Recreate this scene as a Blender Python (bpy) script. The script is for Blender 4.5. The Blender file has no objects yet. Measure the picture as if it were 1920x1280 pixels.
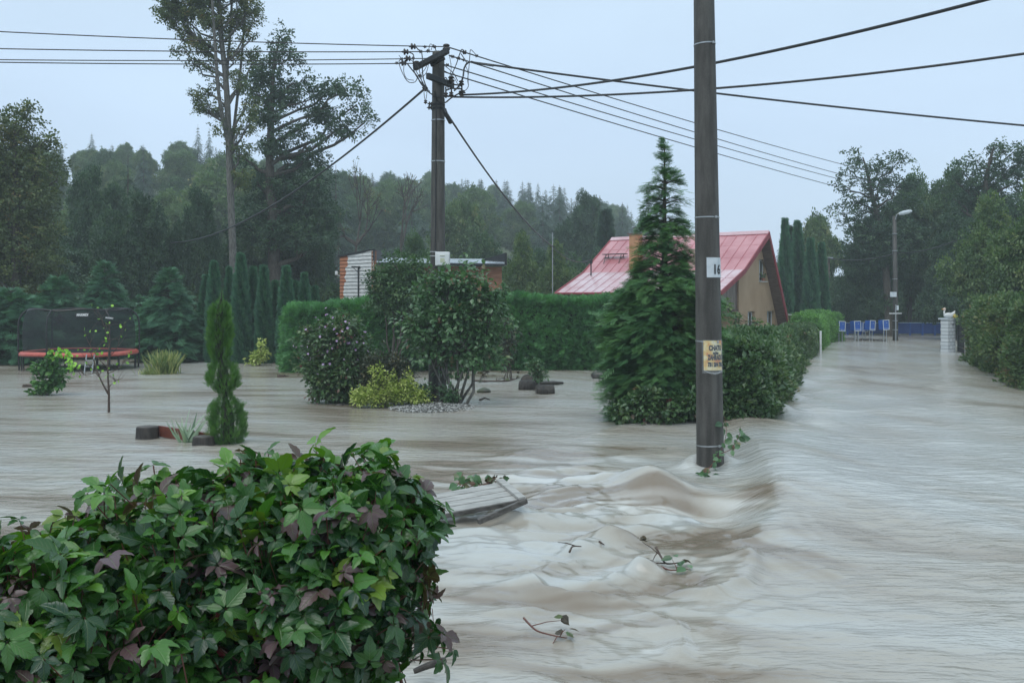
import bpy, math
import numpy as np
from mathutils import Vector, Matrix, noise as mnoise

# ------------------------------------------------------------------ camera, sky, sun
FPX, EYE, CX, HY = 1867.0, 2.5, 960.0, 561.0
scn = bpy.context.scene
COL = scn.collection
cam = bpy.data.objects.new("camera", bpy.data.cameras.new("camera"))
COL.objects.link(cam)
cam.location = (0, 0, EYE)
cam.rotation_euler = (math.radians(90), 0, 0)
cam.data.sensor_width = 36
cam.data.lens = 36 * FPX / 1920
cam.data.shift_y = -(640 - HY) / 1920
cam.data.clip_end = 3000
scn.camera = cam

SUN_EL, SUN_AZ = math.radians(62), math.radians(205)     # azimuth from +Y towards +X
w = bpy.data.worlds.new("World")
scn.world = w
w.use_nodes = True
nt = w.node_tree
nt.nodes.clear()
N, L = nt.nodes.new, nt.links.new
sky = N("ShaderNodeTexSky")
sky.sky_type = 'NISHITA'
sky.sun_disc = False
sky.sun_elevation = SUN_EL
sky.sun_rotation = SUN_AZ
tc = N("ShaderNodeTexCoord")
sep = N("ShaderNodeSeparateXYZ"); L(tc.outputs["Generated"], sep.inputs[0])
ramp = N("ShaderNodeValToRGB"); L(sep.outputs["Z"], ramp.inputs[0])
ramp.color_ramp.elements[0].position = 0.0
ramp.color_ramp.elements[0].color = (0.54, 0.66, 0.82, 1)
ramp.color_ramp.elements[1].position = 0.55
ramp.color_ramp.elements[1].color = (0.60, 0.76, 0.86, 1)
e = ramp.color_ramp.elements.new(0.16); e.color = (0.52, 0.655, 0.84, 1)
mp = N("ShaderNodeMapping"); mp.inputs["Scale"].default_value = (1.2, 1.2, 3.5)
L(tc.outputs["Generated"], mp.inputs[0])
cn = N("ShaderNodeTexNoise"); cn.inputs["Scale"].default_value = 1.6; cn.inputs["Detail"].default_value = 4
L(mp.outputs[0], cn.inputs["Vector"])
cmr = N("ShaderNodeMapRange"); cmr.inputs[1].default_value = .3; cmr.inputs[2].default_value = .7
cmr.inputs[3].default_value = 0.93 * 11.2; cmr.inputs[4].default_value = 1.08 * 11.2
L(cn.outputs[0], cmr.inputs[0])
vm = N("ShaderNodeVectorMath"); vm.operation = 'SCALE'
L(ramp.outputs[0], vm.inputs[0]); L(cmr.outputs[0], vm.inputs["Scale"])
mix = N("ShaderNodeMixRGB"); mix.inputs[0].default_value = 0.9
L(sky.outputs[0], mix.inputs[1]); L(vm.outputs[0], mix.inputs[2])
bg = N("ShaderNodeBackground"); bg.inputs[1].default_value = 0.1
out = N("ShaderNodeOutputWorld")
L(mix.outputs[0], bg.inputs[0]); L(bg.outputs[0], out.inputs[0])

sun = bpy.data.objects.new("sun", bpy.data.lights.new("sun", 'SUN'))
COL.objects.link(sun)
sun.data.energy = 1.4
sun.data.angle = math.radians(50)
sun.data.color = (1.0, 0.97, 0.93)
sun.rotation_euler = (math.radians(90) - SUN_EL, 0, math.pi - SUN_AZ)
scn.view_settings.view_transform = 'Standard'
scn.view_settings.look = 'None'
scn.view_settings.gamma = 1
scn.view_settings.exposure = 0.22
scn.cycles.max_bounces = 6
scn.cycles.diffuse_bounces = 3
scn.cycles.glossy_bounces = 2
scn.cycles.transmission_bounces = 3
scn.cycles.transparent_max_bounces = 8
scn.cycles.volume_bounces = 1
scn.cycles.caustics_reflective = False
scn.cycles.caustics_refractive = False

# ------------------------------------------------------------------ helpers
def P(x, y, D): return np.array([(x - CX) / FPX * D, D, EYE - (y - HY) / FPX * D])
def W(x, y):
    D = EYE * FPX / (y - HY)
    return np.array([(x - CX) / FPX * D, D, 0.0])
def M(px, D): return px / FPX * D
def rot(v): return np.asarray(v, float)
def unit(a):
    a = np.asarray(a, float)
    return a / np.maximum(np.linalg.norm(a, axis=-1, keepdims=True), 1e-9)

class Acc:
    """collects vertices and faces, then links them as ONE mesh object"""
    def __init__(s): s.V, s.F, s.A, s.n = [], {}, {}, 0
    def add(s, V, F, **at):
        V = np.asarray(V, float).reshape(-1, 3)
        for f in F:
            f = np.asarray(f, np.int64)
            if f.size: s.F.setdefault(f.shape[1], []).append(f + s.n)
        s.V.append(V)
        for k, v in at.items():
            s.A.setdefault(k, []).append((s.n, np.broadcast_to(np.asarray(v, float), (len(V),))))
        s.n += len(V)
        return s
    def build(s, name, mat, parent=None, smooth=False):
        V = np.concatenate(s.V)
        me = bpy.data.meshes.new(name)
        fl = [(k, np.concatenate(v)) for k, v in sorted(s.F.items())]
        nf = sum(len(f) for _, f in fl); nl = sum(f.size for _, f in fl)
        me.vertices.add(len(V)); me.vertices.foreach_set("co", V.astype(np.float32).ravel())
        me.loops.add(nl); me.loops.foreach_set("vertex_index", np.concatenate([f.ravel() for _, f in fl]).astype(np.int32))
        tot = np.concatenate([np.full(len(f), k) for k, f in fl]).astype(np.int32)
        st = np.concatenate([[0], np.cumsum(tot)[:-1]]).astype(np.int32)
        me.polygons.add(nf)
        me.polygons.foreach_set("loop_start", st)
        me.polygons.foreach_set("loop_total", tot)
        me.polygons.foreach_set("use_smooth", np.full(nf, bool(smooth)))
        for k, lst in s.A.items():
            arr = np.zeros(len(V), np.float32)
            for o, v in lst: arr[o:o + len(v)] = v
            a = me.attributes.new(k, 'FLOAT', 'POINT'); a.data.foreach_set("value", arr)
        me.update(calc_edges=True)
        me.validate()
        if mat is not None: me.materials.append(mat)
        o = bpy.data.objects.new(name, me)
        COL.objects.link(o)
        if parent is not None: o.parent = parent
        return o

def tag(o, label=None, cat=None, group=None, kind=None):
    if label: o["label"] = label
    if cat: o["category"] = cat
    if group: o["group"] = group
    if kind: o["kind"] = kind
    return o
def thing(name, label, cat, loc=(0, 0, 0), rz=0, group=None):
    o = bpy.data.objects.new(name, None); COL.objects.link(o)
    o.location = tuple(float(c) for c in loc); o.rotation_euler = (0, 0, rz)
    o.empty_display_size = .2
    return tag(o, label, cat, group)
def put(o, loc):
    """origin at loc although the mesh was written in world coordinates"""
    loc = np.asarray(loc, float)
    n = len(o.data.vertices); a = np.empty(n * 3, np.float32)
    o.data.vertices.foreach_get("co", a)
    a = a.reshape(-1, 3) - loc.astype(np.float32); o.data.vertices.foreach_set("co", a.ravel())
    if o.parent is None: o.location = tuple(float(c) for c in loc)
    return o
def dup(root, label=None, group=None, cat=None):
    r = root.copy(); COL.objects.link(r)
    if label: r["label"] = label
    if group: r["group"] = group
    if cat: r["category"] = cat
    for ch in list(root.children):
        c = ch.copy(); COL.objects.link(c); c.parent = r
        for g in ch.children:
            d = g.copy(); COL.objects.link(d); d.parent = c
    return r

def box(c, s, R=None):
    c = np.asarray(c, float); s = np.asarray(s, float) / 2
    V = np.array([[x, y, z] for x in (-1, 1) for y in (-1, 1) for z in (-1, 1)], float) * s
    if R is not None: V = V @ np.asarray(R).T
    F = np.array([[0, 1, 3, 2], [4, 6, 7, 5], [0, 4, 5, 1], [2, 3, 7, 6], [0, 2, 6, 4], [1, 5, 7, 3]])
    return V + c, [F]
def rz(a):
    c, s = math.cos(a), math.sin(a)
    return np.array([[c, -s, 0], [s, c, 0], [0, 0, 1.0]])
def rx(a):
    c, s = math.cos(a), math.sin(a)
    return np.array([[1, 0, 0], [0, c, -s], [0, s, c]])
def ry(a):
    c, s = math.cos(a), math.sin(a)
    return np.array([[c, 0, s], [0, 1, 0], [-s, 0, c]])
def bevbox(c, s, b=.01, R=None):
    """box with chamfered vertical and horizontal edges"""
    x, y, z = np.asarray(s, float) / 2
    prof = [(x - b, y), (-(x - b), y), (-x, y - b), (-x, -(y - b)), (-(x - b), -y), (x - b, -y), (x, -(y - b)), (x, y - b)]
    rings = []
    for zz, k in ((-z, b), (-z + b, 0), (z - b, 0), (z, b)):
        rings.append([[px * (1 - k / max(x, 1e-6)), py * (1 - k / max(y, 1e-6)), zz] for px, py in prof])
    V = np.array(rings).reshape(-1, 3)
    F = []
    for r in range(3):
        for i in range(8):
            F.append([r * 8 + i, r * 8 + (i + 1) % 8, (r + 1) * 8 + (i + 1) % 8, (r + 1) * 8 + i])
    if R is not None: V = V @ np.asarray(R).T
    return V + np.asarray(c, float), [np.array(F), np.array([list(range(7, -1, -1)), [24 + i for i in range(8)]])]
def tube(pts, rad, n=8, cap=True):
    pts = np.asarray(pts, float); k = len(pts)
    rad = np.broadcast_to(np.asarray(rad, float), (k,))
    t = np.gradient(pts, axis=0); t = unit(t)
    ref = np.array([0, 0, 1.0]) if abs(t[:, 2]).mean() < .9 else np.array([0, 1.0, 0])
    x = unit(np.cross(t, ref)); y = np.cross(x, t)
    a = np.linspace(0, 2 * np.pi, n, endpoint=False)
    V = pts[:, None] + rad[:, None, None] * (np.cos(a)[None, :, None] * x[:, None] + np.sin(a)[None, :, None] * y[:, None])
    i = np.arange(k - 1)[:, None] * n; j = np.arange(n)[None]; j2 = (j + 1) % n
    F = np.stack([i + j, i + j2, i + n + j2, i + n + j], -1).reshape(-1, 4)
    Fs = [F]
    if cap and n > 2: Fs.append(np.array([list(range(n))[::-1], [(k - 1) * n + q for q in range(n)]]))
    return V.reshape(-1, 3), Fs
def lathe(prof, n=16, c=(0, 0, 0), R=None):
    prof = np.asarray(prof, float); k = len(prof)
    a = np.linspace(0, 2 * np.pi, n, endpoint=False)
    V = np.stack([prof[:, None, 0] * np.cos(a), prof[:, None, 0] * np.sin(a), np.repeat(prof[:, 1:2], n, 1)], -1).reshape(-1, 3)
    i = np.arange(k - 1)[:, None] * n; j = np.arange(n)[None]; j2 = (j + 1) % n
    F = np.stack([i + j, i + j2, i + n + j2, i + n + j], -1).reshape(-1, 4)
    if R is not None: V = V @ np.asarray(R).T
    return V + np.asarray(c, float), [F, np.array([list(range(n))[::-1], [(k - 1) * n + q for q in range(n)]])]
def catenary(a, b, sag, n=24):
    a, b = np.asarray(a, float), np.asarray(b, float)
    t = np.linspace(0, 1, n)[:, None]
    p = a * (1 - t) + b * t
    p[:, 2] -= 4 * sag * (t * (1 - t))[:, 0]
    return p
def smooth_path(pts, n=12):
    pts = np.asarray(pts, float)
    p = np.vstack([2 * pts[0] - pts[1], pts, 2 * pts[-1] - pts[-2]])
    o = []
    for i in range(1, len(p) - 2):
        for t in np.linspace(0, 1, n, endpoint=False):
            o.append(.5 * ((2 * p[i]) + (-p[i - 1] + p[i + 1]) * t + (2 * p[i - 1] - 5 * p[i] + 4 * p[i + 1] - p[i + 2]) * t * t
                           + (-p[i - 1] + 3 * p[i] - 3 * p[i + 1] + p[i + 2]) * t ** 3))
    o.append(pts[-1])
    return np.array(o)

# value noise, vectorised
_tab = np.random.default_rng(5).random((256, 256))
def vn(x, y, seed=0):
    x = np.asarray(x) + seed * 17.13; y = np.asarray(y) + seed * 9.71
    xi = np.floor(x).astype(np.int64); yi = np.floor(y).astype(np.int64)
    fx = x - xi; fy = y - yi
    fx = fx * fx * (3 - 2 * fx); fy = fy * fy * (3 - 2 * fy)
    x0, x1, y0, y1 = xi & 255, (xi + 1) & 255, yi & 255, (yi + 1) & 255
    return (_tab[x0, y0] * (1 - fx) * (1 - fy) + _tab[x1, y0] * fx * (1 - fy) + _tab[x0, y1] * (1 - fx) * fy + _tab[x1, y1] * fx * fy) * 2 - 1

# ------------------------------------------------------------------ materials
def newmat(name):
    m = bpy.data.materials.new(name); m.use_nodes = True
    t = m.node_tree; t.nodes.clear()
    o = t.nodes.new("ShaderNodeOutputMaterial"); b = t.nodes.new("ShaderNodeBsdfPrincipled")
    t.links.new(b.outputs[0], o.inputs[0])
    return m, t, b, o
def ramp_node(t, stops, fac):
    r = t.nodes.new("ShaderNodeValToRGB")
    el = r.color_ramp.elements
    while len(el) > 1: el.remove(el[-1])
    el[0].position = stops[0][0]; el[0].color = (*stops[0][1], 1)
    for p, c in stops[1:]:
        e = el.new(p); e.color = (*c, 1)
    t.links.new(fac, r.inputs[0])
    return r
def attr(t, name):
    a = t.nodes.new("ShaderNodeAttribute"); a.attribute_name = name
    return a.outputs["Fac"]
def noise_node(t, scale, detail=4, stretch=None, rough=.55):
    tc = t.nodes.new("ShaderNodeTexCoord")
    n = t.nodes.new("ShaderNodeTexNoise"); n.inputs["Scale"].default_value = scale
    n.inputs["Detail"].default_value = detail; n.inputs["Roughness"].default_value = rough
    if stretch:
        mp = t.nodes.new("ShaderNodeMapping"); mp.inputs["Scale"].default_value = stretch
        t.links.new(tc.outputs["Object"], mp.inputs[0]); t.links.new(mp.outputs[0], n.inputs["Vector"])
    else: t.links.new(tc.outputs["Object"], n.inputs["Vector"])
    return n.outputs[0]
def bump(t, b, h, strength=.3, dist=.02):
    bn = t.nodes.new("ShaderNodeBump"); bn.inputs["Strength"].default_value = strength; bn.inputs["Distance"].default_value = dist
    t.links.new(h, bn.inputs["Height"]); t.links.new(bn.outputs[0], b.inputs["Normal"])
    return bn
LEAF_GAIN = 1.6
def leafmat(name, stops, rough=.42, trans=.25, spec=.45, gain=True):
    m, t, b, o = newmat(name)
    stops = [(p, tuple(min(.8, c * LEAF_GAIN) for c in q)) for p, q in stops] if gain else stops
    r = ramp_node(t, stops, attr(t, "rnd"))
    t.links.new(r.outputs[0], b.inputs["Base Color"])
    b.inputs["Roughness"].default_value = rough
    b.inputs["Specular IOR Level"].default_value = spec
    if trans:
        tr = t.nodes.new("ShaderNodeBsdfTranslucent"); mx = t.nodes.new("ShaderNodeMixShader")
        g = t.nodes.new("ShaderNodeMixRGB"); g.blend_type = 'MULTIPLY'; g.inputs[0].default_value = 1
        g.inputs[2].default_value = (1.2, 1.5, .6, 1)
        t.links.new(r.outputs[0], g.inputs[1]); t.links.new(g.outputs[0], tr.inputs[0])
        mx.inputs[0].default_value = trans
        t.links.new(b.outputs[0], mx.inputs[1]); t.links.new(tr.outputs[0], mx.inputs[2]); t.links.new(mx.outputs[0], o.inputs[0])
    return m
def surf(name, c1, c2, scale=8, rough=.6, bstr=.3, bdist=.01, stretch=None, spec=.4, metal=0, detail=5, lo=.35, hi=.65):
    m, t, b, o = newmat(name)
    n = noise_node(t, scale, detail, stretch)
    r = ramp_node(t, [(lo, c1), (hi, c2)], n)
    t.links.new(r.outputs[0], b.inputs["Base Color"])
    b.inputs["Roughness"].default_value = rough
    b.inputs["Specular IOR Level"].default_value = spec
    b.inputs["Metallic"].default_value = metal
    if bstr: bump(t, b, n, bstr, bdist)
    return m

MT = {}
MT['bark'] = surf("bark", (.035, .028, .022), (.10, .085, .068), 6, .7, .6, .03, (4, 4, .8))
MT['barkgrey'] = surf("bark_grey", (.05, .048, .042), (.15, .145, .13), 5, .7, .5, .03, (4, 4, .8))
MT['twig'] = surf("twig", (.045, .03, .022), (.09, .06, .045), 20, .6, .2)
MT['redtwig'] = surf("red_twig", (.09, .03, .022), (.15, .06, .04), 20, .5, .2)
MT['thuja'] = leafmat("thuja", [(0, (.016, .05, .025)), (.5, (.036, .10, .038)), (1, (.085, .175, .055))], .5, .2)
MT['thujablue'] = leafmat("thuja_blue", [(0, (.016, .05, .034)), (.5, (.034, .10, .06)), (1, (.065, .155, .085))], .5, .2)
MT['hedge'] = leafmat("hedge_leaf", [(0, (.022, .075, .025)), (.5, (.05, .15, .05)), (1, (.10, .23, .075))], .5, .25)
MT['hedgelight'] = leafmat("hedge_light", [(0, (.04, .10, .025)), (.5, (.075, .17, .045)), (1, (.13, .26, .06))], .5, .25)
MT['young'] = leafmat("young_thuja", [(0, (.02, .055, .012)), (.5, (.04, .105, .018)), (1, (.08, .17, .03))], .5, .25)
MT['decid'] = leafmat("deciduous", [(0, (.018, .042, .018)), (.5, (.035, .075, .03)), (.85, (.06, .105, .04)), (1, (.11, .12, .04))], .5, .25)
MT['oak'] = leafmat("oak", [(0, (.014, .034, .02)), (.5, (.028, .06, .032)), (1, (.05, .09, .04))], .45, .22)
MT['mistpale'] = leafmat("mist_pale_leaf", [(0, (.03, .055, .022)), (.5, (.06, .10, .04)), (.85, (.09, .13, .05)), (1, (.13, .12, .05))], .5, .3)  # lighter greens: distant mist mixed into the leaf colour
MT['olive'] = leafmat("olive", [(0, (.03, .045, .018)), (.5, (.055, .08, .03)), (.8, (.09, .105, .035)), (1, (.15, .10, .04))], .5, .25)
MT['spruce'] = leafmat("spruce", [(0, (.012, .03, .02)), (.5, (.022, .05, .032)), (1, (.038, .075, .04))], .55, .1)
MT['apple'] = leafmat("apple_leaf", [(0, (.022, .05, .018)), (.5, (.05, .09, .03)), (.85, (.09, .13, .045)), (1, (.16, .17, .07))], .4, .25)
MT['lilac'] = leafmat("lilac_leaf", [(0, (.022, .055, .024)), (.5, (.05, .105, .045)), (.85, (.09, .15, .08)), (.93, (.12, .07, .04)), (1, (.10, .05, .06))], .3, .25, .55)
MT['yellow'] = leafmat("variegated", [(0, (.12, .18, .04)), (.45, (.32, .40, .08)), (1, (.66, .68, .28))], .45, .25, gain=False)
MT['darkbush'] = leafmat("dark_bush", [(0, (.02, .03, .022)), (.6, (.04, .05, .03)), (1, (.09, .075, .04))], .4, .2)
MT['rust'] = leafmat("rusty_bush", [(0, (.02, .04, .015)), (.45, (.045, .085, .028)), (.72, (.08, .11, .035)), (.86, (.11, .075, .04)), (1, (.12, .13, .045))], .5, .25)
MT['shrub'] = leafmat("laurel", [(0, (.018, .042, .018)), (.5, (.04, .08, .03)), (.85, (.08, .12, .045)), (.93, (.12, .05, .05)), (1, (.14, .04, .035))], .32, .2, .55)
MT['grass'] = leafmat("grass_blade", [(0, (.06, .10, .03)), (.5, (.13, .16, .05)), (1, (.26, .25, .10))], .5, .25)
MT['yucca'] = leafmat("yucca_blade", [(0, (.07, .12, .08)), (1, (.22, .28, .20))], .45, .15)
MT['flower'] = leafmat("mauve_flower", [(0, (.36, .20, .44)), (1, (.62, .46, .72))], .6, .3, gain=False)
MT['vine'] = leafmat("vine_leaf", [(0, (.05, .12, .02)), (.6, (.12, .26, .03)), (1, (.22, .38, .06))], .4, .35)
MT['vinedark'] = leafmat("vine_leaf_dark", [(0, (.02, .055, .02)), (.6, (.045, .11, .035)), (1, (.09, .18, .05))], .4, .3)
MT['dead'] = leafmat("dead_leaf", [(0, (.018, .014, .008)), (.6, (.05, .035, .015)), (1, (.04, .07, .02))], .5, .1)
MT['iron'] = surf("dark_iron", (.02, .022, .024), (.045, .045, .046), 15, .5, .1, metal=.4)
MT['galv'] = surf("galvanised", (.28, .30, .31), (.42, .44, .45), 12, .35, .1, metal=.6)
MT['wire'] = surf("wire", (.018, .02, .024), (.03, .032, .036), 10, .5, 0)
MT['porc'] = surf("dark_porcelain", (.02, .016, .015), (.05, .035, .03), 10, .18, 0, spec=.6)
MT['white'] = surf("white_paint", (.58, .60, .60), (.72, .73, .72), 4, .45, .1, .004)
MT['blue'] = surf("blue_paint", (.012, .075, .32), (.018, .10, .40), 3, .4, .1, .004)
MT['palegrey'] = surf("pale_frame", (.45, .50, .54), (.58, .62, .65), 8, .4, .1, .003)
MT['black'] = surf("black_plastic", (.012, .013, .014), (.025, .026, .028), 12, .35, .1, .003)
MT['letter'] = surf("lettering", (.012, .014, .018), (.025, .026, .03), 60, .6, 0)
MT['letterwhite'] = surf("white_lettering", (.7, .72, .72), (.8, .8, .8), 30, .6, 0)

def mat_concrete():
    m, t, b, o = newmat("pole_concrete")
    n1 = noise_node(t, 3.0, 6, (3, 3, .45)); n2 = noise_node(t, 60, 4)
    mx = t.nodes.new("ShaderNodeMath"); mx.operation = 'MULTIPLY_ADD'; mx.inputs[1].default_value = .35
    n0 = noise_node(t, 1.0, 5, (9, 9, .25)); av = t.nodes.new('ShaderNodeMath'); av.operation = 'MULTIPLY_ADD'; av.inputs[1].default_value = .5; t.links.new(n0, av.inputs[0]); sb = t.nodes.new('ShaderNodeMath'); sb.operation = 'SUBTRACT'; sb.inputs[1].default_value = .25; t.links.new(av.outputs[0], sb.inputs[0]); t.links.new(n1, av.inputs[2])
    t.links.new(n2, mx.inputs[0]); t.links.new(sb.outputs[0], mx.inputs[2])
    r = ramp_node(t, [(.42, (.026, .024, .021)), (.62, (.048, .044, .039)), (.85, (.085, .08, .072))], mx.outputs[0])
    t.links.new(r.outputs[0], b.inputs["Base Color"]); b.inputs["Roughness"].default_value = .55
    b.inputs["Specular IOR Level"].default_value = .4
    bump(t, b, n2, .5, .006)
    return m
MT['concrete'] = mat_concrete()

# ------------------------------------------------------------------ ground
def terrain(X, Y):
    X = np.asarray(X, float); Y = np.asarray(Y, float)
    s = lambda a, b, v: np.clip((v - a) / (b - a), 0, 1) ** 2 * (3 - 2 * np.clip((v - a) / (b - a), 0, 1))
    z = -0.55 + .7 * s(63, 78, Y)
    u = X / np.maximum(Y, 20)
    # wooded hill: ridge nearer on the left, further and lower on the right
    ridge = 165 + 85 * s(-.45, .1, u)
    amp = 21 - 0 * s(-.3, .0, u) - 9 * s(.0, .16, u) - 6 * s(.16, .3, u)
    h = amp * s(80, 1, 0) if False else amp * s(80, 1 * ridge, Y)
    z = z + h + 1.2 * vn(X / 30, Y / 30, 3) * s(90, 140, Y)
    z = z + .6 * s(12, 2, Y) * 0
    return z
def grid_mesh(xs, ys, zf):
    X, Y = np.meshgrid(xs, ys)
    Z = zf(X, Y)
    nx, ny = len(xs), len(ys)
    i = (np.arange(ny - 1)[:, None] * nx + np.arange(nx - 1)[None]).reshape(-1)
    F = np.stack([i, i + 1, i + nx + 1, i + nx], -1)
    return np.stack([X, Y, Z], -1).reshape(-1, 3), [F]
gx = np.concatenate([np.linspace(-900, -160, 14)[:-1], np.linspace(-160, 160, 120), np.linspace(160, 900, 14)[1:]])
gy = np.concatenate([np.linspace(-120, 40, 20)[:-1], np.linspace(40, 300, 110), np.linspace(300, 1600, 16)[1:]])
a = Acc(); a.add(*grid_mesh(gx, gy, terrain))
o = a.build("ground", surf("ground_grass", (.03, .05, .02), (.07, .085, .035), .5, .8, .4, .05), smooth=True)
tag(o, kind="structure")

# ------------------------------------------------------------------ flood water
def water_mesh():
    ui = np.linspace(-.60, .60, 620)
    u = np.concatenate([np.linspace(-2.2, -.6, 16)[:-1], ui, np.linspace(.6, 2.2, 16)[1:]])
    inv = np.concatenate([np.linspace(1 / 5.2, 1 / 82.0, 760)])
    D = 1 / inv
    D = np.concatenate([np.linspace(1.0, 5.2, 30)[:-1], D])
    U, DD = np.meshgrid(u, D)
    X = (U * DD).ravel(); Y = DD.ravel(); d = Y
    shape = U.shape
    # flow field in metres: control points with a direction
    cps = [(200, 720, 1, -.05, 8), (600, 860, 1, -.1, 4), (300, 1000, 1, 0, 3), (1000, 760, 1, -.1, 5), (950, 900, 1, -.25, 2),
           (1100, 850, 1, -.2, 2.5), (1150, 980, .9, -.45, 1.6), (950, 1050, 1, -.15, 1.5), (1000, 1200, .9, -.3, 1.2),
           (1650, 660, -.1, -1, 12), (1550, 760, .1, -1, 6), (1700, 870, .35, -.9, 3), (1850, 960, .6, -.7, 2.5), (1520, 960, .6, -.8, 1.8),
           (1480, 820, .1, -1, 3), (1600, 1050, .95, -.35, 2.0), (1850, 1100, 1, -.25, 2), (1850, 1220, 1, -.05, 1.6), (1300, 1220, 1, -.05, 1.4), (1500, 1250, 1, .05, 1.4)]
    wsum = np.full(X.shape, 1e-6); vx = np.zeros_like(X); vy = np.zeros_like(X)
    for px, py, a_, b_, r in cps:
        c = W(px, py); n = math.hypot(a_, b_)
        wt = 1.0 / (((X - c[0]) ** 2 + (Y - c[1]) ** 2) / r ** 2 + .15) ** 1.5
        vx += wt * a_ / n; vy += wt * b_ / n; wsum += wt
    vx /= wsum; vy /= wsum
    for px, py, r, s in ((1320, 950, 1.35, 2.6), (1310, 1062, .8, 2.2), (1235, 1185, .55, 2.0), (1450, 775, 1.2, 1.6)):
        c = W(px, py); dx, dy = X - c[0], Y - c[1]; rr = np.hypot(dx, dy)
        g = s * np.exp(-(rr / r) ** 2 * .8) * (rr / r)
        vx += g * dy / (rr + .05) ; vy += -g * dx / (rr + .05)
    sp = np.hypot(vx, vy); sp = sp + .35 * np.exp(-sp * 3) + 1e-6
    vx, vy = (vx / sp).reshape(shape), (vy / sp).reshape(shape)
    lu, lD = u, D
    def samp(arr, x, y):
        q = np.clip(y, D[0], D[-1]); uu = np.clip(x / q, u[0], u[-1])
        j = np.clip(np.interp(uu, u, np.arange(len(u))), 0, len(u) - 1.001)
        i = np.clip(np.interp(q, D, np.arange(len(D))), 0, len(D) - 1.001)
        j = j.astype(int); i = i.astype(int)
        return arr[i, j]
    # streaks: noise averaged along the stream lines
    acc = np.zeros_like(X); acc2 = np.zeros_like(X); acc3 = np.zeros_like(X); cnt = 0
    for sgn in (1, -1):
        x, y = X.copy(), Y.copy()
        for k in range(13):
            wk = math.cos(k / 13 * math.pi / 2)
            if not (sgn == -1 and k == 0):
                acc += wk * vn(x * 3.2, y * 3.2, 1); acc2 += wk * vn(x * 8.5, y * 8.5, 2); acc3 += wk * vn(x * 1.5, y * 1.5, 7); cnt += wk
            st = .11
            a1, b1 = samp(vx, x, y), samp(vy, x, y)
            x = x + sgn * st * a1; y = y + sgn * st * b1
    acc /= cnt; acc2 /= cnt; acc3 /= cnt
    fade = lambda wl: np.clip((wl - d * d / (EYE * 930) * 2.0) / wl, 0, 1)
    z = np.zeros_like(X)
    def near(pts, wd):
        """distance to a polyline given in pixels on the water plane"""
        p = np.array([W(*q)[:2] for q in pts]); best = np.full(X.shape, 1e9); par = np.zeros_like(X)
        tot = np.cumsum([0] + [np.hypot(*(p[i + 1] - p[i])) for i in range(len(p) - 1)])
        side = np.zeros_like(X)
        for i in range(len(p) - 1):
            e = p[i + 1] - p[i]; l2 = e @ e
            t = np.clip(((X - p[i, 0]) * e[0] + (Y - p[i, 1]) * e[1]) / l2, 0, 1)
            dx = X - p[i, 0] - t * e[0]; dy = Y - p[i, 1] - t * e[1]
            dd = np.hypot(dx, dy); m = dd < best
            best = np.where(m, dd, best); par = np.where(m, (tot[i] + t * math.sqrt(l2)) / tot[-1], par)
            side = np.where(m, np.sign(e[0] * (Y - p[i, 1]) - e[1] * (X - p[i, 0])), side)
        return best, par, side
    def ridge(pts, h, wl, wr=None):
        wr = wl if wr is None else wr
        dd, t, s = near(pts, wl)
        wd = np.where(s > 0, wl, wr)
        return h * np.exp(-(dd / wd) ** 2) * np.clip(np.sin(np.pi * np.clip(t * .9 + .05, 0, 1)) * 1.6, 0, 1)
    def hump(px, py, h, rx_, ry_, ang=0):
        c = W(px, py); ca, sa = math.cos(ang), math.sin(ang)
        dx, dy = X - c[0], Y - c[1]
        a_, b_ = dx * ca + dy * sa, -dx * sa + dy * ca
        return h * np.exp(-(a_ / rx_) ** 2 - (b_ / ry_) ** 2)
    step_sign = 1.0
    # the road runs a little higher than the garden and pours over its edge past the pole
    c1 = W(1300, 860)
    edge = 1 / (1 + np.exp(-((X - c1[0]) * .97 + (Y - c1[1]) * .22 - .35) / .30))
    m_edge = np.exp(-((Y - 12.5) / 9) ** 2) * (Y > 0)
    z += .06 * edge * m_edge
    z += ridge([(1125, 818), (1200, 803), (1300, 800), (1380, 795)], .10, .45, .8)
    z += hump(1225, 912, .23, .36, .50, .3)
    z += hump(1165, 905, .06, .5, .4)
    z += hump(1330, 948, -.23, .55, .80)
    z += ridge([(1365, 822), (1418, 870), (1450, 930), (1452, 985), (1400, 1018), (1290, 1020)], .045, .30, .55)
    dd, tt, sd = near([(1352, 786), (1395, 830), (1428, 890), (1438, 955), (1402, 1008), (1300, 1026), (1170, 1020)], 1)
    z += .21 / (1 + np.exp(-np.clip(sd * dd * step_sign / .13, -30, 30))) * np.exp(-(dd / 1.5) ** 2) * np.interp(tt, [0, .12, .5, .75, 1], [.2, 1, 1, .7, .0])
    z += ridge([(1395, 1030), (1412, 1065), (1392, 1098), (1330, 1116), (1240, 1108)], .07, .10, .26)
    z += hump(1310, 1062, -.07, .40, .34)
    z += ridge([(985, 1082), (1020, 1108), (1075, 1120), (1150, 1118)], .065, .055, .18)
    z += ridge([(990, 1085), (1040, 1062), (1090, 1052)], .045, .10, .14)
    z += ridge([(1210, 1140), (1268, 1170), (1285, 1210), (1262, 1240)], .035, .06, .13)
    z += hump(1235, 1192, -.03, .22, .18)
    z += hump(975, 968, .085, .30, .16, -.5)
    z += hump(1150, 1012, .075, .34, .18, -.5) + hump(1215, 1072, .08, .28, .16, -.6) + hump(1045, 952, .05, .4, .2)
    z += hump(1120, 1010, .04, .2, .12)
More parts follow.
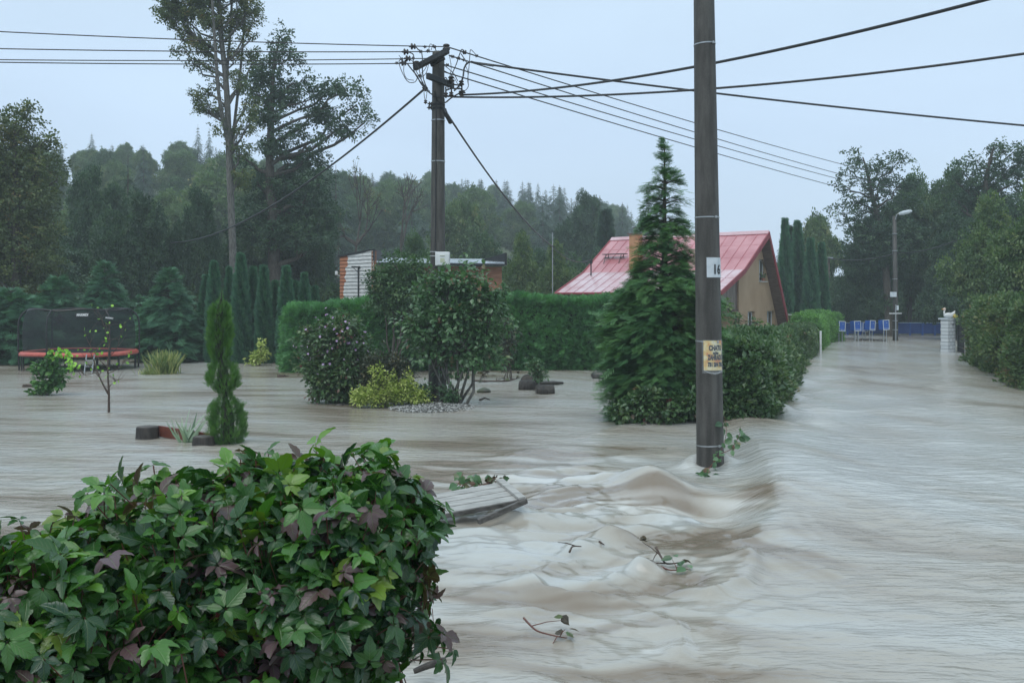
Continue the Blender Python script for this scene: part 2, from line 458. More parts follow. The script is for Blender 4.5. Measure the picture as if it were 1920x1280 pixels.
    for pts_, h_, a_, b_ in (([(995, 988), (1080, 966), (1145, 948)], .05, .10, .26), ([(1040, 1046), (1125, 1016), (1205, 1004)], .065, .09, .26), ([(1095, 1108), (1180, 1078), (1242, 1052)], .055, .08, .22), ([(900, 1000), (965, 975), (1015, 995)], .035, .08, .18),
                             ([(1010, 915), (1090, 895), (1165, 905)], .05, .12, .30), ([(930, 860), (1040, 838), (1160, 846)], .045, .22, .5), ([(1150, 860), (1230, 846), (1300, 858)], .06, .2, .45), ([(900, 1150), (1010, 1135), (1110, 1150)], .03, .06, .2)):
        z += ridge(pts_, h_, a_, b_)
    z += hump(1465, 772, .16, .26, .36) + hump(1438, 790, -.10, .35, .5) + hump(1500, 715, .11, .45, .5) + hump(1492, 745, .12, .32, .34, .4) + hump(1440, 742, .10, .4, .4) + hump(1530, 770, .07, .4, .3)
    z += hump(1560, 705, .07, .9, .6) + hump(1610, 740, .05, .9, .5) + hump(1530, 690, .06, .8, .8)
    # rolling swell, strongest around the pole and up the road, with its crests across the current
    road = 1 / (1 + np.exp(-(X - (2.4 + .09 * (Y - 12))) / .8))
    turb = np.exp(-((X - .7) / 2.2) ** 2 - ((Y - 11.0) / 4.5) ** 2)
    wx, wy = X + .35 * vn(X * .5, Y * .5, 8), Y + .35 * vn(X * .5, Y * .5, 9)
    sw = vn(wx * .8, wy * 1.7, 11) + .5 * vn(wx * 1.9, wy * 3.3, 12)
    z += .075 * turb * sw + .030 * turb * vn(wx * 3.6, wy * 5.2, 16) + .012 * turb * vn(wx * 8, wy * 11, 17) + .014 * vn(wx * .55, wy * .75, 13) * (.4 + road)
    z += .04 * np.clip(road, 0, 1) * np.exp(-((Y - 26) / 13) ** 2) * (vn(wx * .7, wy * .8, 14) + .6 * vn(wx * 1.6, wy * 1.5, 15))
    # streaks
    z += .060 * acc * fade(.35) * (.15 + .8 * turb - .06 * road) + .040 * acc2 * fade(.13) * (.35 + .7 * turb - .2 * road) + .05 * acc3 * fade(.7) * (.2 + .9 * turb + .1 * road)
    # ripples of the calmer sheets
    calm = 1 - np.clip(turb * 1.3, 0, 1)
    z += calm * (.014 * vn(X * 2.2, Y * 2.6, 21) * fade(.4) + .011 * vn(X * 3.3 + 5, Y * 7, 25) * fade(.3) + .011 * vn(X * 4.5 + .6 * vn(X, Y, 3), Y * 6, 22) * fade(.2) + .02 * vn(X * .9, Y * 1.1, 23) * fade(.9))
    # the stones, trunks and poles press a small wave ahead of them
    c = W(1332, 876); r = np.hypot(X - c[0] + .02, Y - c[1])
    z += .16 * np.exp(-((r - .30) / .16) ** 2) * np.clip(.55 + .6 * (Y - c[1]) / (r + .05), 0, 1)
    for px, py, rr in ((862, 758, .25), (204, 776, .08), (1022, 742, .35), (422, 835, .4), (820, 757, .3)):
        c = W(px, py); r = np.hypot(X - c[0], Y - c[1]); z += .03 * np.exp(-((r - rr) / .15) ** 2)
    foam = np.clip(acc2 * 1.6 + acc * .9, -1, 1)
    fm = np.zeros_like(X)
    for px, py, rx_, ry_, s in ((1030, 885, 1.3, .6, 1.1), (1140, 940, 1.0, .6, 1), (1000, 930, .8, .4, .9), (1360, 940, .5, .5, .6), (1080, 1118, .5, .09, .8), (1250, 880, .6, .3, .5),
                                (1500, 790, 1.2, 1.5, .6), (1330, 1075, .4, .3, .5), (1245, 1215, .4, .16, .45), (1150, 1170, .4, .2, .35), (880, 870, 1, .8, .5)):
        c = W(px, py); fm = np.maximum(fm, s * np.exp(-((X - c[0]) / rx_) ** 2 - ((Y - c[1]) / ry_) ** 2))
    foamv = np.clip(fm * (.18 + 2.2 * foam), 0, .9)
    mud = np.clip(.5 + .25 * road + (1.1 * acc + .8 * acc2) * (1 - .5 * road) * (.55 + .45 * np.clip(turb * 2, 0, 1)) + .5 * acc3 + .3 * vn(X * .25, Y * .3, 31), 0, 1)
    brown_shade = np.zeros_like(X)  # brown shade and reflection on wave faces and calm patches, painted into the colour
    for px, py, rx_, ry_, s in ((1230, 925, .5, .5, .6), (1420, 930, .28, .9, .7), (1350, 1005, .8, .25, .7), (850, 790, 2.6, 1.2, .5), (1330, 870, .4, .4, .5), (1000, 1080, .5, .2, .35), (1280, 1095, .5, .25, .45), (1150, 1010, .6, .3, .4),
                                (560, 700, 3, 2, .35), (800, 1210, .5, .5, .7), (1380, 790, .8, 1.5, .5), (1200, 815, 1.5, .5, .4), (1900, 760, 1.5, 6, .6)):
        c = W(px, py); brown_shade = np.maximum(brown_shade, s * np.exp(-((X - c[0]) / rx_) ** 2 - ((Y - c[1]) / ry_) ** 2))
    mud = np.clip(mud - brown_shade * (.75 + .9 * acc), 0, 1)
    nx, ny = shape[1], shape[0]
    i = (np.arange(ny - 1)[:, None] * nx + np.arange(nx - 1)[None]).reshape(-1)
    F = np.stack([i, i + 1, i + nx + 1, i + nx], -1)
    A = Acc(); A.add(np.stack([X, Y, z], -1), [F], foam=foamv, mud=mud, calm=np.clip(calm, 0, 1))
    return A
def mat_water():
    m, t, b, o = newmat("muddy_water")
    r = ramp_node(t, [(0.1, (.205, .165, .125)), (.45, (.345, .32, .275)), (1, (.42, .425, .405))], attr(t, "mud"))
    mx = t.nodes.new("ShaderNodeMixRGB"); mx.inputs[2].default_value = (.62, .61, .58, 1)
    t.links.new(r.outputs[0], mx.inputs[1]); t.links.new(attr(t, "foam"), mx.inputs[0])
    t.links.new(mx.outputs[0], b.inputs["Base Color"])
    b.inputs["Roughness"].default_value = .17
    b.inputs["IOR"].default_value = 1.52
    n1 = noise_node(t, 1.0, 3, (2.2, 5.5, 1)); n2 = noise_node(t, 1.0, 3, (9, 22, 1))
    ad = t.nodes.new("ShaderNodeMath"); ad.operation = 'MULTIPLY_ADD'; ad.inputs[1].default_value = .3
    t.links.new(n2, ad.inputs[0]); t.links.new(n1, ad.inputs[2])
    bn = bump(t, b, ad.outputs[0], .5, .10)
    ml = t.nodes.new("ShaderNodeMath"); ml.operation = 'MULTIPLY'; ml.inputs[1].default_value = .5
    t.links.new(attr(t, "calm"), ml.inputs[0]); t.links.new(ml.outputs[0], bn.inputs["Strength"])
    return m
MT['water'] = mat_water()
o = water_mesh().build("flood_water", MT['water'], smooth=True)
tag(o, kind="structure")

# ------------------------------------------------------------------ foliage kit
# template leaves: x across, y along, z up; unit length
T_LEAF = (np.array([[0, 0, 0], [-.34, .42, .07], [0, 1, -.06], [.34, .42, .07]], float), [np.array([[0, 1, 2], [0, 2, 3]])])
T_OVAL = (np.array([[0, 0, 0], [-.30, .25, .05], [-.32, .6, .05], [0, 1, -.12], [.32, .6, .05], [.30, .25, .05], [0, .5, -.03]], float),
          [np.array([[0, 1, 6], [1, 2, 6], [2, 3, 6], [3, 4, 6], [4, 5, 6], [5, 0, 6]])])
def _cluster(k, seed, spread=.42, ls=.42):
    r = np.random.default_rng(seed); V, F = [], []
    for i in range(k):
        c = np.array([r.uniform(-spread, spread), r.uniform(.1, .9), r.uniform(-.22, .22)])
        Rm = rz(r.uniform(-1.3, 1.3)) @ rx(r.uniform(-.8, .8)) @ ry(r.uniform(-.9, .9))
        V.append((T_LEAF[0] * ls * r.uniform(.8, 1.25)) @ Rm.T + c); F.append(T_LEAF[1][0] + 4 * i)
    return np.concatenate(V), [np.concatenate(F)]
T_CLUS = _cluster(6, 3)
T_CLUS9 = _cluster(9, 4, .5, .34)
def _spray(n, w, seed, droop=.18, th=.05):
    """flat feathery fan of scale-leaf twigs"""
    r = np.random.default_rng(seed); V = [[0, 0, 0], [.035, .1, 0], [0, 1, -droop], [-.035, .1, 0]]; F = [[0, 1, 2], [0, 2, 3]]
    for i in range(n):
        t = .08 + .8 * i / n; sd = 1 if i % 2 else -1
        ln = w * (1 - .65 * t) * r.uniform(.8, 1.15); b = np.array([0, t, -droop * t * t])
        tip = b + np.array([sd * ln * .75, ln * .72, -droop * .5 * ln + r.uniform(-.05, .05)])
        md = (b + tip) / 2; pv = np.array([-sd * .7, .75, 0]) * th
        k = len(V); V += [list(b), list(md + pv), list(tip), list(md - pv)]; F.append([k, k + 1, k + 2]); F.append([k, k + 2, k + 3])
    return np.array(V, float), [np.array(F)]
T_SPRAY = _spray(9, .62, 1)
T_FINE = _spray(12, .46, 2, .14, .030)
T_BOUGH = _spray(6, .5, 5, .3)
T_BLADE = (np.array([[-.035, 0, 0], [.035, 0, 0], [.03, .5, 0], [-.03, .5, 0], [.004, 1, -.14], [-.004, 1, -.14]], float), [np.array([[0, 1, 2, 3], [3, 2, 4, 5]])])

def frames(d, nrm):
    y = unit(d); x = unit(np.cross(y, nrm)); z = np.cross(x, y)
    return np.stack([x, y, z], 1)
def scatter(A, T, pos, d, nrm, size, rnd):
    n = len(pos); TV, TF = T
    R = frames(d, nrm)
    size = np.broadcast_to(np.asarray(size, float), (n,))
    V = np.einsum('kj,nji->nki', TV, R) * size[:, None, None] + pos[:, None]
    k = len(TV)
    F = [(f[None] + (np.arange(n) * k)[:, None, None]).reshape(-1, f.shape[1]) for f in TF]
    A.add(V.reshape(-1, 3), F, rnd=np.repeat(np.clip(rnd, 0, 1), k))
def sphere_pts(n, r):
    v = unit(r.normal(size=(n, 3))); return v
def clumps_in(lobes, spacing, r, shell=.55, jit=.16):
    """clump centres for a union of ellipsoids; returns positions and the outward direction"""
    Ps, Ds = [], []
    for c, rad in lobes:
        rad = np.asarray(rad, float)
        n = max(3, int(4.2 * np.prod(rad) / spacing ** 3 * 1.0))
        v = sphere_pts(n, r); q = (shell + (1 - shell) * r.random((n, 1))) * v
        q *= 1 + jit * r.normal(size=(n, 1))
        Ps.append(np.asarray(c) + q * rad); Ds.append(unit(v / rad))
    return np.concatenate(Ps), np.concatenate(Ds)
def leaf_clumps(A, C, Dr, cr, n_per, T, size, r, droop=.2, flat=.7, rndw=.6, jitter=.9):
    n = len(C) * n_per
    cc = np.repeat(C, n_per, 0); dd = np.repeat(Dr, n_per, 0)
    crr = np.repeat(cr * r.uniform(.6, 1.35, len(C)), n_per)
    off = sphere_pts(n, r) * (r.random((n, 1)) ** .45) * crr[:, None]; off[:, 2] *= flat
    d = unit(dd * .5 + unit(off) * .8 + r.normal(size=(n, 3)) * .45 * jitter); d[:, 2] -= droop
    nr = unit(dd * .35 + np.array([0, 0, 1.0]) + r.normal(size=(n, 3)) * .5 * jitter)
    crn = np.repeat(r.random(len(C)), n_per)
    rnd = rndw * crn + (1 - rndw) * r.random(n)
    scatter(A, T, cc + off, d, nr, size * r.uniform(.75, 1.25, n), rnd)
def limb(A, a, b, r0, r1, r, n=6, wob=.06, k=6, up=.1):
    a, b = np.asarray(a, float), np.asarray(b, float); L_ = np.linalg.norm(b - a)
    t = np.linspace(0, 1, k)[:, None]
    p = a * (1 - t) + b * t + r.normal(size=(k, 3)) * wob * L_ * np.sin(np.pi * t) * .6
    p[:, 2] += up * L_ * np.sin(np.pi * t[:, 0]) * (-.5)
    V, F = tube(p, np.linspace(r0, r1, k), n, False); A.add(V, F)
    return p

def broadleaf(name, label, cat, D, trunk, lobes, leaf=None, bark=None, spacing=1.0, cr=.75, n_per=20, T=None, size=.45, seed=1, depth=.8,
              group=None, droop=.2, shell=.5, limbs=True, twigs=.35, flat=.7, rndw=.6, grow=1.0, rise=.6, leaders=()):
    """trunk: [(px, py, width px)...] from base up; lobes: [(px, py, rx px, ry px, depth offset)]"""
    r = np.random.default_rng(seed); T = T or T_CLUS
    base = P(trunk[0][0], trunk[0][1], D)
    t = thing(name, label, cat, base, 0, group)
    tp = smooth_path([P(x, y, D) for x, y, _ in trunk], 5)
    tw = np.interp(np.linspace(0, len(trunk) - 1, len(tp)), range(len(trunk)), [M(w_, D) / 2 for _, _, w_ in trunk])
    A = Acc(); A.add(*tube(tp, tw, 10, False))
    for ld in leaders:
        lp = smooth_path([P(x, y, D + dz) for x, y, _, dz in ld], 5); A.add(*tube(lp, np.interp(np.linspace(0, len(ld) - 1, len(lp)), range(len(ld)), [M(q_[2], D) / 2 for q_ in ld]), 8, False))
    L3 = []
    for q in lobes:
        x, y, rx_, ry_ = q[:4]; rx_, ry_ = rx_ * grow, ry_ * grow; dz = q[4] if len(q) > 4 else r.uniform(-.5, .5) * M(rx_, D)
        L3.append((P(x, y, D + 0) + np.array([0, dz, 0]), (M(rx_, D), M(rx_, D) * depth, M(ry_, D))))
    C, Dr = clumps_in(L3, spacing, r, shell)
    if limbs:
        for c, rad in L3:
            zt = min(c[2] - rad[2] * .3 - rise * np.hypot(c[0] - tp[-1][0], c[1] - tp[-1][1]), tp[-1][2])
            j = int(np.argmin(abs(tp[:, 2] - zt)))
            p = limb(A, tp[j], c, max(tw[j] * .55, .02), max(tw[j] * .16, .012), r, 6, .10)
            near_ = np.where(np.linalg.norm((C - c) / np.array(rad), axis=1) < 1.25)[0]
            for i in r.permutation(near_)[:max(3, int(len(near_) * twigs))]:
                st = p[r.integers(2, len(p))]
                limb(A, st, C[i], max(tw[j] * .14, .012), .006, r, 4, .10, 4)
    A.build("trunk", MT[bark or 'bark'], t, True); put(t.children[-1], base)
    A = Acc(); leaf_clumps(A, C, Dr, cr, n_per, T, size, r, droop, flat, rndw)
    put(A.build("crown", MT[leaf or 'decid'], t), base)
    return t

# unit prototypes (height 1, width 1) for the trees further off
def proto_round(seed, mat, bark, n_l=11, n_per=26, size=.075, trunk_h=.25, narrow=0.0):
    r = np.random.default_rng(seed); lobes = []
    for i in range(n_l):
        z = r.uniform(.28, .86); wv = .36 * math.sqrt(max(.05, 1 - ((z - .5) / .52) ** 2)) * (1 - narrow * z)
        a_ = r.uniform(0, 6.28); q = r.uniform(.2, 1) * wv
        rr = r.uniform(.11, .19)
        lobes.append((np.array([q * math.cos(a_), q * math.sin(a_), z]), (rr, rr, rr * .62)))
    lobes.append((np.array([0, 0, .88]), (.13, .13, .11))); lobes.append((np.array([0, 0, .55]), (.25, .25, .28)))
    C, Dr = clumps_in(lobes, .075, r, .6)
    A = Acc(); A.add(*tube([[0, 0, -.05], [.01, 0, .3], [0, .01, .6], [0, 0, .9]], [.026, .02, .012, .003], 7, False))
    for c, rad in lobes: limb(A, [0, 0, max(.15, c[2] - .22)], c, .01, .003, r, 4)
    T_ = Acc(); leaf_clumps(T_, C, Dr, .055, n_per, T_CLUS, size, r, .15, .8, .6)
    return A, T_, mat, bark
def proto_bush(seed, mat, n_per=24, size=.085):
    r = np.random.default_rng(seed); lobes = []
    for i in range(16):
        z = r.uniform(.08, .8); q = .42 * math.sqrt(max(.05, 1 - (z / .95) ** 2)) * r.uniform(.3, 1); a_ = r.uniform(0, 6.28); rr = r.uniform(.13, .2)
        lobes.append((np.array([q * math.cos(a_), q * math.sin(a_), z]), (rr, rr, rr)))
    C, Dr = clumps_in(lobes, .085, r, .6); A = Acc()
    for c, rad in lobes: limb(A, [0, 0, -.05], c, .012, .004, r, 4)
    T_ = Acc(); leaf_clumps(T_, C, Dr, .065, n_per, T_CLUS, size, r, .1, .8, .6)
    return A, T_, mat, 'bark'
NAT = {'cA': .125, 'cB': .125, 'cC': .125, 'sA': .56, 'sB': .62, 'sC': .5, 'pA': .72}
def proto_spruce(seed, mat='spruce', layers=26, R=.24):
    r = np.random.default_rng(seed); A = Acc(); A.add(*tube([[0, 0, -.05], [0, 0, .5], [0, 0, 1.0]], [.017, .011, .002], 6, False))
    T_ = Acc()
    for i in range(layers):
        z = .12 + .87 * (i / layers) ** .92; rr = R * (1 - z) ** .8 * 1.25 + .012; nb = 10 if z < .8 else 7
        for b in range(nb):
            if r.random() < .12: continue
            az = r.uniform(0, 6.28); ln = rr * r.uniform(.65, 1.2)
            d = np.array([math.cos(az), math.sin(az), 0]); k = 4
            ts = np.linspace(.15, .75, k); pos = np.array([0, 0, z]) + d * ts[:, None] * ln + np.array([0, 0, -1]) * (ts ** 1.6)[:, None] * ln * .38
            dd = unit(np.tile(d, (k, 1)) + np.array([0, 0, -.35]) + r.normal(size=(k, 3)) * .3)
            scatter(T_, T_BOUGH, pos, dd, unit(np.array([0, 0, 1.0]) + r.normal(size=(k, 3)) * .35), np.maximum(ln * .62, .03) * r.uniform(.8, 1.2, k), .6 * r.random() + .4 * r.random(k))
    return A, T_, mat, 'bark'
def proto_column(seed, mat='thuja', n=2600, size=.04, prof=None, fine=True, W0=.06):
    r = np.random.default_rng(seed)
    prof = prof or [(0, .72), (.12, .95), (.35, 1.0), (.58, .84), (.76, .52), (.88, .25), (.95, .10), (1, .0)]
    A = Acc(); A.add(*tube([[0, 0, -.05], [0, 0, .9]], [.02, .004], 6, False))
    z = r.random(n) ** .95; a_ = r.uniform(0, 6.28, n)
    w_ = np.interp(z, *zip(*prof)) * W0
    ph = r.uniform(0, 6.28, 3)
    lump = 1 + .10 * np.sin(3 * a_ + 9 * z + ph[0]) + .08 * np.sin(5 * a_ - 23 * z + ph[1])
    q = w_ * lump * (r.uniform(.72, 1.0, n))
    pos = np.stack([q * np.cos(a_), q * np.sin(a_), z], 1)
    d = np.stack([np.cos(a_) * .16, np.sin(a_) * .16, np.ones(n)], 1) * 1.0; d[:, 2] = .9
    d = unit(d + r.normal(size=(n, 3)) * .16 * np.array([1, 1, 1])); d = d + np.stack([np.cos(a_), np.sin(a_), 0 * a_], 1) * .35
    nr = np.stack([-np.sin(a_), np.cos(a_), 0 * a_], 1) + r.normal(size=(n, 3)) * .6
    T_ = Acc()
    scatter(T_, T_SPRAY, pos, d, nr, size * r.uniform(.7, 1.25, n), .5 * (.5 + .5 * np.sin(5 * a_ + 20 * z)) + .5 * r.random(n))
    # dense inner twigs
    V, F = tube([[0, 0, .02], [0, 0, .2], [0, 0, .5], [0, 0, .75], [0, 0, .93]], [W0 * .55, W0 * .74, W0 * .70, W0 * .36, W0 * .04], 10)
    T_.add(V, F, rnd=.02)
    return A, T_, mat, 'bark'

_P = {}
def placed(key, maker, name, label, cat, x, ytop, D, wpx, base=None, rot_=None, group=None, seed=0, **kw):
    """a prototype tree standing at (x, D), its top at pixel ytop, wpx wide"""
    r = np.random.default_rng(int(x * 7 + D * 13 + seed) % 99991)
    p = P(x, ytop, D); zb = float(terrain(p[0], p[1])) - .05 if base is None else base
    h = p[2] - zb; wd = M(wpx, D)
    if key in _P: t = dup(_P[key], label, group, cat); t.name = name
    else:
        A, T_, mat, bark = maker()
        t = thing(name, label, cat); A.build("trunk", MT[bark], t, True); T_.build("crown", MT[mat], t); _P[key] = t
        if group: t["group"] = group
    wd = wd / NAT.get(key, 1)
    t.location = (p[0], p[1], zb); t.scale = (wd, wd, h)
    t.rotation_euler = (0, 0, r.uniform(0, 6.28) if rot_ is None else rot_)
    return t

MK = {
 'dA': lambda: proto_round(11, 'mistpale', 'bark'), 'dB': lambda: proto_round(12, 'decid', 'bark', 13, 22), 'dC': lambda: proto_round(13, 'mistpale', 'bark', 12),
 'dD': lambda: proto_round(14, 'oak', 'bark', 14, 26), 'dE': lambda: proto_round(15, 'apple', 'bark', 12, 24, .06),
 'dF': lambda: proto_round(16, 'oak', 'bark', 15, 40, .055), 'dG': lambda: proto_round(17, 'decid', 'bark', 15, 44, .05),
 'sA': lambda: proto_spruce(21), 'sB': lambda: proto_spruce(22, 'spruce', 22, .3), 'sC': lambda: proto_spruce(23, 'spruce', 30, .2), 'pA': lambda: proto_spruce(24, 'oak', 20, .34),
 'cA': lambda: proto_column(31, 'thujablue', 3600, .042), 'cB': lambda: proto_column(32, 'thujablue', 3400, .046), 'cC': lambda: proto_column(33, 'spruce', 2600, .05),
 'dH': lambda: proto_round(18, 'olive', 'bark', 15, 44, .05), 'bA': lambda: proto_bush(51, 'oak'), 'bB': lambda: proto_bush(52, 'decid'),
}
def pt(key, name, label, cat, x, y, D, w_, **k): return placed(key, MK[key], name, label, cat, x, y, D, w_, **k)

# ------------------------------------------------------------------ wooded hill
rh = np.random.default_rng(77)
G_SP, G_BR = "spruces of the misty wood on the hill", "broadleaved trees of the misty wood on the hill"
def ridge_top(x):
    return np.interp(x, [-200, 0, 110, 250, 400, 560, 700, 860, 960, 1040, 1120, 1200, 1290, 1400, 1600, 2100],
                     [290, 290, 276, 274, 284, 300, 328, 338, 342, 350, 370, 394, 422, 470, 480, 470])
n_hill = 0
for row, f in enumerate((1.0, .93, .86, .78, .70, .62, .55)):
    x = -120.0
    while x < 1480:
        u = (x - CX) / FPX
        s = lambda a_, b_, v: float(np.clip((v - a_) / (b_ - a_), 0, 1) ** 2 * (3 - 2 * np.clip((v - a_) / (b_ - a_), 0, 1)))
        D = (165 + 85 * s(-.45, .1, u)) * f + rh.uniform(-3, 3)
        step = 5.6 / D * FPX * rh.uniform(.6, 1.2) * (1 if f > .8 else 1.3)
        if x > 1250 and f < .75: x += step; continue
        spruce = rh.random() < (.85 if x > 820 else (.3 if f > .9 else .12))
        Xw = u * D; zb = float(terrain(Xw, D)) - .2
        ht = (15 if spruce else 11) * rh.uniform(.75, 1.2)
        if f == 1.0:
            want = EYE + (HY - ridge_top(x) - rh.uniform(-14, 12) * (1 if x < 800 else 1.0)) / FPX * D
            ht = max(5, want - zb)
        ht = min(ht, max(4, EYE + (HY - ridge_top(x) - (0 if f == 1 else (-5 if spruce else 8))) / FPX * D - zb)) if f < 1 else ht
        wd = ht * (rh.uniform(.34, .5) if spruce else rh.uniform(.62, .95))
        key = rh.choice(['sA', 'sB', 'sC']) if spruce else rh.choice(['dA', 'dB', 'dC', 'dA'])
        t = placed(key, MK[key], "spruce" if spruce else "broadleaved_tree",
                   ("dark pointed spruce in the misty wood on the far hill" if spruce else "hazy round-crowned tree in the misty wood on the far hill"),
                   "tree", x, 300, D, 100, base=zb, group=G_SP if spruce else G_BR)
        wd /= NAT.get(str(key), 1)
        t.scale = (wd, wd, ht); n_hill += 1
        x += step
print("hill trees", n_hill)

# ------------------------------------------------------------------ trees between the gardens and the hill
def reg(items):
    for it in items: pt(*it)
reg([
 ('dF', 'broadleaved_tree', "dark leafy tree left of the pointed dark conifer, above the trampoline", 'tree', 168, 318, 60, 150),
 ('sB', 'conifer', "dark pointed conifer rising above the trampoline trees", 'tree', 240, 292, 66, 150),
 ('dF', 'broadleaved_tree', "broad dark tree filling the gap between pointed conifer and tall bare trunk", 'tree', 262, 372, 54, 170),
 ('dF', 'broadleaved_tree', "low black-green tree just left of the tall bare trunk", 'tree', 378, 362, 56, 120),
 ('pA', 'conifer', "loose drooping conifer behind the left end of the trampoline", 'tree', 100, 400, 50, 180),
 ('dF', 'broadleaved_tree', "dense dark tree between the oak and the peeling shed", 'tree', 585, 392, 62, 130),
 ('dG', 'broadleaved_tree', "dark undergrowth tree beneath the oak behind the slim thujas", 'tree', 500, 400, 62, 200),
 ('dG', 'broadleaved_tree', "mid green tree whose crown shows right above the shed's grey roof", 'tree', 782, 442, 52, 120),
 ('dA', 'broadleaved_tree', "pale misty tree right of the crossarm pole below the spruces", 'tree', 862, 378, 88, 130),
 ('dB', 'broadleaved_tree', "small faded tree behind the black shed parapet", 'tree', 905, 440, 75, 90),
 ('dE', 'fruit_tree', "greyish fruit tree behind the hedge left of the thin mast", 'tree', 978, 446, 58, 110),
 ('dE', 'fruit_tree', "low fruit tree behind the hedge touching the thin mast", 'tree', 1040, 462, 56, 110),
 ('dF', 'broadleaved_tree', "dark rounded tree behind the left end of the red roof", 'tree', 1105, 366, 95, 120),
 ('cC', 'thuja_column', "slim dark evergreen column just left of the roof ridge", 'tree', 1136, 400, 80, 40),
 ('sA', 'spruce', "small spruce tip peeking right of the red gable", 'tree', 1462, 452, 100, 40),
 ('sC', 'spruce', "misty spruce behind the chimney of the red-roofed house", 'tree', 1215, 375, 150, 46),
 ('dA', 'broadleaved_tree', "hazy round tree behind the slim thujas beside the house", 'tree', 1530, 408, 85, 110),
 ('dF', 'broadleaved_tree', "dark mass of tree left of the street lamp", 'tree', 1625, 420, 70, 150),
 ('dG', 'broadleaved_tree', "dark green tree behind the street lamp", 'tree', 1705, 330, 73, 170),
 ('dG', 'broadleaved_tree', "tall green tree right of the street lamp above the blue fence", 'tree', 1778, 322, 70, 170),
 ('dF', 'broadleaved_tree', "shadowy tree behind the white brick pillar", 'tree', 1790, 430, 62, 150),
 ('dE', 'fruit_tree', "large apple tree with speckled leaves above the rusty hedge", 'tree', 1856, 378, 47, 190),
 ('dE', 'fruit_tree', "fruit tree cut by the right edge of the picture", 'tree', 1960, 330, 40, 230),
 ('dF', 'broadleaved_tree', "dark tree behind the apple tree at the far right", 'tree', 1890, 380, 60, 180),
])
G_U = "dark undergrowth bushes beyond the blue railing"
for k, (x, y, w_, D) in enumerate(((1560, 545, 80, 80), (1600, 520, 90, 82), (1650, 505, 100, 80), (1705, 500, 110, 82), (1760, 505, 110, 80), (1815, 500, 110, 78), (1870, 480, 130, 72), (1935, 470, 140, 66), (1580, 560, 60, 74))):
    pt(['bA', 'bB'][k % 2], 'bush', "dark leafy bush in the undergrowth beyond the blue railing", 'bush', x, y, D, w_, group=G_U)
for k, (x, y, w_, D) in enumerate(((-20, 520, 150, 54), (60, 500, 150, 55), (140, 470, 150, 56), (215, 470, 140, 55), (290, 460, 150, 58), (350, 480, 120, 56), (420, 450, 140, 60), (480, 470, 120, 64), (560, 470, 150, 62), (620, 480, 120, 60))):
    pt(['bA', 'bB'][k % 2], 'bush', "dark bush in the thicket behind the left garden's evergreens", 'bush', x, y, D, w_, group="thicket behind the left garden")
for k, (x, y, w_, D) in enumerate(((800, 500, 130, 66), (880, 490, 120, 64), (950, 480, 110, 66), (1010, 470, 110, 68), (1075, 450, 110, 72), (1150, 470, 120, 76), (690, 480, 120, 66), (1240, 470, 110, 80), (750, 490, 110, 68))):
    pt(['bB', 'bA'][k % 2], 'bush', "shrubby growth on the slope between shed and red-roofed house", 'bush', x, y, D, w_, group="bushes between shed and house")
for x, y, w_, D, lb in ((172, 248, 36, 150, "solitary tall conifer standing above the left wood skyline"), (371, 233, 40, 148, "taller of the two conifers just left of the maple trunk on the skyline"), (392, 240, 38, 150, "shorter of the two conifers left of the maple trunk on the skyline")):
    pt('sB', 'conifer', lb, 'tree', x, y, D, w_)
# hero broadleaves
broadleaf('maple_tree', "very tall maple with a long bare trunk and airy crown leaving the frame top", 'tree', 50,
  [(438, 640, 17), (437, 500, 14), (431, 330, 13), (425, 170, 11), (414, 60, 9), (408, -60, 7), (404, -170, 3)],
  [(330, 18, 34, 16), (300, 5, 16, 10), (352, -30, 34, 26), (385, -60, 34, 30), (430, -80, 40, 30), (460, -40, 34, 26), (350, 60, 22, 12), (375, 85, 26, 12), (345, 92, 12, 8), (452, 150, 16, 18), (462, 190, 16, 20), (448, 280, 16, 20), (470, 230, 14, 18), (478, 110, 14, 14), (455, 320, 16, 22), (398, 150, 10, 10),
   (438, 30, 26, 16), (470, 18, 20, 18), (462, 55, 16, 10), (388, 120, 15, 12), (380, 165, 16, 10), (388, 195, 16, 12), (408, 200, 14, 14), (400, 40, 26, 18), (440, 95, 20, 14), (420, 240, 14, 12),
   (380, -140, 40, 34), (430, -160, 34, 34), (452, 235, 12, 16), (312, 30, 18, 10), (318, -8, 22, 14), (372, 20, 26, 16), (395, -10, 24, 18), (415, 70, 16, 14), (455, -5, 22, 18), (478, 40, 14, 12), (362, 118, 12, 8), (368, 178, 12, 8), (374, 205, 10, 7)],
  grow=1.12, rise=1.0, leaders=([(427, 262, 9, 0), (412, 190, 7, -.6), (405, 110, 6, -.9), (398, 0, 5, -1), (388, -150, 3, -1)], [(430, 330, 8, 0), (441, 220, 6, .7), (452, 120, 5, 1), (460, 20, 4, 1.2), (468, -110, 2, 1.2)], [(424, 150, 6, 0), (432, 60, 5, .4), (436, -40, 4, .6), (440, -150, 2, .6)]), leaf='olive', bark='barkgrey', spacing=.42, cr=.27, n_per=12, size=.30, seed=41, shell=.25, twigs=.9, T=T_CLUS, depth=1.0, droop=.25)
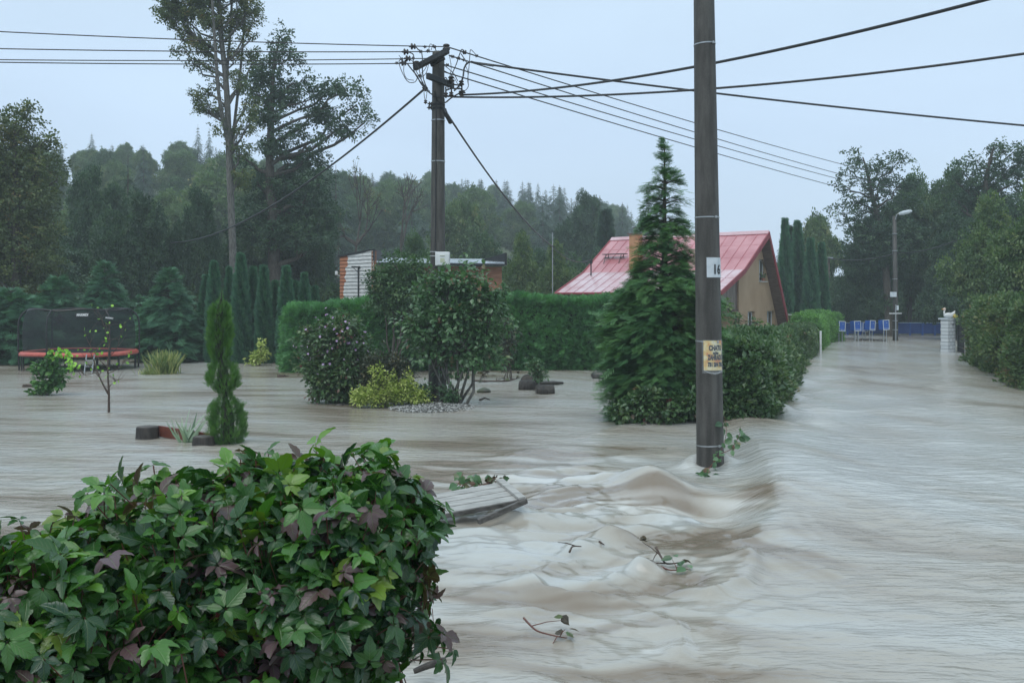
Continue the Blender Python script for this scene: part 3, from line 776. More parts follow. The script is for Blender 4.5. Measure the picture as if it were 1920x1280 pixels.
broadleaf('broadleaved_tree', "tall olive green tree at the left edge behind the trampoline", 'tree', 45,
  [(28, 680, 20), (30, 520, 18), (30, 400, 14), (28, 300, 9), (30, 230, 4)],
  [(14, 226, 40, 22), (46, 236, 30, 20), (70, 268, 26, 20), (20, 275, 50, 28), (-40, 260, 50, 40), (88, 312, 20, 18), (50, 315, 50, 30), (-10, 330, 60, 34), (78, 365, 34, 26), (30, 385, 60, 34), (-50, 380, 60, 50), (84, 425, 32, 28), (20, 450, 66, 38),
   (80, 485, 36, 30), (20, 520, 70, 40), (-60, 480, 60, 60), (60, 205, 8, 8), (90, 262, 8, 8), (106, 338, 8, 10)],
  leaf='olive', spacing=.50, cr=.42, n_per=13, size=.34, seed=45, shell=.4, twigs=.12, depth=.9)
broadleaf('oak_tree', "old spreading oak right of the tall bare maple trunk", 'tree', 58,
  [(512, 640, 26), (514, 520, 24), (512, 420, 22), (506, 330, 17), (508, 230, 12), (512, 140, 6), (524, 70, 3)],
  [(532, 62, 10, 14), (520, 90, 22, 16), (500, 130, 34, 20), (548, 105, 16, 16), (470, 165, 20, 16), (520, 170, 36, 22), (566, 150, 18, 14), (588, 172, 14, 10), (505, 215, 30, 22),
   (620, 165, 26, 14), (655, 165, 24, 12), (668, 195, 18, 14), (685, 228, 14, 8), (600, 210, 32, 18), (640, 240, 28, 16), (556, 245, 22, 18), (520, 270, 34, 20), (598, 262, 20, 12), (575, 300, 30, 20),
   (470, 330, 26, 24), (540, 340, 34, 22), (600, 345, 28, 20), (490, 385, 44, 26), (560, 390, 44, 26), (610, 400, 30, 22), (460, 420, 26, 26), (520, 440, 50, 30), (590, 450, 40, 26), (455, 290, 14, 18)],
  grow=1.04, leaf='oak', spacing=.50, cr=.40, n_per=13, size=.40, seed=42, shell=.35, twigs=.25, depth=.9)
broadleaf('alder_tree', "tall airy alder with a leaning broken crown left of the street lamp", 'tree', 68,
  [(1668, 640, 16), (1662, 520, 14), (1650, 430, 11), (1636, 370, 8), (1625, 320, 5), (1618, 295, 2)],
  [(1604, 292, 14, 10), (1622, 308, 16, 10), (1590, 320, 16, 10), (1640, 318, 14, 8), (1580, 345, 18, 12), (1612, 345, 22, 12), (1600, 372, 22, 12), (1575, 400, 18, 12), (1592, 425, 26, 14), (1625, 395, 24, 16),
   (1672, 302, 16, 10), (1690, 300, 10, 8), (1668, 325, 20, 12), (1688, 345, 24, 14), (1650, 355, 26, 14), (1600, 455, 24, 16), (1640, 430, 34, 22), (1680, 400, 36, 24), (1620, 480, 36, 22), (1664, 470, 40, 28), (1700, 440, 34, 26)],
  grow=1.15, leaf='oak', spacing=.64, cr=.42, n_per=13, size=.42, seed=43, shell=.35, twigs=.25)
broadleaf('ash_tree', "dark open-crowned tree top right against the sky above the apple tree", 'tree', 62,
  [(1842, 640, 18), (1846, 500, 16), (1846, 400, 12), (1850, 330, 8), (1862, 280, 4)],
  [(1862, 268, 16, 10), (1880, 285, 20, 10), (1906, 280, 16, 10), (1836, 300, 20, 10), (1858, 300, 22, 12), (1895, 312, 26, 14), (1800, 322, 24, 10), (1785, 330, 12, 8), (1830, 330, 26, 12), (1870, 335, 28, 16), (1918, 330, 26, 18),
   (1810, 355, 26, 14), (1845, 362, 30, 16), (1890, 370, 34, 18), (1935, 300, 24, 18), (1950, 350, 30, 24), (1790, 372, 18, 10), (1830, 400, 40, 20), (1880, 410, 40, 22)],
  grow=1.15, leaf='oak', spacing=.58, cr=.38, n_per=13, size=.38, seed=44, shell=.3, twigs=.25)

def bare_tree(name, label, D, x, yb, ytop, wpx, seed, dens=1.0, leafy=.25):
    r = np.random.default_rng(seed); base = P(x, yb, D); t = thing(name, label, 'tree', base)
    h = M(yb - ytop, D); wd = M(wpx, D) / 2; A = Acc(); tips = []
    def grow(p, d, ln, rad, lv):
        q = p + d * ln; rad = max(rad, .016); k = limb(A, p, q, rad, max(rad * .66, .012), r, 5 if lv < 2 else 3, .05, 4, 0)[-1]
        if lv >= 5: tips.append(k); return
        for _ in range(3 if r.random() < .55 * dens else 2):
            nd = unit(d + r.normal(size=3) * np.array([.55, .55, .35]) + np.array([0, 0, .12])); grow(k, nd, ln * r.uniform(.66, .86), rad * .64, lv + 1)
        tips.append(k)
    grow(base, np.array([0, 0, 1.0]), h * .24, h * .03, 0)
    V = np.concatenate(A.V); ext = max(abs(V[:, 0] - base[0]).max(), 1e-3); hh = V[:, 2].max() - base[2]
    sc = np.array([wd / ext, wd / ext, h / hh])
    A.V = [(v - base) * sc + base for v in A.V]
    A.build("trunk", MT['bark'], t); put(t.children[-1], base)
    tips = (np.array(tips) - base) * sc + base; tips = tips[r.random(len(tips)) < leafy]
    B = Acc(); n = len(tips); scatter(B, T_CLUS, tips, r.normal(size=(n, 3)), r.normal(size=(n, 3)), .3, r.random(n))
    put(B.build("crown", MT['olive'], t), base)
    return t
bare_tree('bare_tree', "nearly leafless spreading tree directly behind the peeling shed", 72, 668, 520, 298, 118, 5, 1.2, .3)
bare_tree('bare_tree', "slender leafless tree between shed and crossarm pole", 72, 752, 520, 322, 96, 6, 1.1, .1)

# slim thujas beyond the house and in the left garden
for i, (x, y, w_) in enumerate(((1472, 416, 26), (1496, 422, 28), (1484, 432, 24), (1520, 452, 27), (1540, 462, 26))):
    pt(['cA', 'cB', 'cC'][i % 3], 'thuja_column', ["tallest slim thuja right beside the house gable", "second tall thuja from the house gable", "thuja squeezed between the two tallest by the house",
       "shorter thuja in the middle of the row beyond the house", "rightmost thuja of the row beyond the house"][i], 'thuja', x, y, 62 + (i % 3), w_, group="slim thujas beyond the house")
for i, (x, y, w_, D) in enumerate(((386, 520, 26, 41), (402, 496, 26, 39.5), (430, 505, 22, 41), (452, 482, 28, 39), (475, 505, 25, 39.5), (495, 504, 26, 39), (516, 530, 24, 40), (537, 505, 28, 38.5), (571, 516, 24, 39), (553, 532, 24, 40), (590, 540, 24, 40))):
    pt(['cA', 'cB'][i % 2], 'thuja_column', ["short thuja at the left end of the garden row", "pointed thuja second from the left in the garden row", "thuja half hidden behind the young thuja's tip", "tallest thuja of the garden row",
       "thuja just right of the tallest one in the garden row", "middle thuja of the garden row", "low thuja above the small yellow shrub", "thuja left of the clipped hedge end", "narrow pointed thuja peeking over the clipped hedge",
       "low thuja tucked behind the clipped hedge end", "small rightmost thuja peeking over the hedge"][i], 'thuja', x, y, D, w_ * 1.1, base=-.3, group="row of slim thujas in the left garden")

# ------------------------------------------------------------------ feathery cypresses
def cypress(name, label, D, x, yb, ytop, prof, seed, mat='thujablue', n_br=260, size=.34, tip=.0, per=13, T=None, base=None, rise=.1, group=None, depth=1.0, airy=False):
    """prof: [(t, half width px)] up the tree; branches arch outward and carry hanging fans"""
    r = np.random.default_rng(seed); b = P(x, yb, D); b[2] = min(b[2], 0) if base is None else base
    top = P(x, ytop, D)[2]; h = top - b[2]
    t = thing(name, label, 'cypress', b, 0, group); A = Acc(); B = Acc()
    A.add(*tube([b - [0, 0, .4], b + [0, 0, h * .5], b + [0, 0, h * .97]], [h * .02, h * .012, h * .002], 8, False))
    zs = r.random(n_br) ** (1.55 if airy else .9); zs[:6] = [.99, .97, .95, .93, .91, .89]
    for z in zs:
        if airy and r.random() < np.interp(z, [.42, .56, .8, 1], [0, .35, .6, .75]): continue
        az = r.uniform(0, 6.28); R = M(np.interp(z, *zip(*prof)), D) * (r.uniform(.55, 1.18) if airy else r.uniform(.72, 1.12))
        R *= 1 if abs(math.cos(az)) > .5 else depth
        d = np.array([math.cos(az), math.sin(az), 0]); k = max(3, int(per * min(1, .35 + R)))
        ts = r.uniform(.12 if z > .6 else .3, 1, k) ** .6
        arch = np.sin(ts * 2.3) * rise * R * 1.3 - ts ** 3 * .25 * R
        pos = b + np.array([0, 0, z * h]) + d * (ts * R)[:, None] + np.stack([0 * ts, 0 * ts, arch + (1 - z) * 0], 1)
        side = np.array([-d[1], d[0], 0])
        pos += side * r.normal(size=(k, 1)) * .13 * R * ts[:, None] + r.normal(size=(k, 3)) * .03
        dd = unit(d * .9 + side * r.normal(size=(k, 1)) * .55 + np.array([0, 0, 1]) * (r.normal(size=(k, 1)) * .25 + .15 * rise - .25 * ts[:, None] + (z > .85) * .5))
        nn = unit(np.array([0, 0, 1.0]) + d * .4 + r.normal(size=(k, 3)) * .3)
        cl = r.random()
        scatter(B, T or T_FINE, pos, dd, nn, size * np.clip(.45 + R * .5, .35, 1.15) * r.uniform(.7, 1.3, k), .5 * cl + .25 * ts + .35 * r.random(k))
        p0 = b + np.array([0, 0, z * h]); pe = p0 + d * R * .85 + np.array([0, 0, math.sin(.85 * 2.3) * rise * R])
        A.add(*tube([p0, (p0 + pe) / 2 + [0, 0, .05 * R], pe], [.012 + .012 * R, .01, .004], 4, False))
    A.build("trunk", MT['bark'], t); put(t.children[-1], b)
    put(B.build("crown", MT[mat], t), b)
    return t
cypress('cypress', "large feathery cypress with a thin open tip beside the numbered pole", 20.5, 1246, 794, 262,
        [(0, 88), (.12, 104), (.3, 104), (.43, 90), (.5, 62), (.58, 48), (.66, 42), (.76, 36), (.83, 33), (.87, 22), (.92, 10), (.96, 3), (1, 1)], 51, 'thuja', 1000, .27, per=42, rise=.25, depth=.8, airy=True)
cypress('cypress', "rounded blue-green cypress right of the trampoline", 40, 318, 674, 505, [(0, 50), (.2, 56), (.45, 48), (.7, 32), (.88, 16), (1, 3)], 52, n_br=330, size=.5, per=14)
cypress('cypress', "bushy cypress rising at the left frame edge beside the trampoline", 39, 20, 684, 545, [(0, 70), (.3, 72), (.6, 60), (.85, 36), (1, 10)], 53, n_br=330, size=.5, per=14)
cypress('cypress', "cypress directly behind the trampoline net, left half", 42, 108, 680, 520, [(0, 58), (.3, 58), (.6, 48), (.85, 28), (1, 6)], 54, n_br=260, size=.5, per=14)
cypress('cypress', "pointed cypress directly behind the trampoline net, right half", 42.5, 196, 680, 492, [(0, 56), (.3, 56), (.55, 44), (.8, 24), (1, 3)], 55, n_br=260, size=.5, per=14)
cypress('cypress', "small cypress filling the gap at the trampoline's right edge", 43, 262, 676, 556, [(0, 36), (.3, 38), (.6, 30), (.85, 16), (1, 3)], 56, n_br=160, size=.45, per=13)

# ------------------------------------------------------------------ hedges
def hedge(name, label, path, h, th, mat, seed, dens=260, size=.26, T=None, wob=.12, stems=True, cat='hedge', top_round=.25, up=.25, rndw=.5, z0=-.1):
    """path: ground points; a clipped body of leaf sprays, thickest at its faces"""
    r = np.random.default_rng(seed); path = np.asarray([p[:2] for p in path], float)
    seg = np.diff(path, axis=0); ln = np.hypot(seg[:, 0], seg[:, 1]); tot = ln.sum(); cum = np.concatenate([[0], np.cumsum(ln)])
    hh = np.broadcast_to(np.asarray(h, float), (len(path),))
    c0 = np.array([path[0, 0], path[0, 1], 0]); t = thing(name, label, cat, c0)
    per = 2 * float(hh.mean()) + th
    n = int(dens * tot * per)
    s = r.uniform(0, 1, n) * tot; ne = int(dens * 1.3 * th * float(hh.mean())); s[:ne] = 0; s[ne:2 * ne] = tot; sc = s.copy()
    endm = np.zeros(n); endm[:ne] = -1; endm[ne:2 * ne] = 1
    px_, py_ = np.interp(sc, cum, path[:, 0]), np.interp(sc, cum, path[:, 1]); H_ = np.interp(sc, cum, hh)
    idx = np.clip(np.searchsorted(cum, sc, 'right') - 1, 0, len(ln) - 1); tg = seg[idx] / ln[idx][:, None]
    nrm = np.stack([tg[:, 1], -tg[:, 0]], 1)
    q = r.random(n) * per; Hm = float(hh.mean())
    lat = np.where(q < Hm, 1.0, np.where(q < Hm + th, 0, -1.0)); v = np.where(q < Hm, q / Hm, np.where(q < Hm + th, 1, (q - Hm - th) / Hm))
    topx = (q - Hm) / th * 2 - 1
    off = np.where(lat == 0, topx, lat) * th / 2 * (1 - top_round * np.where(lat == 0, 0, v ** 4))
    z = np.where(lat == 0, 1, v) * H_
    o3 = np.stack([nrm[:, 0] * lat, nrm[:, 1] * lat, (lat == 0) * 1.0], 1)
    bumpv = wob * (vn(s * .8 + lat * 7, z * 1.3, seed % 50) + .5 * vn(s * 2.3 + lat * 3, z * 2.9, seed % 50 + 1)) - np.abs(r.normal(size=n)) * .09
    pos = np.stack([px_ + nrm[:, 0] * off, py_ + nrm[:, 1] * off, z], 1) + o3 * bumpv[:, None]
    tg3 = np.concatenate([tg, np.zeros((n, 1))], 1); em = endm != 0; el, ev = r.uniform(-1, 1, n), r.random(n) ** .8
    pe_ = np.stack([px_ + nrm[:, 0] * el * th / 2 * .92, py_ + nrm[:, 1] * el * th / 2 * .92, ev * H_], 1) + tg3 * (endm * (.0 + bumpv + .22 * (1 - el ** 2) * (1 - ev ** 3)))[:, None]
    pos = np.where(em[:, None], pe_, pos); o3 = np.where(em[:, None], tg3 * endm[:, None], o3)
    pos[:, 2] = np.maximum(pos[:, 2] + z0, z0)
    d = unit(o3 * .8 + r.normal(size=(n, 3)) * .45 + np.array([0, 0, up])); nn = unit(o3 + np.array([0, 0, .8]) + r.normal(size=(n, 3)) * .6)
    rnd = rndw * (.5 + .5 * vn(s * 1.1, z * 1.4, seed % 40 + 5)) + (1 - rndw) * r.random(n)
    B = Acc(); scatter(B, T or T_SPRAY, pos, d, nn, size * r.uniform(.7, 1.3, n), rnd)
    # dark woody heart that closes the body
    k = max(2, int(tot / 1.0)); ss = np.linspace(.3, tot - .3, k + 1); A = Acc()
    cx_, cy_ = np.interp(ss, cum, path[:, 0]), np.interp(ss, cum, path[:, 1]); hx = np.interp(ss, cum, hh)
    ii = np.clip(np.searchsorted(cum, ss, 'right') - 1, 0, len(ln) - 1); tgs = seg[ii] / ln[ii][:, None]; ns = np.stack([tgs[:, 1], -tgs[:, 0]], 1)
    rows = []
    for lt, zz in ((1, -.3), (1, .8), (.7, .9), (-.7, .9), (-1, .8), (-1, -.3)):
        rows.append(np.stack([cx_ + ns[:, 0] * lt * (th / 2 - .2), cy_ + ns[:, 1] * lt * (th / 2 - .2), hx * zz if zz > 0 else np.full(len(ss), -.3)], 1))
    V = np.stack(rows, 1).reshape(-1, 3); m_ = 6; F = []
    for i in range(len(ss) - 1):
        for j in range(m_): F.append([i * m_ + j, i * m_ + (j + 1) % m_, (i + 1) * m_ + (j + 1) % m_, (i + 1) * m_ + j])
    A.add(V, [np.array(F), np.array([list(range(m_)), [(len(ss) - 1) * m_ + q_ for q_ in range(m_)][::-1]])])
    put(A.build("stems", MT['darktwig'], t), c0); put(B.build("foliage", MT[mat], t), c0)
    return t
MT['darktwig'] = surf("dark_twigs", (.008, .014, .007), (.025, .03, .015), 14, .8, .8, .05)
def PX(x, D): return [(x - CX) / FPX * D, D]
hedge('clipped_hedge', "long clipped evergreen hedge across the garden in front of shed and house", [PX(548, 34.6), PX(700, 35.2), PX(900, 35.8), PX(1190, 36)], [2.25, 2.44, 2.52, 2.52], 1.5, 'hedge', 61, 260, .32)
hedge('clipped_hedge', "tall light green clipped hedge left of the blue letter boxes", [PX(1510, 49), PX(1526, 57), PX(1558, 60)], [1.55, 1.6, 1.6], 1.2, 'hedgelight', 62, 170, .26, T=T_CLUS)
hedge('clipped_hedge', "low dark clipped hedge between two short white posts", [PX(1488, 42), PX(1502, 48)], [1.25, 1.25], 1.2, 'shrub', 63, 200, .22, T=T_CLUS)
hedge('leafy_hedge', "glossy leafy hedge along the road behind the numbered pole", [PX(1352, 19.8), PX(1372, 23), PX(1398, 27.5), PX(1424, 33), PX(1446, 38)], [1.42, 1.42, 1.32, 1.2, 1.0], 1.9, 'shrub', 64, 220, .26, T=T_CLUS, wob=.3, up=.1)
hedge('overgrown_hedge', "overgrown rusty brown and green hedge along the right side of the road", [PX(1902, 40), PX(1945, 34), PX(2025, 28.5), PX(2135, 25)], [2.3, 2.35, 2.3, 2.3], 3.2, 'rust', 65, 150, .30, T=T_CLUS, wob=.45, up=.3)

# ------------------------------------------------------------------ shrubs of the garden
def stem_bush(name, label, cat, D, x, yb, lobes, leaf, seed, spacing=.3, cr=.22, n_per=16, T=None, size=.12, nstem=6, stem_r=.02, depth=.8, droop=.2, spread=.25, base_z=-.1, shell=.4, dense_core=None, flat=.8, rndw=.6, bark='bark'):
    r = np.random.default_rng(seed); b = P(x, yb, D); b[2] = base_z
    t = thing(name, label, cat, b); L3 = [(P(q[0], q[1], D) + [0, (q[4] if len(q) > 4 else r.uniform(-.3, .3) * M(q[2], D)), 0], (M(q[2], D), M(q[2], D) * depth, M(q[3], D))) for q in lobes]
    C, Dr = clumps_in(L3, spacing, r, shell, .26); A = Acc()
    for i in range(nstem):
        c, rad = L3[i % len(L3)]; q = limb(A, b + np.append(r.normal(size=2) * .07, 0), c + r.normal(size=3) * np.array(rad) * spread, stem_r, stem_r * .4, r, 7, .05, 6)
        for j in r.integers(0, len(C), 7): limb(A, q[r.integers(3, 6)], C[j], stem_r * .35, .004, r, 4, .06, 4)
    A.build("stems", MT[bark], t, True); put(t.children[-1], b)
    B = Acc(); leaf_clumps(B, C, Dr, cr, n_per, T or T_OVAL, size, r, droop, flat, rndw)
    put(B.build("foliage", MT[leaf], t), b)
    return t, C, Dr, r
stem_bush('lilac_bush', "multi-stemmed lilac on the gravel island in front of the crossarm pole", 'shrub', 23.4, 862, 757,
  [(850, 530, 40, 34), (800, 560, 34, 34), (890, 560, 44, 34), (925, 575, 28, 24), (790, 610, 36, 30), (850, 600, 50, 40), (905, 620, 42, 34), (810, 655, 34, 26), (870, 660, 48, 30), (915, 665, 28, 22), (835, 690, 26, 18), (780, 640, 22, 20), (812, 512, 12, 18), (872, 500, 12, 16), (938, 545, 12, 22), (768, 590, 12, 20), (948, 610, 14, 14), (900, 520, 10, 20)],
  'lilac', 71, .20, .22, 13, T_OVAL, .125, 8, .04, .75, .25, .2, bark='barkgrey')
t, C, Dr, r_ = stem_bush('flowering_shrub', "shrub dotted with mauve flowers at the left end of the clipped hedge", 'shrub', 24, 640, 748,
  [(610, 640, 42, 34), (650, 620, 34, 30), (600, 690, 34, 40), (645, 690, 46, 46), (680, 660, 26, 26), (612, 730, 36, 22), (650, 735, 34, 20), (580, 620, 14, 16)],
  'shrub', 72, .155, .17, 16, T_LEAF, .10, 8, .018)
B = Acc(); n = 130; ii = r_.choice(np.where(C[:, 2] > .9)[0], n)
T_FLW = (np.array([[0, 0, 0]] + [[math.cos(a_) * (1 if k % 2 == 0 else .55), math.sin(a_) * (1 if k % 2 == 0 else .55), .25] for k, a_ in enumerate(np.linspace(0, 6.283, 11)[:-1])], float), [np.array([[0, i + 1, (i + 1) % 10 + 1] for i in range(10)])])
pos = C[ii] + Dr[ii] * .2 + r_.normal(size=(n, 3)) * .08; pos[:, 1] -= .15
scatter(B, T_FLW, pos, r_.normal(size=(n, 3)), unit(Dr[ii] + [0, -.8, .6] + r_.normal(size=(n, 3)) * .4), r_.uniform(.025, .045, n), r_.random(n))
put(B.build("flowers", MT['flower'], t), t.location)
stem_bush('dark_shrub', "low dark brownish shrub between mauve flowering shrub and pole", 'shrub', 23.6, 722, 745,
  [(700, 690, 30, 26), (735, 685, 34, 26), (720, 715, 44, 26), (755, 710, 20, 24), (690, 725, 24, 18)], 'darkbush', 73, .14, .15, 18, T_LEAF, .08, 6, .016)
t, C, Dr, r_ = stem_bush('variegated_shrub', "bright yellow-green variegated shrub with upright shoots at the foot of the pole", 'shrub', 23.0, 725, 762,
  [(715, 740, 34, 18), (690, 745, 26, 16), (750, 738, 34, 20), (700, 715, 9, 24), (722, 710, 9, 22), (762, 722, 16, 18), (733, 722, 12, 20), (785, 745, 22, 16), (675, 742, 20, 14), (742, 700, 5, 20), (702, 700, 6, 26), (722, 700, 5, 24), (712, 690, 4, 14), (764, 712, 7, 18)], 'yellow', 74, .10, .10, 14, T_LEAF, .06, 8, .01, droop=-.2)
stem_bush('dark_shrub', "small grey-green shrub wrapped round the base of the crossarm pole", 'shrub', 23.3, 795, 760,
  [(795, 735, 16, 22), (840, 738, 14, 18), (850, 745, 12, 14), (785, 750, 22, 12)], 'lilac', 75, .10, .11, 14, T_LEAF, .07, 5, .01)
stem_bush('yellow_shrub', "small bright yellow shrub at the foot of the slim thujas", 'shrub', 37.5, 488, 682, [(487, 665, 16, 14), (490, 645, 8, 12), (478, 674, 14, 8)], 'yellow', 76, .14, .15, 14, T_LEAF, .1, 5, .012)
stem_bush('bushy_tree', "dense leafy shrub standing between shed front and lilac", 'shrub', 33.2, 735, 640, [(740, 515, 30, 24), (715, 530, 20, 20), (770, 520, 24, 26), (735, 550, 36, 24), (790, 510, 18, 20), (770, 560, 30, 22)], 'decid', 77, .27, .28, 18, T_CLUS, .26, 6, .04)
stem_bush('leafy_shrub', "small leafy shrub caught between the floating logs", 'shrub', 27.2, 1006, 718, [(1005, 690, 13, 14), (1012, 702, 13, 12), (995, 680, 8, 8)], 'lilac', 78, .10, .11, 14, T_LEAF, .08, 4, .012)
stem_bush('thin_shrub', "thin dark upright shrub in front of the hedge behind the lilac", 'shrub', 31, 950, 706, [(952, 640, 14, 26), (948, 610, 10, 16), (952, 675, 10, 18)], 'darkbush', 79, .13, .15, 16, T_LEAF, .1, 4, .02)
stem_bush('leafy_shrub', "leafy shrub in front of the house wall and lower windows", 'shrub', 40, 1430, 640, [(1412, 604, 9, 12), (1436, 620, 20, 9), (1400, 622, 20, 10), (1375, 605, 12, 16), (1362, 572, 8, 18)], 'apple', 80, .2, .22, 16, T_LEAF, .16, 6, .02)
t, C, Dr, r_ = stem_bush('grape_vine', "small climbing plant with big lobed leaves in front of the trampoline", 'plant', 26, 90, 738,
  [(92, 678, 14, 10), (80, 690, 20, 8), (98, 700, 22, 10), (90, 718, 22, 10), (70, 735, 16, 5), (108, 712, 12, 12)], 'vinedark', 81, .12, .13, 8, T_OVAL, .14, 4, .014, rndw=.3)
B = Acc(); pth = smooth_path([P(92, 668, 26), P(112, 660, 26), P(130, 668, 25.9), P(137, 695, 25.8)], 8); n = 60; ii = r_.integers(0, len(pth), n)
scatter(B, T_OVAL, pth[ii] + r_.normal(size=(n, 3)) * .05, unit(r_.normal(size=(n, 3)) + [0, 0, -.8]), unit(r_.normal(size=(n, 3)) + [0, -1, .3]), r_.uniform(.1, .16, n), r_.uniform(.5, 1, n))
B.add(*tube(pth, .008, 5), rnd=.2)
B.add(*tube([P(92, 745, 26), P(92, 652, 26)], .014, 6), rnd=.0)
put(B.build("shoot", MT['vine'], t), t.location)

def sapling(name, label, D, x, yb, seed, br, stake=False):
    r = np.random.default_rng(seed); b = P(x, yb, D); b[2] = -.15; t = thing(name, label, 'tree', b); A = Acc(); tips = []
    for pts, r0, r1 in br:
        p = smooth_path([P(a_, c_, D + dd) for a_, c_, dd in pts], 5); p[0, 2] = min(p[0, 2], b[2]) if pts[0][1] > 760 else p[0, 2]
        A.add(*tube(p, np.linspace(r0, r1, len(p)), 7)); tips += [p[-1], p[len(p) // 2]]
        for j in range(6):
            q = p[r.integers(len(p) // 4, len(p))]; e = q + np.array([r.uniform(-.3, .3), r.uniform(-.3, .3), r.uniform(.02, .4)])
            A.add(*tube([q, (q + e) / 2 + r.normal(size=3) * .02, e], [.006, .004, .002], 4)); tips.append(e)
    A.build("trunk", MT['twig'], t, True); put(t.children[-1], b); tips = np.array(tips); n = len(tips)
    m_ = r.random(n) < .8; tips = tips[m_]; n = len(tips); B = Acc()
    scatter(B, T_OVAL, tips, unit(r.normal(size=(n, 3)) + [0, 0, -.5]), r.normal(size=(n, 3)), r.uniform(.06, .1, n), r.random(n)); put(B.build("leaf_bunch", MT['vine'], t), b)
    return t
sapling('bare_sapling', "thin nearly bare sapling standing alone in the water before the trampoline", 21.8, 204, 777, 3,
  [([(204, 777, 0), (204, 735, 0), (202, 690, 0), (205, 640, .1), (204, 605, .1)], .03, .006), ([(203, 738, 0), (192, 718, 0), (182, 694, .1), (168, 655, .1)], .024, .006), ([(183, 698, .1), (165, 702, .2), (148, 704, .2)], .008, .003),
   ([(204, 725, 0), (214, 716, -.1), (222, 712, -.1)], .01, .003), ([(203, 700, 0), (222, 690, .1), (240, 670, .1)], .01, .003), ([(203, 690, 0), (185, 672, -.1), (165, 640, 0), (158, 620, 0)], .01, .003),
   ([(204, 670, 0), (220, 650, 0), (228, 615, 0)], .009, .003), ([(204, 640, 0), (196, 615, 0), (190, 592, 0)], .008, .003), ([(190, 712, 0), (172, 690, -.1), (160, 676, -.1)], .008, .003)])

# young thuja with pinched waists
def young_thuja():
    r = np.random.default_rng(9); D = 17.2; x0 = 424; b = P(x0, 834, D); b[2] = -.1
    t = thing('young_thuja', "slim bright young thuja with pinched waists rising out of the water", 'thuja', b)
    prof = [(545, 416, 1), (560, 415, 4), (572, 413, 13), (590, 412, 20), (620, 412, 23), (650, 411, 23), (668, 412, 19), (681, 415, 12), (690, 417, 25), (705, 418, 32), (724, 418, 30), (738, 422, 13), (748, 423, 13), (762, 424, 28), (785, 427, 36), (810, 427, 37), (826, 427, 31), (836, 426, 22)]
    ys = [p[0] for p in prof]; n = 6500
    y = r.uniform(545, 836, n); w_ = M(np.interp(y, ys, [p[2] for p in prof]), D); xc = np.interp(y, ys, [p[1] for p in prof])
    keep = r.random(n) < np.clip(w_ / M(34, D), .08, 1); y, w_, xc = y[keep], w_[keep], xc[keep]; n = len(y)
    a_ = r.uniform(0, 6.283, n); lump = 1 + .09 * np.sin(4 * a_ + y * .13) + .06 * np.sin(7 * a_ - y * .2)
    q = w_ * r.uniform(.62, 1.0, n) * lump * .93; z = EYE - (y - HY) / FPX * D
    pos = np.stack([(xc - CX) / FPX * D + q * np.cos(a_), D + q * np.sin(a_), z], 1)
    d = unit(np.stack([np.cos(a_) * .55, np.sin(a_) * .55, np.full(n, 1.0)], 1) + r.normal(size=(n, 3)) * .22)
    nr = np.stack([-np.sin(a_), np.cos(a_), 0 * a_], 1) + r.normal(size=(n, 3)) * .6
    A = Acc(); cp = np.array([P(q_[1], q_[0], D) for q_ in prof][::-1]); A.add(*tube(cp, [max(.004, M(q_[2], D) * .35) for q_ in prof][::-1], 8)); A.build("trunk", MT['darktwig'], t, True); put(t.children[-1], b)
    B = Acc(); scatter(B, T_FINE, pos, d, nr, r.uniform(.05, .11, n) * np.clip(w_ / .2 + .25, .4, 1.15), .55 * (.5 + .5 * np.sin(4 * a_ + y * .13)) * .8 + .45 * r.random(n))
    put(B.build("crown", MT['young'], t), b)
young_thuja()

# clumps of grass and long leaves
def blades(name, label, cat, D, x, yb, n, h, spread, mat, seed, lean=.5, wd=1.0):
    r = np.random.default_rng(seed); b = P(x, yb, D); b[2] = -.05; B = Acc()
    pos = b + np.stack([r.normal(size=n) * spread, r.normal(size=n) * spread * .6, np.zeros(n)], 1)
    d = unit(np.stack([r.normal(size=n) * lean, r.normal(size=n) * lean, np.ones(n)], 1)); nr = unit(r.normal(size=(n, 3)) + [0, -1, 0])
    T = (T_BLADE[0] * [wd, 1, 1], T_BLADE[1]); scatter(B, T, pos, d, nr, h * r.uniform(.5, 1.1, n), r.random(n)); o = B.build(name, MT[mat]); put(o, b); return tag(o, label, cat)
stem_bush('leafy_shrub', "dark glossy ground shrub beneath the tall cypress", 'shrub', 19.2, 1225, 798, [(1165, 772, 22, 18), (1195, 770, 30, 22), (1235, 772, 34, 24), (1275, 768, 30, 26), (1300, 755, 24, 26), (1215, 748, 30, 20)], 'shrub', 82, .13, .13, 14, T_OVAL, .10, 8, .012)
blades('ornamental_grass', "clump of tawny ornamental grass standing in the water below the rounded cypress", 'grass clump', 33.5, 308, 697, 380, .85, .17, 'grass', 5, .34)
blades('ornamental_grass', "low green tuft left of the tawny grass clump", 'grass clump', 33.2, 285, 698, 260, .36, .2, 'grass', 6, .7)
blades('yucca', "spiky pale-edged plant between the two sawn stumps", 'plant', 17.4, 352, 838, 26, .62, .05, 'yucca', 7, .45, 1.3)

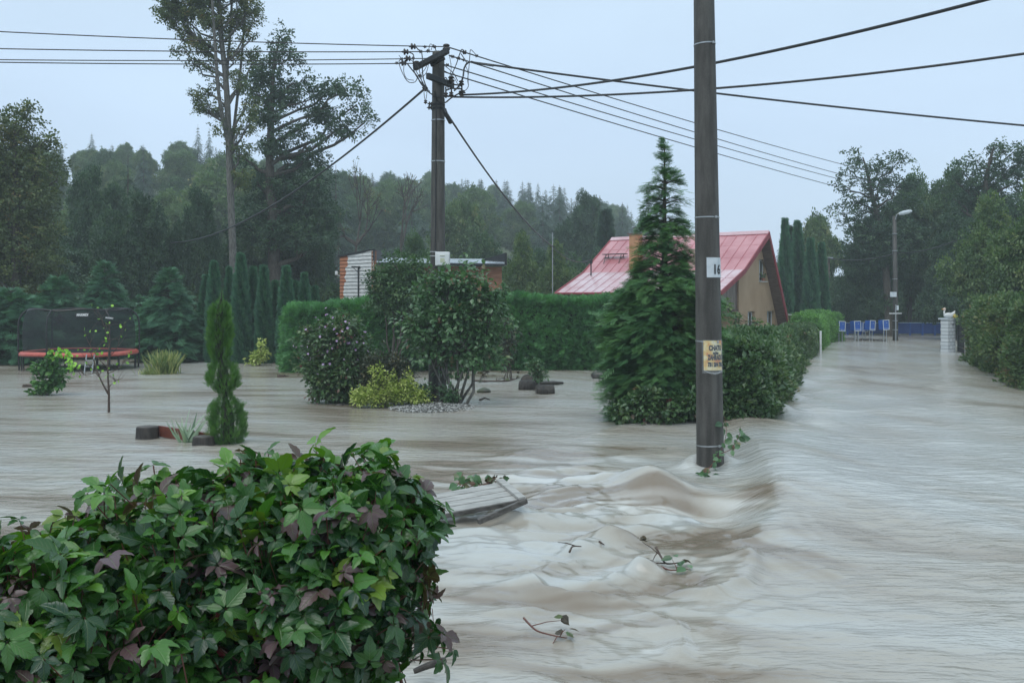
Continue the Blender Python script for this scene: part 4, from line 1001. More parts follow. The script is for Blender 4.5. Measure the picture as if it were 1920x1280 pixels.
# ------------------------------------------------------------------ writing
def text_mesh(body, size=1.0, bold=.0, shear=0, width=None):
    cu = bpy.data.curves.new("text", 'FONT'); cu.body = body; cu.size = size; cu.offset = bold; cu.align_x = 'CENTER'; cu.align_y = 'CENTER'; cu.shear = shear; cu.resolution_u = 3
    o = bpy.data.objects.new("text", cu); COL.objects.link(o)
    me = o.evaluated_get(bpy.context.evaluated_depsgraph_get()).to_mesh()
    V = np.array([v.co[:] for v in me.vertices]); F = [list(p.vertices) for p in me.polygons]
    bpy.data.objects.remove(o); bpy.data.curves.remove(cu)
    if width: V[:, 0] *= width / (V[:, 0].max() - V[:, 0].min())
    g = {}
    for f in F: g.setdefault(len(f), []).append(f)
    return V, [np.array(v) for v in g.values()]
def wrap(V, axis, rad, th0, zc, off):
    """bend flat (x, y) onto a leaning pole; th 0 looks at -Y, positive to the right"""
    th = th0 + V[:, 0] / rad(zc); z = zc + V[:, 1]
    c = axis(z); R = rad(z) + off
    return np.stack([c[:, 0] + R * np.sin(th), c[:, 1] - R * np.cos(th), z], 1)

# ------------------------------------------------------------------ numbered pole
D1 = 14.8
pA, pB = P(1332, 880, D1), P(1320, 0, D1)
def axis1(z):
    z = np.atleast_1d(z); t = (z - pA[2]) / (pB[2] - pA[2])
    return np.stack([pA[0] + (pB[0] - pA[0]) * t, pA[1] + (pB[1] - pA[1]) * t, z], 1)
def rad1(z): return np.interp(z, [-.6, 0, 3, 6.95, 9.3], [.207, .203, .183, .152, .138])
pole = thing('utility_pole', "thick dark concrete pole in the torrent carrying a number plate", 'pole', (pA[0], pA[1], 0))
zs = np.linspace(-.6, 9.3, 34); A = Acc(); V, F = tube(axis1(zs), rad1(zs), 40); A.add(V, F)
o = A.build('shaft', MT['concrete'], pole, True); put(o, pole.location)
for yy, tilt in ((84, .01), (408, 0), (640, -.01), (833, .008)):
    zc = P(0, yy, D1)[2]; th = np.linspace(0, 2 * np.pi, 41)[:-1]; r0 = rad1(zc) + .003
    V = []; 
    for dz_, ex in ((-.009, 0), (-.009, .003), (.009, .003), (.009, 0)):
        zz = zc + dz_ + tilt * np.sin(th); c = axis1(zz); V.append(np.stack([c[:, 0] + (r0 + ex) * np.sin(th), c[:, 1] - (r0 + ex) * np.cos(th), zz], 1))
    V = np.array(V).reshape(-1, 3); F = [[k * 40 + i, k * 40 + (i + 1) % 40, (k + 1) * 40 + (i + 1) % 40, (k + 1) * 40 + i] for k in range(3) for i in range(40)]
    A = Acc(); A.add(V, [np.array(F)]); c = axis1(zc)[0]; A.add(*bevbox([c[0] + .1, c[1] - r0 * .9, zc], [.03, .03, .035], .004)); put(A.build('steel_band', MT['galv'], pole), pole.location)
def patch(w_, h_, th0, zc, off, n=14, m_=6, wav=0, seed=1):
    u, v = np.meshgrid(np.linspace(-w_ / 2, w_ / 2, n), np.linspace(-h_ / 2, h_ / 2, m_)); Vf = np.stack([u.ravel(), v.ravel()], 1)
    P3 = wrap(Vf, axis1, rad1, th0, zc, off + wav * vn(u.ravel() * 30, v.ravel() * 22, seed))
    i = (np.arange(m_ - 1)[:, None] * n + np.arange(n - 1)[None]).reshape(-1); return P3, [np.stack([i, i + 1, i + n + 1, i + n], -1)]
zc = P(0, 502, D1)[2]
A = Acc(); A.add(*patch(.29, M(37, D1), math.radians(30), zc, .006)); pl = put(A.build('number_plate', MT['palegrey'], pole, True), pole.location)
V, F = text_mesh("16", .215, .007, 0, .125)
A = Acc(); A.add(wrap(V * [1, .9, 1], axis1, rad1, math.radians(34), zc - .035, .010), F); o = A.build('lettering', MT['letter'], pl); put(o, pole.location)

def mat_poster():
    m, t, b, o = newmat("poster_paper")
    n = noise_node(t, 7, 3, (1, 1, 1)); r = ramp_node(t, [(.36, (.55, .20, .05)), (.46, (.62, .42, .12)), (.58, (.66, .58, .34)), (.7, (.60, .60, .50))], n)
    t.links.new(r.outputs[0], b.inputs["Base Color"]); b.inputs["Roughness"].default_value = .35; b.inputs["Specular IOR Level"].default_value = .6
    return m
zp = P(0, 665, D1)[2]; th = math.radians(12); wp_ = .305
poster = thing('poster', "yellow and orange paper notice under wet plastic on the numbered pole", 'poster', axis1(zp)[0])
A = Acc(); A.add(*patch(wp_, M(55, D1), th, zp, .007, 16, 12, .002)); paper = put(A.build('paper', mat_poster(), poster, True), poster.location)
for body, yy, w_, sz in (("KOUPÍM", 647, .17, .045), ("CHATU", 651.5, .20, .10), ("nebo", 660.5, .09, .045), ("ZAHRADU", 669, .235, .10), ("731 204 756", 682, .235, .08)):
    if body == "KOUPÍM": continue
    V, F = text_mesh(body, sz, .007, 0, w_); A = Acc(); A.add(wrap(V, axis1, rad1, th + .12, P(0, yy, D1)[2], .0125), F); put(A.build('lettering', MT['letter'], paper), poster.location)
m, t_, b_, o_ = newmat("clear_plastic"); tr = t_.nodes.new("ShaderNodeBsdfTransparent"); mx = t_.nodes.new("ShaderNodeMixShader"); mx.inputs[0].default_value = .12
b_.inputs["Base Color"].default_value = (.75, .8, .82, 1); b_.inputs["Roughness"].default_value = .12
t_.links.new(tr.outputs[0], mx.inputs[1]); t_.links.new(b_.outputs[0], mx.inputs[2]); t_.links.new(mx.outputs[0], o_.inputs[0]); MT['plastic'] = m
A = Acc(); V, F = patch(wp_ + .04, M(62, D1), th, zp - .015, .017, 22, 16, .004, 3); A.add(V, F)
fold = [(u, -.215 - .05 * math.sin(math.pi * (u / wp_ + .5))) for u in np.linspace(-wp_ / 2, wp_ / 2, 16)]
Vf = np.array(fold); A.add(*tube(wrap(Vf, axis1, rad1, th, zp, .016), [.004 + .010 * math.sin(math.pi * k / 15) for k in range(16)], 8))
put(A.build('plastic_sleeve', MT['plastic'], poster, True), poster.location)
# climbing plant torn loose at the foot of the pole
def creeper(name, label, paths, seed, leaf='lilac', size=.09, n=60, rad=.006, cat='climbing plant'):
    r = np.random.default_rng(seed); b = np.array(paths[0][0], float); t = thing(name, label, cat, b); A = Acc(); B = Acc()
    for p in paths:
        q = smooth_path(p, 6); A.add(*tube(q, np.linspace(rad, rad * .4, len(q)), 5))
        k = n; ii = r.integers(len(q) // 4, len(q), k); d = unit(r.normal(size=(k, 3)) + [0, -.2, -.6])
        scatter(B, T_OVAL, q[ii] + r.normal(size=(k, 3)) * .025, d, unit(r.normal(size=(k, 3)) * .6 + [0, -1, .4]), size * r.uniform(.6, 1.2, k), r.random(k))
    put(A.build('stem', MT['redtwig'], t), b); put(B.build('foliage', MT[leaf], t), b); return t
creeper('climbing_plant', "torn leafy creeper clinging to the foot of the numbered pole", [
  [P(1308, 893, 14.5), P(1335, 870, 14.4), P(1352, 845, 14.5), P(1362, 810, 14.6), P(1358, 780, 14.7)], [P(1352, 850, 14.45), P(1372, 840, 14.4), P(1386, 815, 14.5), P(1388, 800, 14.5)],
  [P(1330, 880, 14.4), P(1315, 893, 14.2), P(1303, 897, 14.2)], [P(1335, 872, 14.4), P(1322, 889, 14.15), P(1330, 895, 14.1)]], 3, 'lilac', .13, 15)

# ------------------------------------------------------------------ crossarm pole
D2 = 24.0
q0, q1 = P(820, 757, D2), P(822, 98, D2)
pole2 = thing('utility_pole', "concrete pole with crossarms and insulators on the gravel island", 'pole', (q0[0], q0[1], 0))
def ax2(z):
    z = np.atleast_1d(z); t = z / q1[2]; return np.stack([q0[0] + (q1[0] - q0[0]) * t, np.full(len(z), D2), z], 1)
def rd2(z): return np.interp(z, [0, 3, 8.4], [.225, .18, .145])
A = Acc(); zs = np.linspace(-.5, q1[2], 26); A.add(*tube(ax2(zs), rd2(zs), 28)); put(A.build('shaft', MT['concrete'], pole2, True), pole2.location)
A = Acc(); zs = np.linspace(.1, 7.4, 24); c = ax2(zs); c[:, 0] -= rd2(zs) * .25; c[:, 1] -= rd2(zs) * .97 + .012; A.add(*tube(c, .014, 6)); put(A.build('earth_cable', MT['iron'], pole2), pole2.location)
A = Acc(); zs = np.linspace(.05, 3.3, 12); c = ax2(zs); c[:, 0] += rd2(zs) * .3 + .0; c[:, 1] -= rd2(zs) * .97 + .02; A.add(*tube(c, .02, 8)); put(A.build('conduit', MT['galv'], pole2), pole2.location)
for yy in (226, 303, 560, 205, 198):
    zc = P(0, yy, D2)[2]; th = np.linspace(0, 2 * np.pi, 25); c = ax2(zc)[0]; rr = rd2(zc) + .004
    A = Acc(); hgt = .012 if yy > 210 else .03
    A.add(*lathe([(rr, -hgt), (rr + .008, -hgt), (rr + .008, hgt), (rr, hgt)], 28, c)); put(A.build('steel_band', MT['galv'] if yy > 210 else MT['iron'], pole2), pole2.location)
def beam(a_, b_, w_, h_):
    a_, b_ = np.array(a_, float), np.array(b_, float); d = b_ - a_; L_ = np.linalg.norm(d); x = d / L_; y = unit(np.cross([0, 0, 1], x)); z = np.cross(x, y)
    R = np.stack([x, y, z], 1); return bevbox((a_ + b_) / 2, [L_, w_, h_], min(w_, h_) * .12, R)
for a_, b_, w_, h_ in ((P(780, 131, 24.4), P(841, 99, 23.3), .10, .14), (P(803, 146, 23.5), P(850, 164, 24.5), .10, .14)):
    A = Acc(); off = np.array([0, -.2, 0]); A.add(*beam(a_ + off, b_ + off, w_, h_)); put(A.build('crossarm', MT['iron'], pole2), pole2.location)
A = Acc()
for a_, b_ in (((846, 158), (866, 161)), ((846, 166), (866, 167)), ((866, 152), (866, 178)), ((836, 163), (836, 178)), ((846, 160), (847, 178)), ((812, 182), (845, 181)), ((845, 182), (852, 182)), ((836, 170), (846, 166))):
    A.add(*tube([P(*a_, 23.8), P(*b_, 23.8)], .018, 6))
A.add(*beam(P(806, 118, 23.75), P(832, 104, 23.6), .05, .22))
put(A.build('bracket', MT['iron'], pole2), pole2.location)
INS = [(0, -.09), (.018, -.085), (.022, -.05), (.062, -.045), (.07, -.02), (.05, -.005), (.03, .0), (.03, .012), (.058, .02), (.06, .04), (.04, .055), (.0, .06)]
def insul(x, y, D, s=1.0, R=None):
    A = Acc(); V, F = lathe(np.array(INS) * 1.15 * s, 12, (0, 0, 0), R); A.add(V + P(x, y, D), F); put(A.build('insulator', MT['porc'], pole2, True), pole2.location)
Rx = ry(math.pi / 2)
for x, y, D, s_, R in ((837, 89, 23.2, 1.15, None), (781, 121, 24.2, 1.2, None), (846, 149, 24.1, 1.1, None), (865, 156, 23.8, .9, None), (866, 175, 23.8, 1.0, rx(math.pi)), (846, 177, 23.8, .8, None), (836, 178, 23.8, .8, None),
    (774.5, 87.5, 24, 1.0, Rx), (761, 97.5, 24, 1.0, Rx), (765, 110, 24, 1.0, Rx), (757, 118, 24, 1.0, Rx), (789, 97, 24, .6, Rx), (803, 96, 24, .6, Rx), (797, 88, 24, .5, Rx), (815, 88, 24, .55, Rx), (775, 109.5, 24, .5, Rx), (753, 110.5, 24, .5, Rx),
    (744, 118.5, 24, .5, Rx), (776, 119, 24, .5, Rx), (871, 98, 24, .75, Rx), (894, 105, 24, .55, Rx), (860, 110, 24, .6, Rx), (849, 106.5, 24, .6, Rx), (870, 113, 24, .5, Rx), (839, 122, 24, .55, Rx), (798, 191, 24, .6, None), (797, 166, 23.9, .9, ry(.8)), (788, 143, 24, .6, Rx),
    (807, 195, 23.8, .7, Rx), (806, 202, 23.8, .7, Rx)):
    insul(x, y, D, s_, R)
LOOPS = [([(753, 110), (748, 118), (756, 140), (766, 154), (778, 154), (783, 145)], .010), ([(748, 104), (757, 118), (757, 135), (763, 148), (776, 151)], .008), ([(764, 120), (774, 133), (782, 143), (790, 158), (803, 172), (811, 178)], .016),
  ([(776, 119), (780, 133), (790, 150), (799, 165)], .010), ([(779, 87), (784, 93), (790, 98), (792, 110), (792, 130), (794, 148), (800, 165)], .014), ([(766, 98), (775, 103), (775, 116), (776, 132), (782, 145), (795, 162)], .014),
  ([(803, 97), (807, 83), (815, 90), (818, 99)], .008), ([(845, 145), (855, 122), (864, 96), (868, 94), (872, 102)], .012), ([(881, 105), (882, 94), (886, 96), (893, 104)], .009), ([(881, 104), (879, 130), (877, 150), (878, 162), (872, 170), (864, 168)], .010),
  ([(852, 170), (862, 160), (868, 145), (870, 130), (875, 120), (884, 116)], .022), ([(884, 116), (900, 120), (925, 124)], .022), ([(816, 170), (816, 182), (822, 191), (834, 193), (846, 184), (862, 175), (872, 174)], .018), ([(822, 98), (823, 110), (825, 128)], .008),
  ([(796, 168), (795, 175), (797, 190)], .008), ([(801, 166), (800, 178), (798, 190)], .008), ([(829, 120), (842, 130), (852, 140), (858, 152)], .010), ([(864, 101), (869, 108), (875, 118)], .012), ([(832, 148), (836, 146), (839, 152), (840, 168)], .014), ([(795, 112), (800, 121), (797, 130), (790, 138)], .008),
  ([(826, 184), (832, 184), (833, 200), (836, 212)], .016), ([(872, 122), (877, 135), (878, 160)], .008), ([(805, 112), (800, 135), (792, 145)], .008), ([(833, 133), (848, 142), (857, 156), (862, 165)], .008), ([(843, 106), (846, 128), (842, 150)], .008), ([(808, 95), (813, 84), (818, 96)], .008), ([(770, 112), (784, 126), (788, 140), (793, 158), (806, 172)], .010)]
rr_ = np.random.default_rng(4)
for pts, rd in LOOPS:
    p = smooth_path([P(x, y, 23.6 + .25 * math.sin(k * 1.3 + x)) for k, (x, y) in enumerate(pts)], 6); A = Acc(); A.add(*tube(p, rd, 5)); put(A.build('jumper_wire', MT['wire'], pole2), pole2.location)
bx = Acc(); bx.add(*bevbox(P(830, 485.5, 23.6), [.34, .20, .33], .012)); jb = put(bx.build('junction_box', MT['white'], pole2), pole2.location)
bx = Acc(); bx.add(*bevbox(P(831, 486, 23.485), [.27, .012, .27], .004)); bx.add(*bevbox(P(829, 479, 23.475), [.12, .012, .022], .003)); dr = put(bx.build('door', MT['white'], jb), pole2.location)
bx = Acc(); bx.add(*bevbox(P(829.5, 479, 23.467), [.11, .006, .014], .002)); bx.add(*bevbox(P(829.5, 488, 23.474), [.10, .006, .10], .002)); put(bx.build('label_panel', surf("yellowed_label", (.42, .45, .30), (.55, .56, .42), 30, .5, 0), jb), pole2.location)
bx = Acc(); bx.add(*tube([P(806, 472, 23.8), P(818, 472, 23.72)], .012, 6)); bx.add(*tube([P(806, 480, 23.8), P(818, 480, 23.72)], .012, 6)); put(bx.build('mounting_strap', MT['galv'], pole2), pole2.location)
# parcel of wires
G_W = "overhead wires running between the poles"
def wire(name, label, a_, b_, sag, rad, n=40, group=G_W):
    A = Acc(); p = catenary(a_, b_, sag, n); A.add(*tube(p, rad, 6)); o = A.build(name, MT['wire']); put(o, p[0]); return tag(o, label, 'wire', group)
wire('overhead_wire', "topmost of the four thin wires left of the crossarm pole", P(838, 88, 24), P(-700, 18, 21), .12, .013)
wire('overhead_wire', "second from top thin wire left of the crossarm pole", P(826, 97, 24), P(-700, 72, 21), .10, .013)
wire('overhead_wire', "third from top thin wire left of the crossarm pole", P(800, 110, 24), P(-700, 99, 21), .10, .012)
wire('overhead_wire', "lowest of the four thin wires left of the crossarm pole", P(795, 119, 24), P(-700, 100, 21), .10, .013)
wire('overhead_wire', "highest thin wire descending right from the crossarm pole to far trees", P(838, 88, 24), P(1810, 358, 90), .42, .016)
wire('overhead_wire', "second thin wire descending right from the crossarm pole", P(842, 104, 24), P(1800, 378, 90), .38, .016)
wire('overhead_wire', "third thin wire descending right from the crossarm pole", P(828, 120, 24), P(1800, 386, 90), .35, .016)
wire('overhead_wire', "lowest thin wire descending right from the crossarm pole", P(826, 133, 24), P(1800, 402, 90), .35, .016)
wire('overhead_cable', "thick black cable rising from the crossarm pole to the top right", P(868, 178, 23.8), P(1960, -30, 11.8), .28, .024)
wire('overhead_cable', "thick black cable running nearly level to the right frame edge", P(850, 182, 23.8), P(2150, 66, 16), .30, .024)
wire('overhead_cable', "thick black cable sinking to the right behind the numbered pole", P(884, 117, 23.8), P(2150, 255, 26), .12, .026)
wire('overhead_cable', "black cable dropping left from the pole past the oak", P(797, 166, 23.9), P(320, 455, 52), .9, .028)
wire('overhead_cable', "black cable dropping right from the pole to the thin mast", P(833, 205, 23.9), P(1036, 462, 44.5), .35, .026)
wire('overhead_cable', "thin sagging cable between the mast and the roof of the house", P(1036, 462, 44.5), P(1107, 487, 52.4), .35, .018)
A = Acc(); A.add(*tube(smooth_path([P(832, 203, 23.75), P(836, 214, 23.8), P(841, 222, 23.85), P(846, 232, 23.9)], 5), [.03] + [.055] * 14 + [.03], 6)); put(A.build('cable_clamp', MT['iron'], pole2), pole2.location)
t = thing('antenna_mast', "thin pale upright mast behind the hedge left of the red roof", 'mast', P(1036, 620, 44.5) * [1, 1, 0])
A = Acc(); b_ = P(1036, 436, 44.5); A.add(*tube([[b_[0], b_[1], -.5], b_], .022, 6)); put(A.build('mast_tube', MT['galv'], t), t.location)
A = Acc(); A.add(*tube([P(1031, 462, 44.5), P(1041, 462, 44.5)], .02, 5)); A.add(*tube([P(1033, 470, 44.5), P(1039, 470, 44.5)], .015, 5)); put(A.build('cross_bracket', MT['iron'], t), t.location)

# gravel island round the pole
r = np.random.default_rng(8); c = np.array([P(812, 766, 23.2)[0], 22.9, -.02]); A = Acc()
ico = []
def pebble(seed):
    rr = np.random.default_rng(seed); a_ = [(.0, -.5), (.42, -.34), (.5, 0), (.36, .36), (0, .46)]; V, F = lathe([(max(.02, x), z) for x, z in a_], 6); return V * (1 + rr.normal(size=V.shape) * .12) * [1, .8, .6], F
MT['pebble'] = leafmat("river_pebble", [(0, (.10, .10, .09)), (.5, (.26, .26, .25)), (1, (.50, .50, .48))], .4, 0, .5, gain=False)
for k in range(6):
    n = 240; V0, F0 = pebble(k); q = r.random(n) ** .5; an = r.uniform(0, 6.283, n)
    px_ = np.stack([c[0] + q * np.cos(an) * .98, c[1] + q * np.sin(an) * 1.05, .015 + .07 * (1 - q ** 2) + r.uniform(-.01, .015, n)], 1)
    scatter(A, (V0, F0), px_, r.normal(size=(n, 3)) * [1, 1, .2], unit(r.normal(size=(n, 3)) * .4 + [0, 0, 1]), r.uniform(.025, .06, n), r.random(n))
V, F = lathe([(1.15, -.2), (1.02, -.03), (.8, .025), (.4, .06), (0.01, .07)], 40); A.add(V * [1, 1.05, 1] + c, F, rnd=.05)
o = A.build('gravel', MT['pebble'], None, True); put(o, c); tag(o, kind='stuff', label="patch of pale river pebbles round the foot of pole and lilac", cat='gravel')

# ------------------------------------------------------------------ red-roofed house
e_, n_ = np.array([.783, -.62, 0]), np.array([.62, .783, 0]); Rl = np.array([5.59, 55.8, 0])
def HP(t, s, z): return Rl + e_ * t - n_ * s + np.array([0, 0, z])
def prism(prof, t0, t1):
    """polygon in (s, z) swept along the ridge"""
    k = len(prof); V = [HP(t0, s, z) for s, z in prof] + [HP(t1, s, z) for s, z in prof]
    F = {}; F[4] = [[i, (i + 1) % k, k + (i + 1) % k, k + i] for i in range(k)]; ends = [list(range(k))[::-1], list(range(k, 2 * k))]
    if k == 4: F[4] += ends; return np.array(V), [np.array(F[4])]
    return np.array(V), [np.array(F[4]), np.array(ends)]
house = thing('house', "ochre cottage with a steep pale red metal roof behind the tall cypress", 'house', HP(4.6, 0, 0))
def hput(A, name, mat, parent=None, smooth=False): return put(A.build(name, mat, parent or house, smooth), house.location)
def mat_stucco():
    m, t, b, o = newmat("ochre_stucco"); n = noise_node(t, 1.2, 5, (1, 1, .5)); n2 = noise_node(t, 45, 3)
    r = ramp_node(t, [(.3, (.36, .24, .15)), (.7, (.47, .33, .215))], n); t.links.new(r.outputs[0], b.inputs["Base Color"]); b.inputs["Roughness"].default_value = .85; bump(t, b, n2, .5, .02); return m
MT['stucco'] = mat_stucco()
TW = 8.83
def zr(s):
    return np.interp(s, [-2.45, 0, 2.8, 5.3], [1.2, 5.85, 3.93, 2.85])
wins = [(-.79, .04, 3.42, 4.52), (-1.88, -.92, .75, 1.9), (.51, 1.35, .75, 1.9)]
# gable wall with real openings: strips between s breaks
A = Acc(); brk = sorted({-2.3, 2.36, 0.0, *[w[0] for w in wins], *[w[1] for w in wins], 1.8, -.92, -.4})
th_ = .3
for s0, s1 in zip(brk[:-1], brk[1:]):
    sm = (s0 + s1) / 2; holes = sorted([(w[2], w[3]) for w in wins if w[0] - 1e-6 <= sm <= w[1] + 1e-6]); z0 = -.6
    for hz in holes + [None]:
        if hz is None:
            A.add(*prism([(s0, z0), (s1, z0), (s1, zr(s1) - .16), (s0, zr(s0) - .16)], TW - th_, TW)); break
        A.add(*prism([(s0, z0), (s1, z0), (s1, hz[0]), (s0, hz[0])], TW - th_, TW)); z0 = hz[1]
wallo = hput(A, 'gable_wall', MT['stucco'])
A = Acc(); A.add(*prism([(2.36, -.6), (2.36, 4.0), (2.1, 4.15), (2.1, -.6)], .35, TW - th_ - .003)); A.add(*prism([(-2.3, -.6), (-2.0, -.6), (-2.0, 1.9), (-2.3, 1.3)], .35, TW - th_ - .003)); A.add(*prism([(2.1, -.6), (2.1, 4.1), (0, 5.6), (-1.98, 1.85), (-1.98, -.6)], .35, .6)); hput(A, 'side_wall', MT['stucco'])
def mat_roof(name, c1, c2, rough):
    m, t, b, o = newmat(name); n = noise_node(t, .9, 5); n2 = noise_node(t, 6, 3, (1, 1, 3))
    r = ramp_node(t, [(.35, c1), (.6, c2)], n); t.links.new(r.outputs[0], b.inputs["Base Color"]); b.inputs["Roughness"].default_value = rough; b.inputs["Specular IOR Level"].default_value = .7
    b.inputs["Coat Weight"].default_value = .6; b.inputs["Coat Roughness"].default_value = .15; bump(t, b, n2, .12, .02); return m
MT['roof'] = mat_roof("red_sheet_roof", (.42, .13, .15), (.52, .21, .23), .35); MT['roofsheen'] = mat_roof("sheen_sheet_roof", (.50, .27, .29), (.60, .42, .45), .22)  # lower slope paler: sky reflection mixed into its paint colour
MT['verge'] = surf("dark_red_trim", (.22, .03, .045), (.30, .05, .06), 3, .35, .1)
t0, t1 = 0.0, 9.33; thk = .07
def slopeprof(s0, s1, up=0): return [(s0, zr(s0) + up), (s1, zr(s1) + up), (s1, zr(s1) + up - thk), (s0, zr(s0) + up - thk)]
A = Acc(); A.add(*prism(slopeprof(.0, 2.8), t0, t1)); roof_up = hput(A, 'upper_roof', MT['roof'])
A = Acc(); A.add(*prism(slopeprof(2.803, 5.3), t0, t1)); roof_lo = hput(A, 'lower_roof', MT['roofsheen'])
A = Acc(); A.add(*prism(slopeprof(-2.45, -.0), t0, t1)); hput(A, 'rear_roof', MT['verge'])
for (s0, s1, pr, mt_, nm) in ((.03, 2.8, roof_up, 'roof', 'seam'), (2.83, 5.3, roof_lo, 'roofsheen', 'seam')):
    A = Acc()
    for k in range(1, 17):
        tt = t0 + k * (t1 - t0) / 17; A.add(*prism([(s0, zr(s0) + .035), (s1, zr(s1) + .035), (s1, zr(s1) - .01), (s0, zr(s0) - .01)], tt - .012, tt + .012))
    for sv in np.arange(s0 + .9, s1 - .1, .95):
        A.add(*prism([(sv, zr(sv) + .014), (sv + .03, zr(sv + .03) + .014), (sv + .03, zr(sv + .03) - .01), (sv, zr(sv) - .01)], t0 + .02, t1 - .02))
    hput(A, 'sheet_seams', MT[mt_], pr)
A = Acc(); A.add(*prism([(.16, zr(.16) + .05), (0, 5.97), (-.12, zr(-.12) + .05), (-.09, zr(-.09) + .0), (0, 5.87), (.12, zr(.12) + .0)], t0 - .02, t1 + .02)); hput(A, 'ridge_cap', MT['roofsheen'])
for tt in (t1 + .002, t0 - .062):
    A = Acc(); A.add(*prism([(0, 5.90), (2.8, 3.985), (5.34, 2.89), (5.34, 2.66), (2.8, 3.73), (0, 5.60)], tt, tt + .06)); A.add(*prism([(0.0, 5.90), (0.0, 5.60), (-2.3, 1.2), (-2.5, 1.24)], tt, tt + .06)); hput(A, 'verge_board', MT['verge'])
MT['soffit'] = surf("brown_soffit", (.09, .055, .042), (.15, .10, .08), 3, .7, .3, .02, (1, 1, 6))
A = Acc(); A.add(*prism([(-.03, 5.7), (-2.42, 1.16), (-2.3, 1.08), (0, 5.52)], TW + .003, t1 - .003)); A.add(*prism([(.05, 5.7), (2.8, 3.82), (5.25, 2.76), (5.25, 2.72), (2.8, 3.78), (.05, 5.64)], TW + .003, t1 - .003)); hput(A, 'soffit', MT['soffit'])
A = Acc(); A.add(*tube([HP(t0 - .05, 5.38, 2.80), HP(t1 + .05, 5.38, 2.80)], .06, 8)); hput(A, 'gutter', MT['verge'])
MT['glass'] = surf("window_glass", (.02, .025, .03), (.035, .04, .045), 2, .06, 0, spec=.8)
for (s0, s1, z0, z1) in wins:
    A = Acc(); f = .07; ti, to = TW - .22, TW - .16; sm = s0 + (s1 - s0) * .5
    for q in (((s0, z0), (s0 + f, z0), (s0 + f, z1), (s0, z1)), ((s1 - f, z0), (s1, z0), (s1, z1), (s1 - f, z1)), ((s0 + f, z1 - f), (s1 - f, z1 - f), (s1 - f, z1), (s0 + f, z1)), ((s0 + f, z0), (s1 - f, z0), (s1 - f, z0 + f), (s0 + f, z0 + f)),
              ((sm - f * .6, z0 + f), (sm + f * .6, z0 + f), (sm + f * .6, z1 - f), (sm - f * .6, z1 - f))): A.add(*prism(list(q), ti, to))
    wf = hput(A, 'window_frame', MT['white'])
    A = Acc(); A.add(*prism([(s0 + f, z0 + f), (sm - f * .6, z0 + f), (sm - f * .6, z1 - f), (s0 + f, z1 - f)], ti + .02, ti + .03)); A.add(*prism([(sm + f * .6, z0 + f), (s1 - f, z0 + f), (s1 - f, z1 - f), (sm + f * .6, z1 - f)], ti + .02, ti + .03)); hput(A, 'pane', MT['glass'], wf)
    A = Acc(); A.add(*prism([(s0 - .05, z0 - .04), (s1 + .05, z0 - .04), (s1 + .05, z0 - .003), (s0 - .05, z0 - .003)], TW - .15, TW + .09)); hput(A, 'sill', MT['white'], wf)
# white curtain half drawn in the upper and right lower window
for (s0, s1, z0, z1) in wins: 
    A = Acc(); A.add(*prism([(s1 - .34, z0 + .08), (s1 - .09, z0 + .08), (s1 - .09, z1 - .08), (s1 - .34, z1 - .08)], TW - .26, TW - .25)); hput(A, 'curtain', MT['white'])
MT['plank'] = surf("grey_plank", (.16, .13, .11), (.26, .22, .19), 2, .7, .5, .02, (9, 9, .4))
A = Acc()
for k in range(9):
    s0 = 2.66 + k * .185; A.add(*prism([(s0, 2.04), (s0 + .178, 2.04), (s0 + .178, zr(s0 + .178) - .12), (s0, zr(s0) - .12)], TW - .06, TW - .03 - (k % 2) * .004))
A.add(*prism([(2.68, 2.05), (4.30, 2.05), (4.30, 3.1), (2.68, 3.75)], 5.5, TW - .065)); hput(A, 'wooden_porch_box', MT['plank'])
A = Acc(); A.add(*prism([(2.40, 1.92), (4.34, 1.92), (4.34, 2.035), (2.40, 2.035)], 5.4, TW + .01)); A.add(*prism([(2.38, 2.04), (2.65, 2.04), (2.65, 3.8), (2.38, 3.95)], TW - .10, TW - .07)); hput(A, 'porch_beam', MT['soffit'])
# chimney, roof platform, service mast
def roofbox(A, tc_, s, z, sz): 
    R = np.stack([e_, -n_, [0, 0, 1]], 1); A.add(*bevbox(HP(tc_, s, z), sz, .01, R))
A = Acc(); roofbox(A, 3.0, 2.35, 4.95, [.52, .5, 1.85]); ch = hput(A, 'chimney', surf("chimney_render", (.40, .20, .10), (.50, .27, .14), 4, .8, .4, .02))
A = Acc(); roofbox(A, 3.0, 2.35, 5.91, [.66, .64, .07]); hput(A, 'chimney_cap', MT['soffit'], ch)
A = Acc(); cc_ = HP(3.0, 2.35, 5.95)
A.add(*lathe([(.09, 0), (.09, .12), (.13, .14), (.13, .16), (.02, .2)], 12, cc_)); A.add(*lathe([(.19, .26), (.19, .28), (.03, .33)], 12, cc_))
for q in range(4): A.add(*tube([cc_ + [.1 * math.cos(q * 1.57), .1 * math.sin(q * 1.57), .14], cc_ + [.15 * math.cos(q * 1.57), .15 * math.sin(q * 1.57), .27]], .01, 4))
hput(A, 'cowl', MT['iron'], ch)
A = Acc(); roofbox(A, 1.3, 1.72, 4.93, [1.45, .3, .045])
for q in (.82, 1.78):
    A.add(*tube([HP(q, 1.6, 4.92), HP(q, 1.62, zr(1.62))], .02, 5)); A.add(*tube([HP(q, 1.84, 4.92), HP(q, 2.1, zr(2.1))], .02, 5)); A.add(*tube([HP(q, 1.62, 4.76), HP(q, 1.98, 4.7)], .018, 5))
hput(A, 'roof_step', MT['iron'])
A = Acc(); A.add(*tube([HP(.75, 3.2, 3.6), HP(.75, 3.2, 4.55)], .035, 6)); A.add(*bevbox(HP(.75, 3.2, 4.5), [.16, .12, .22], .01)); hput(A, 'service_mast', MT['iron'])
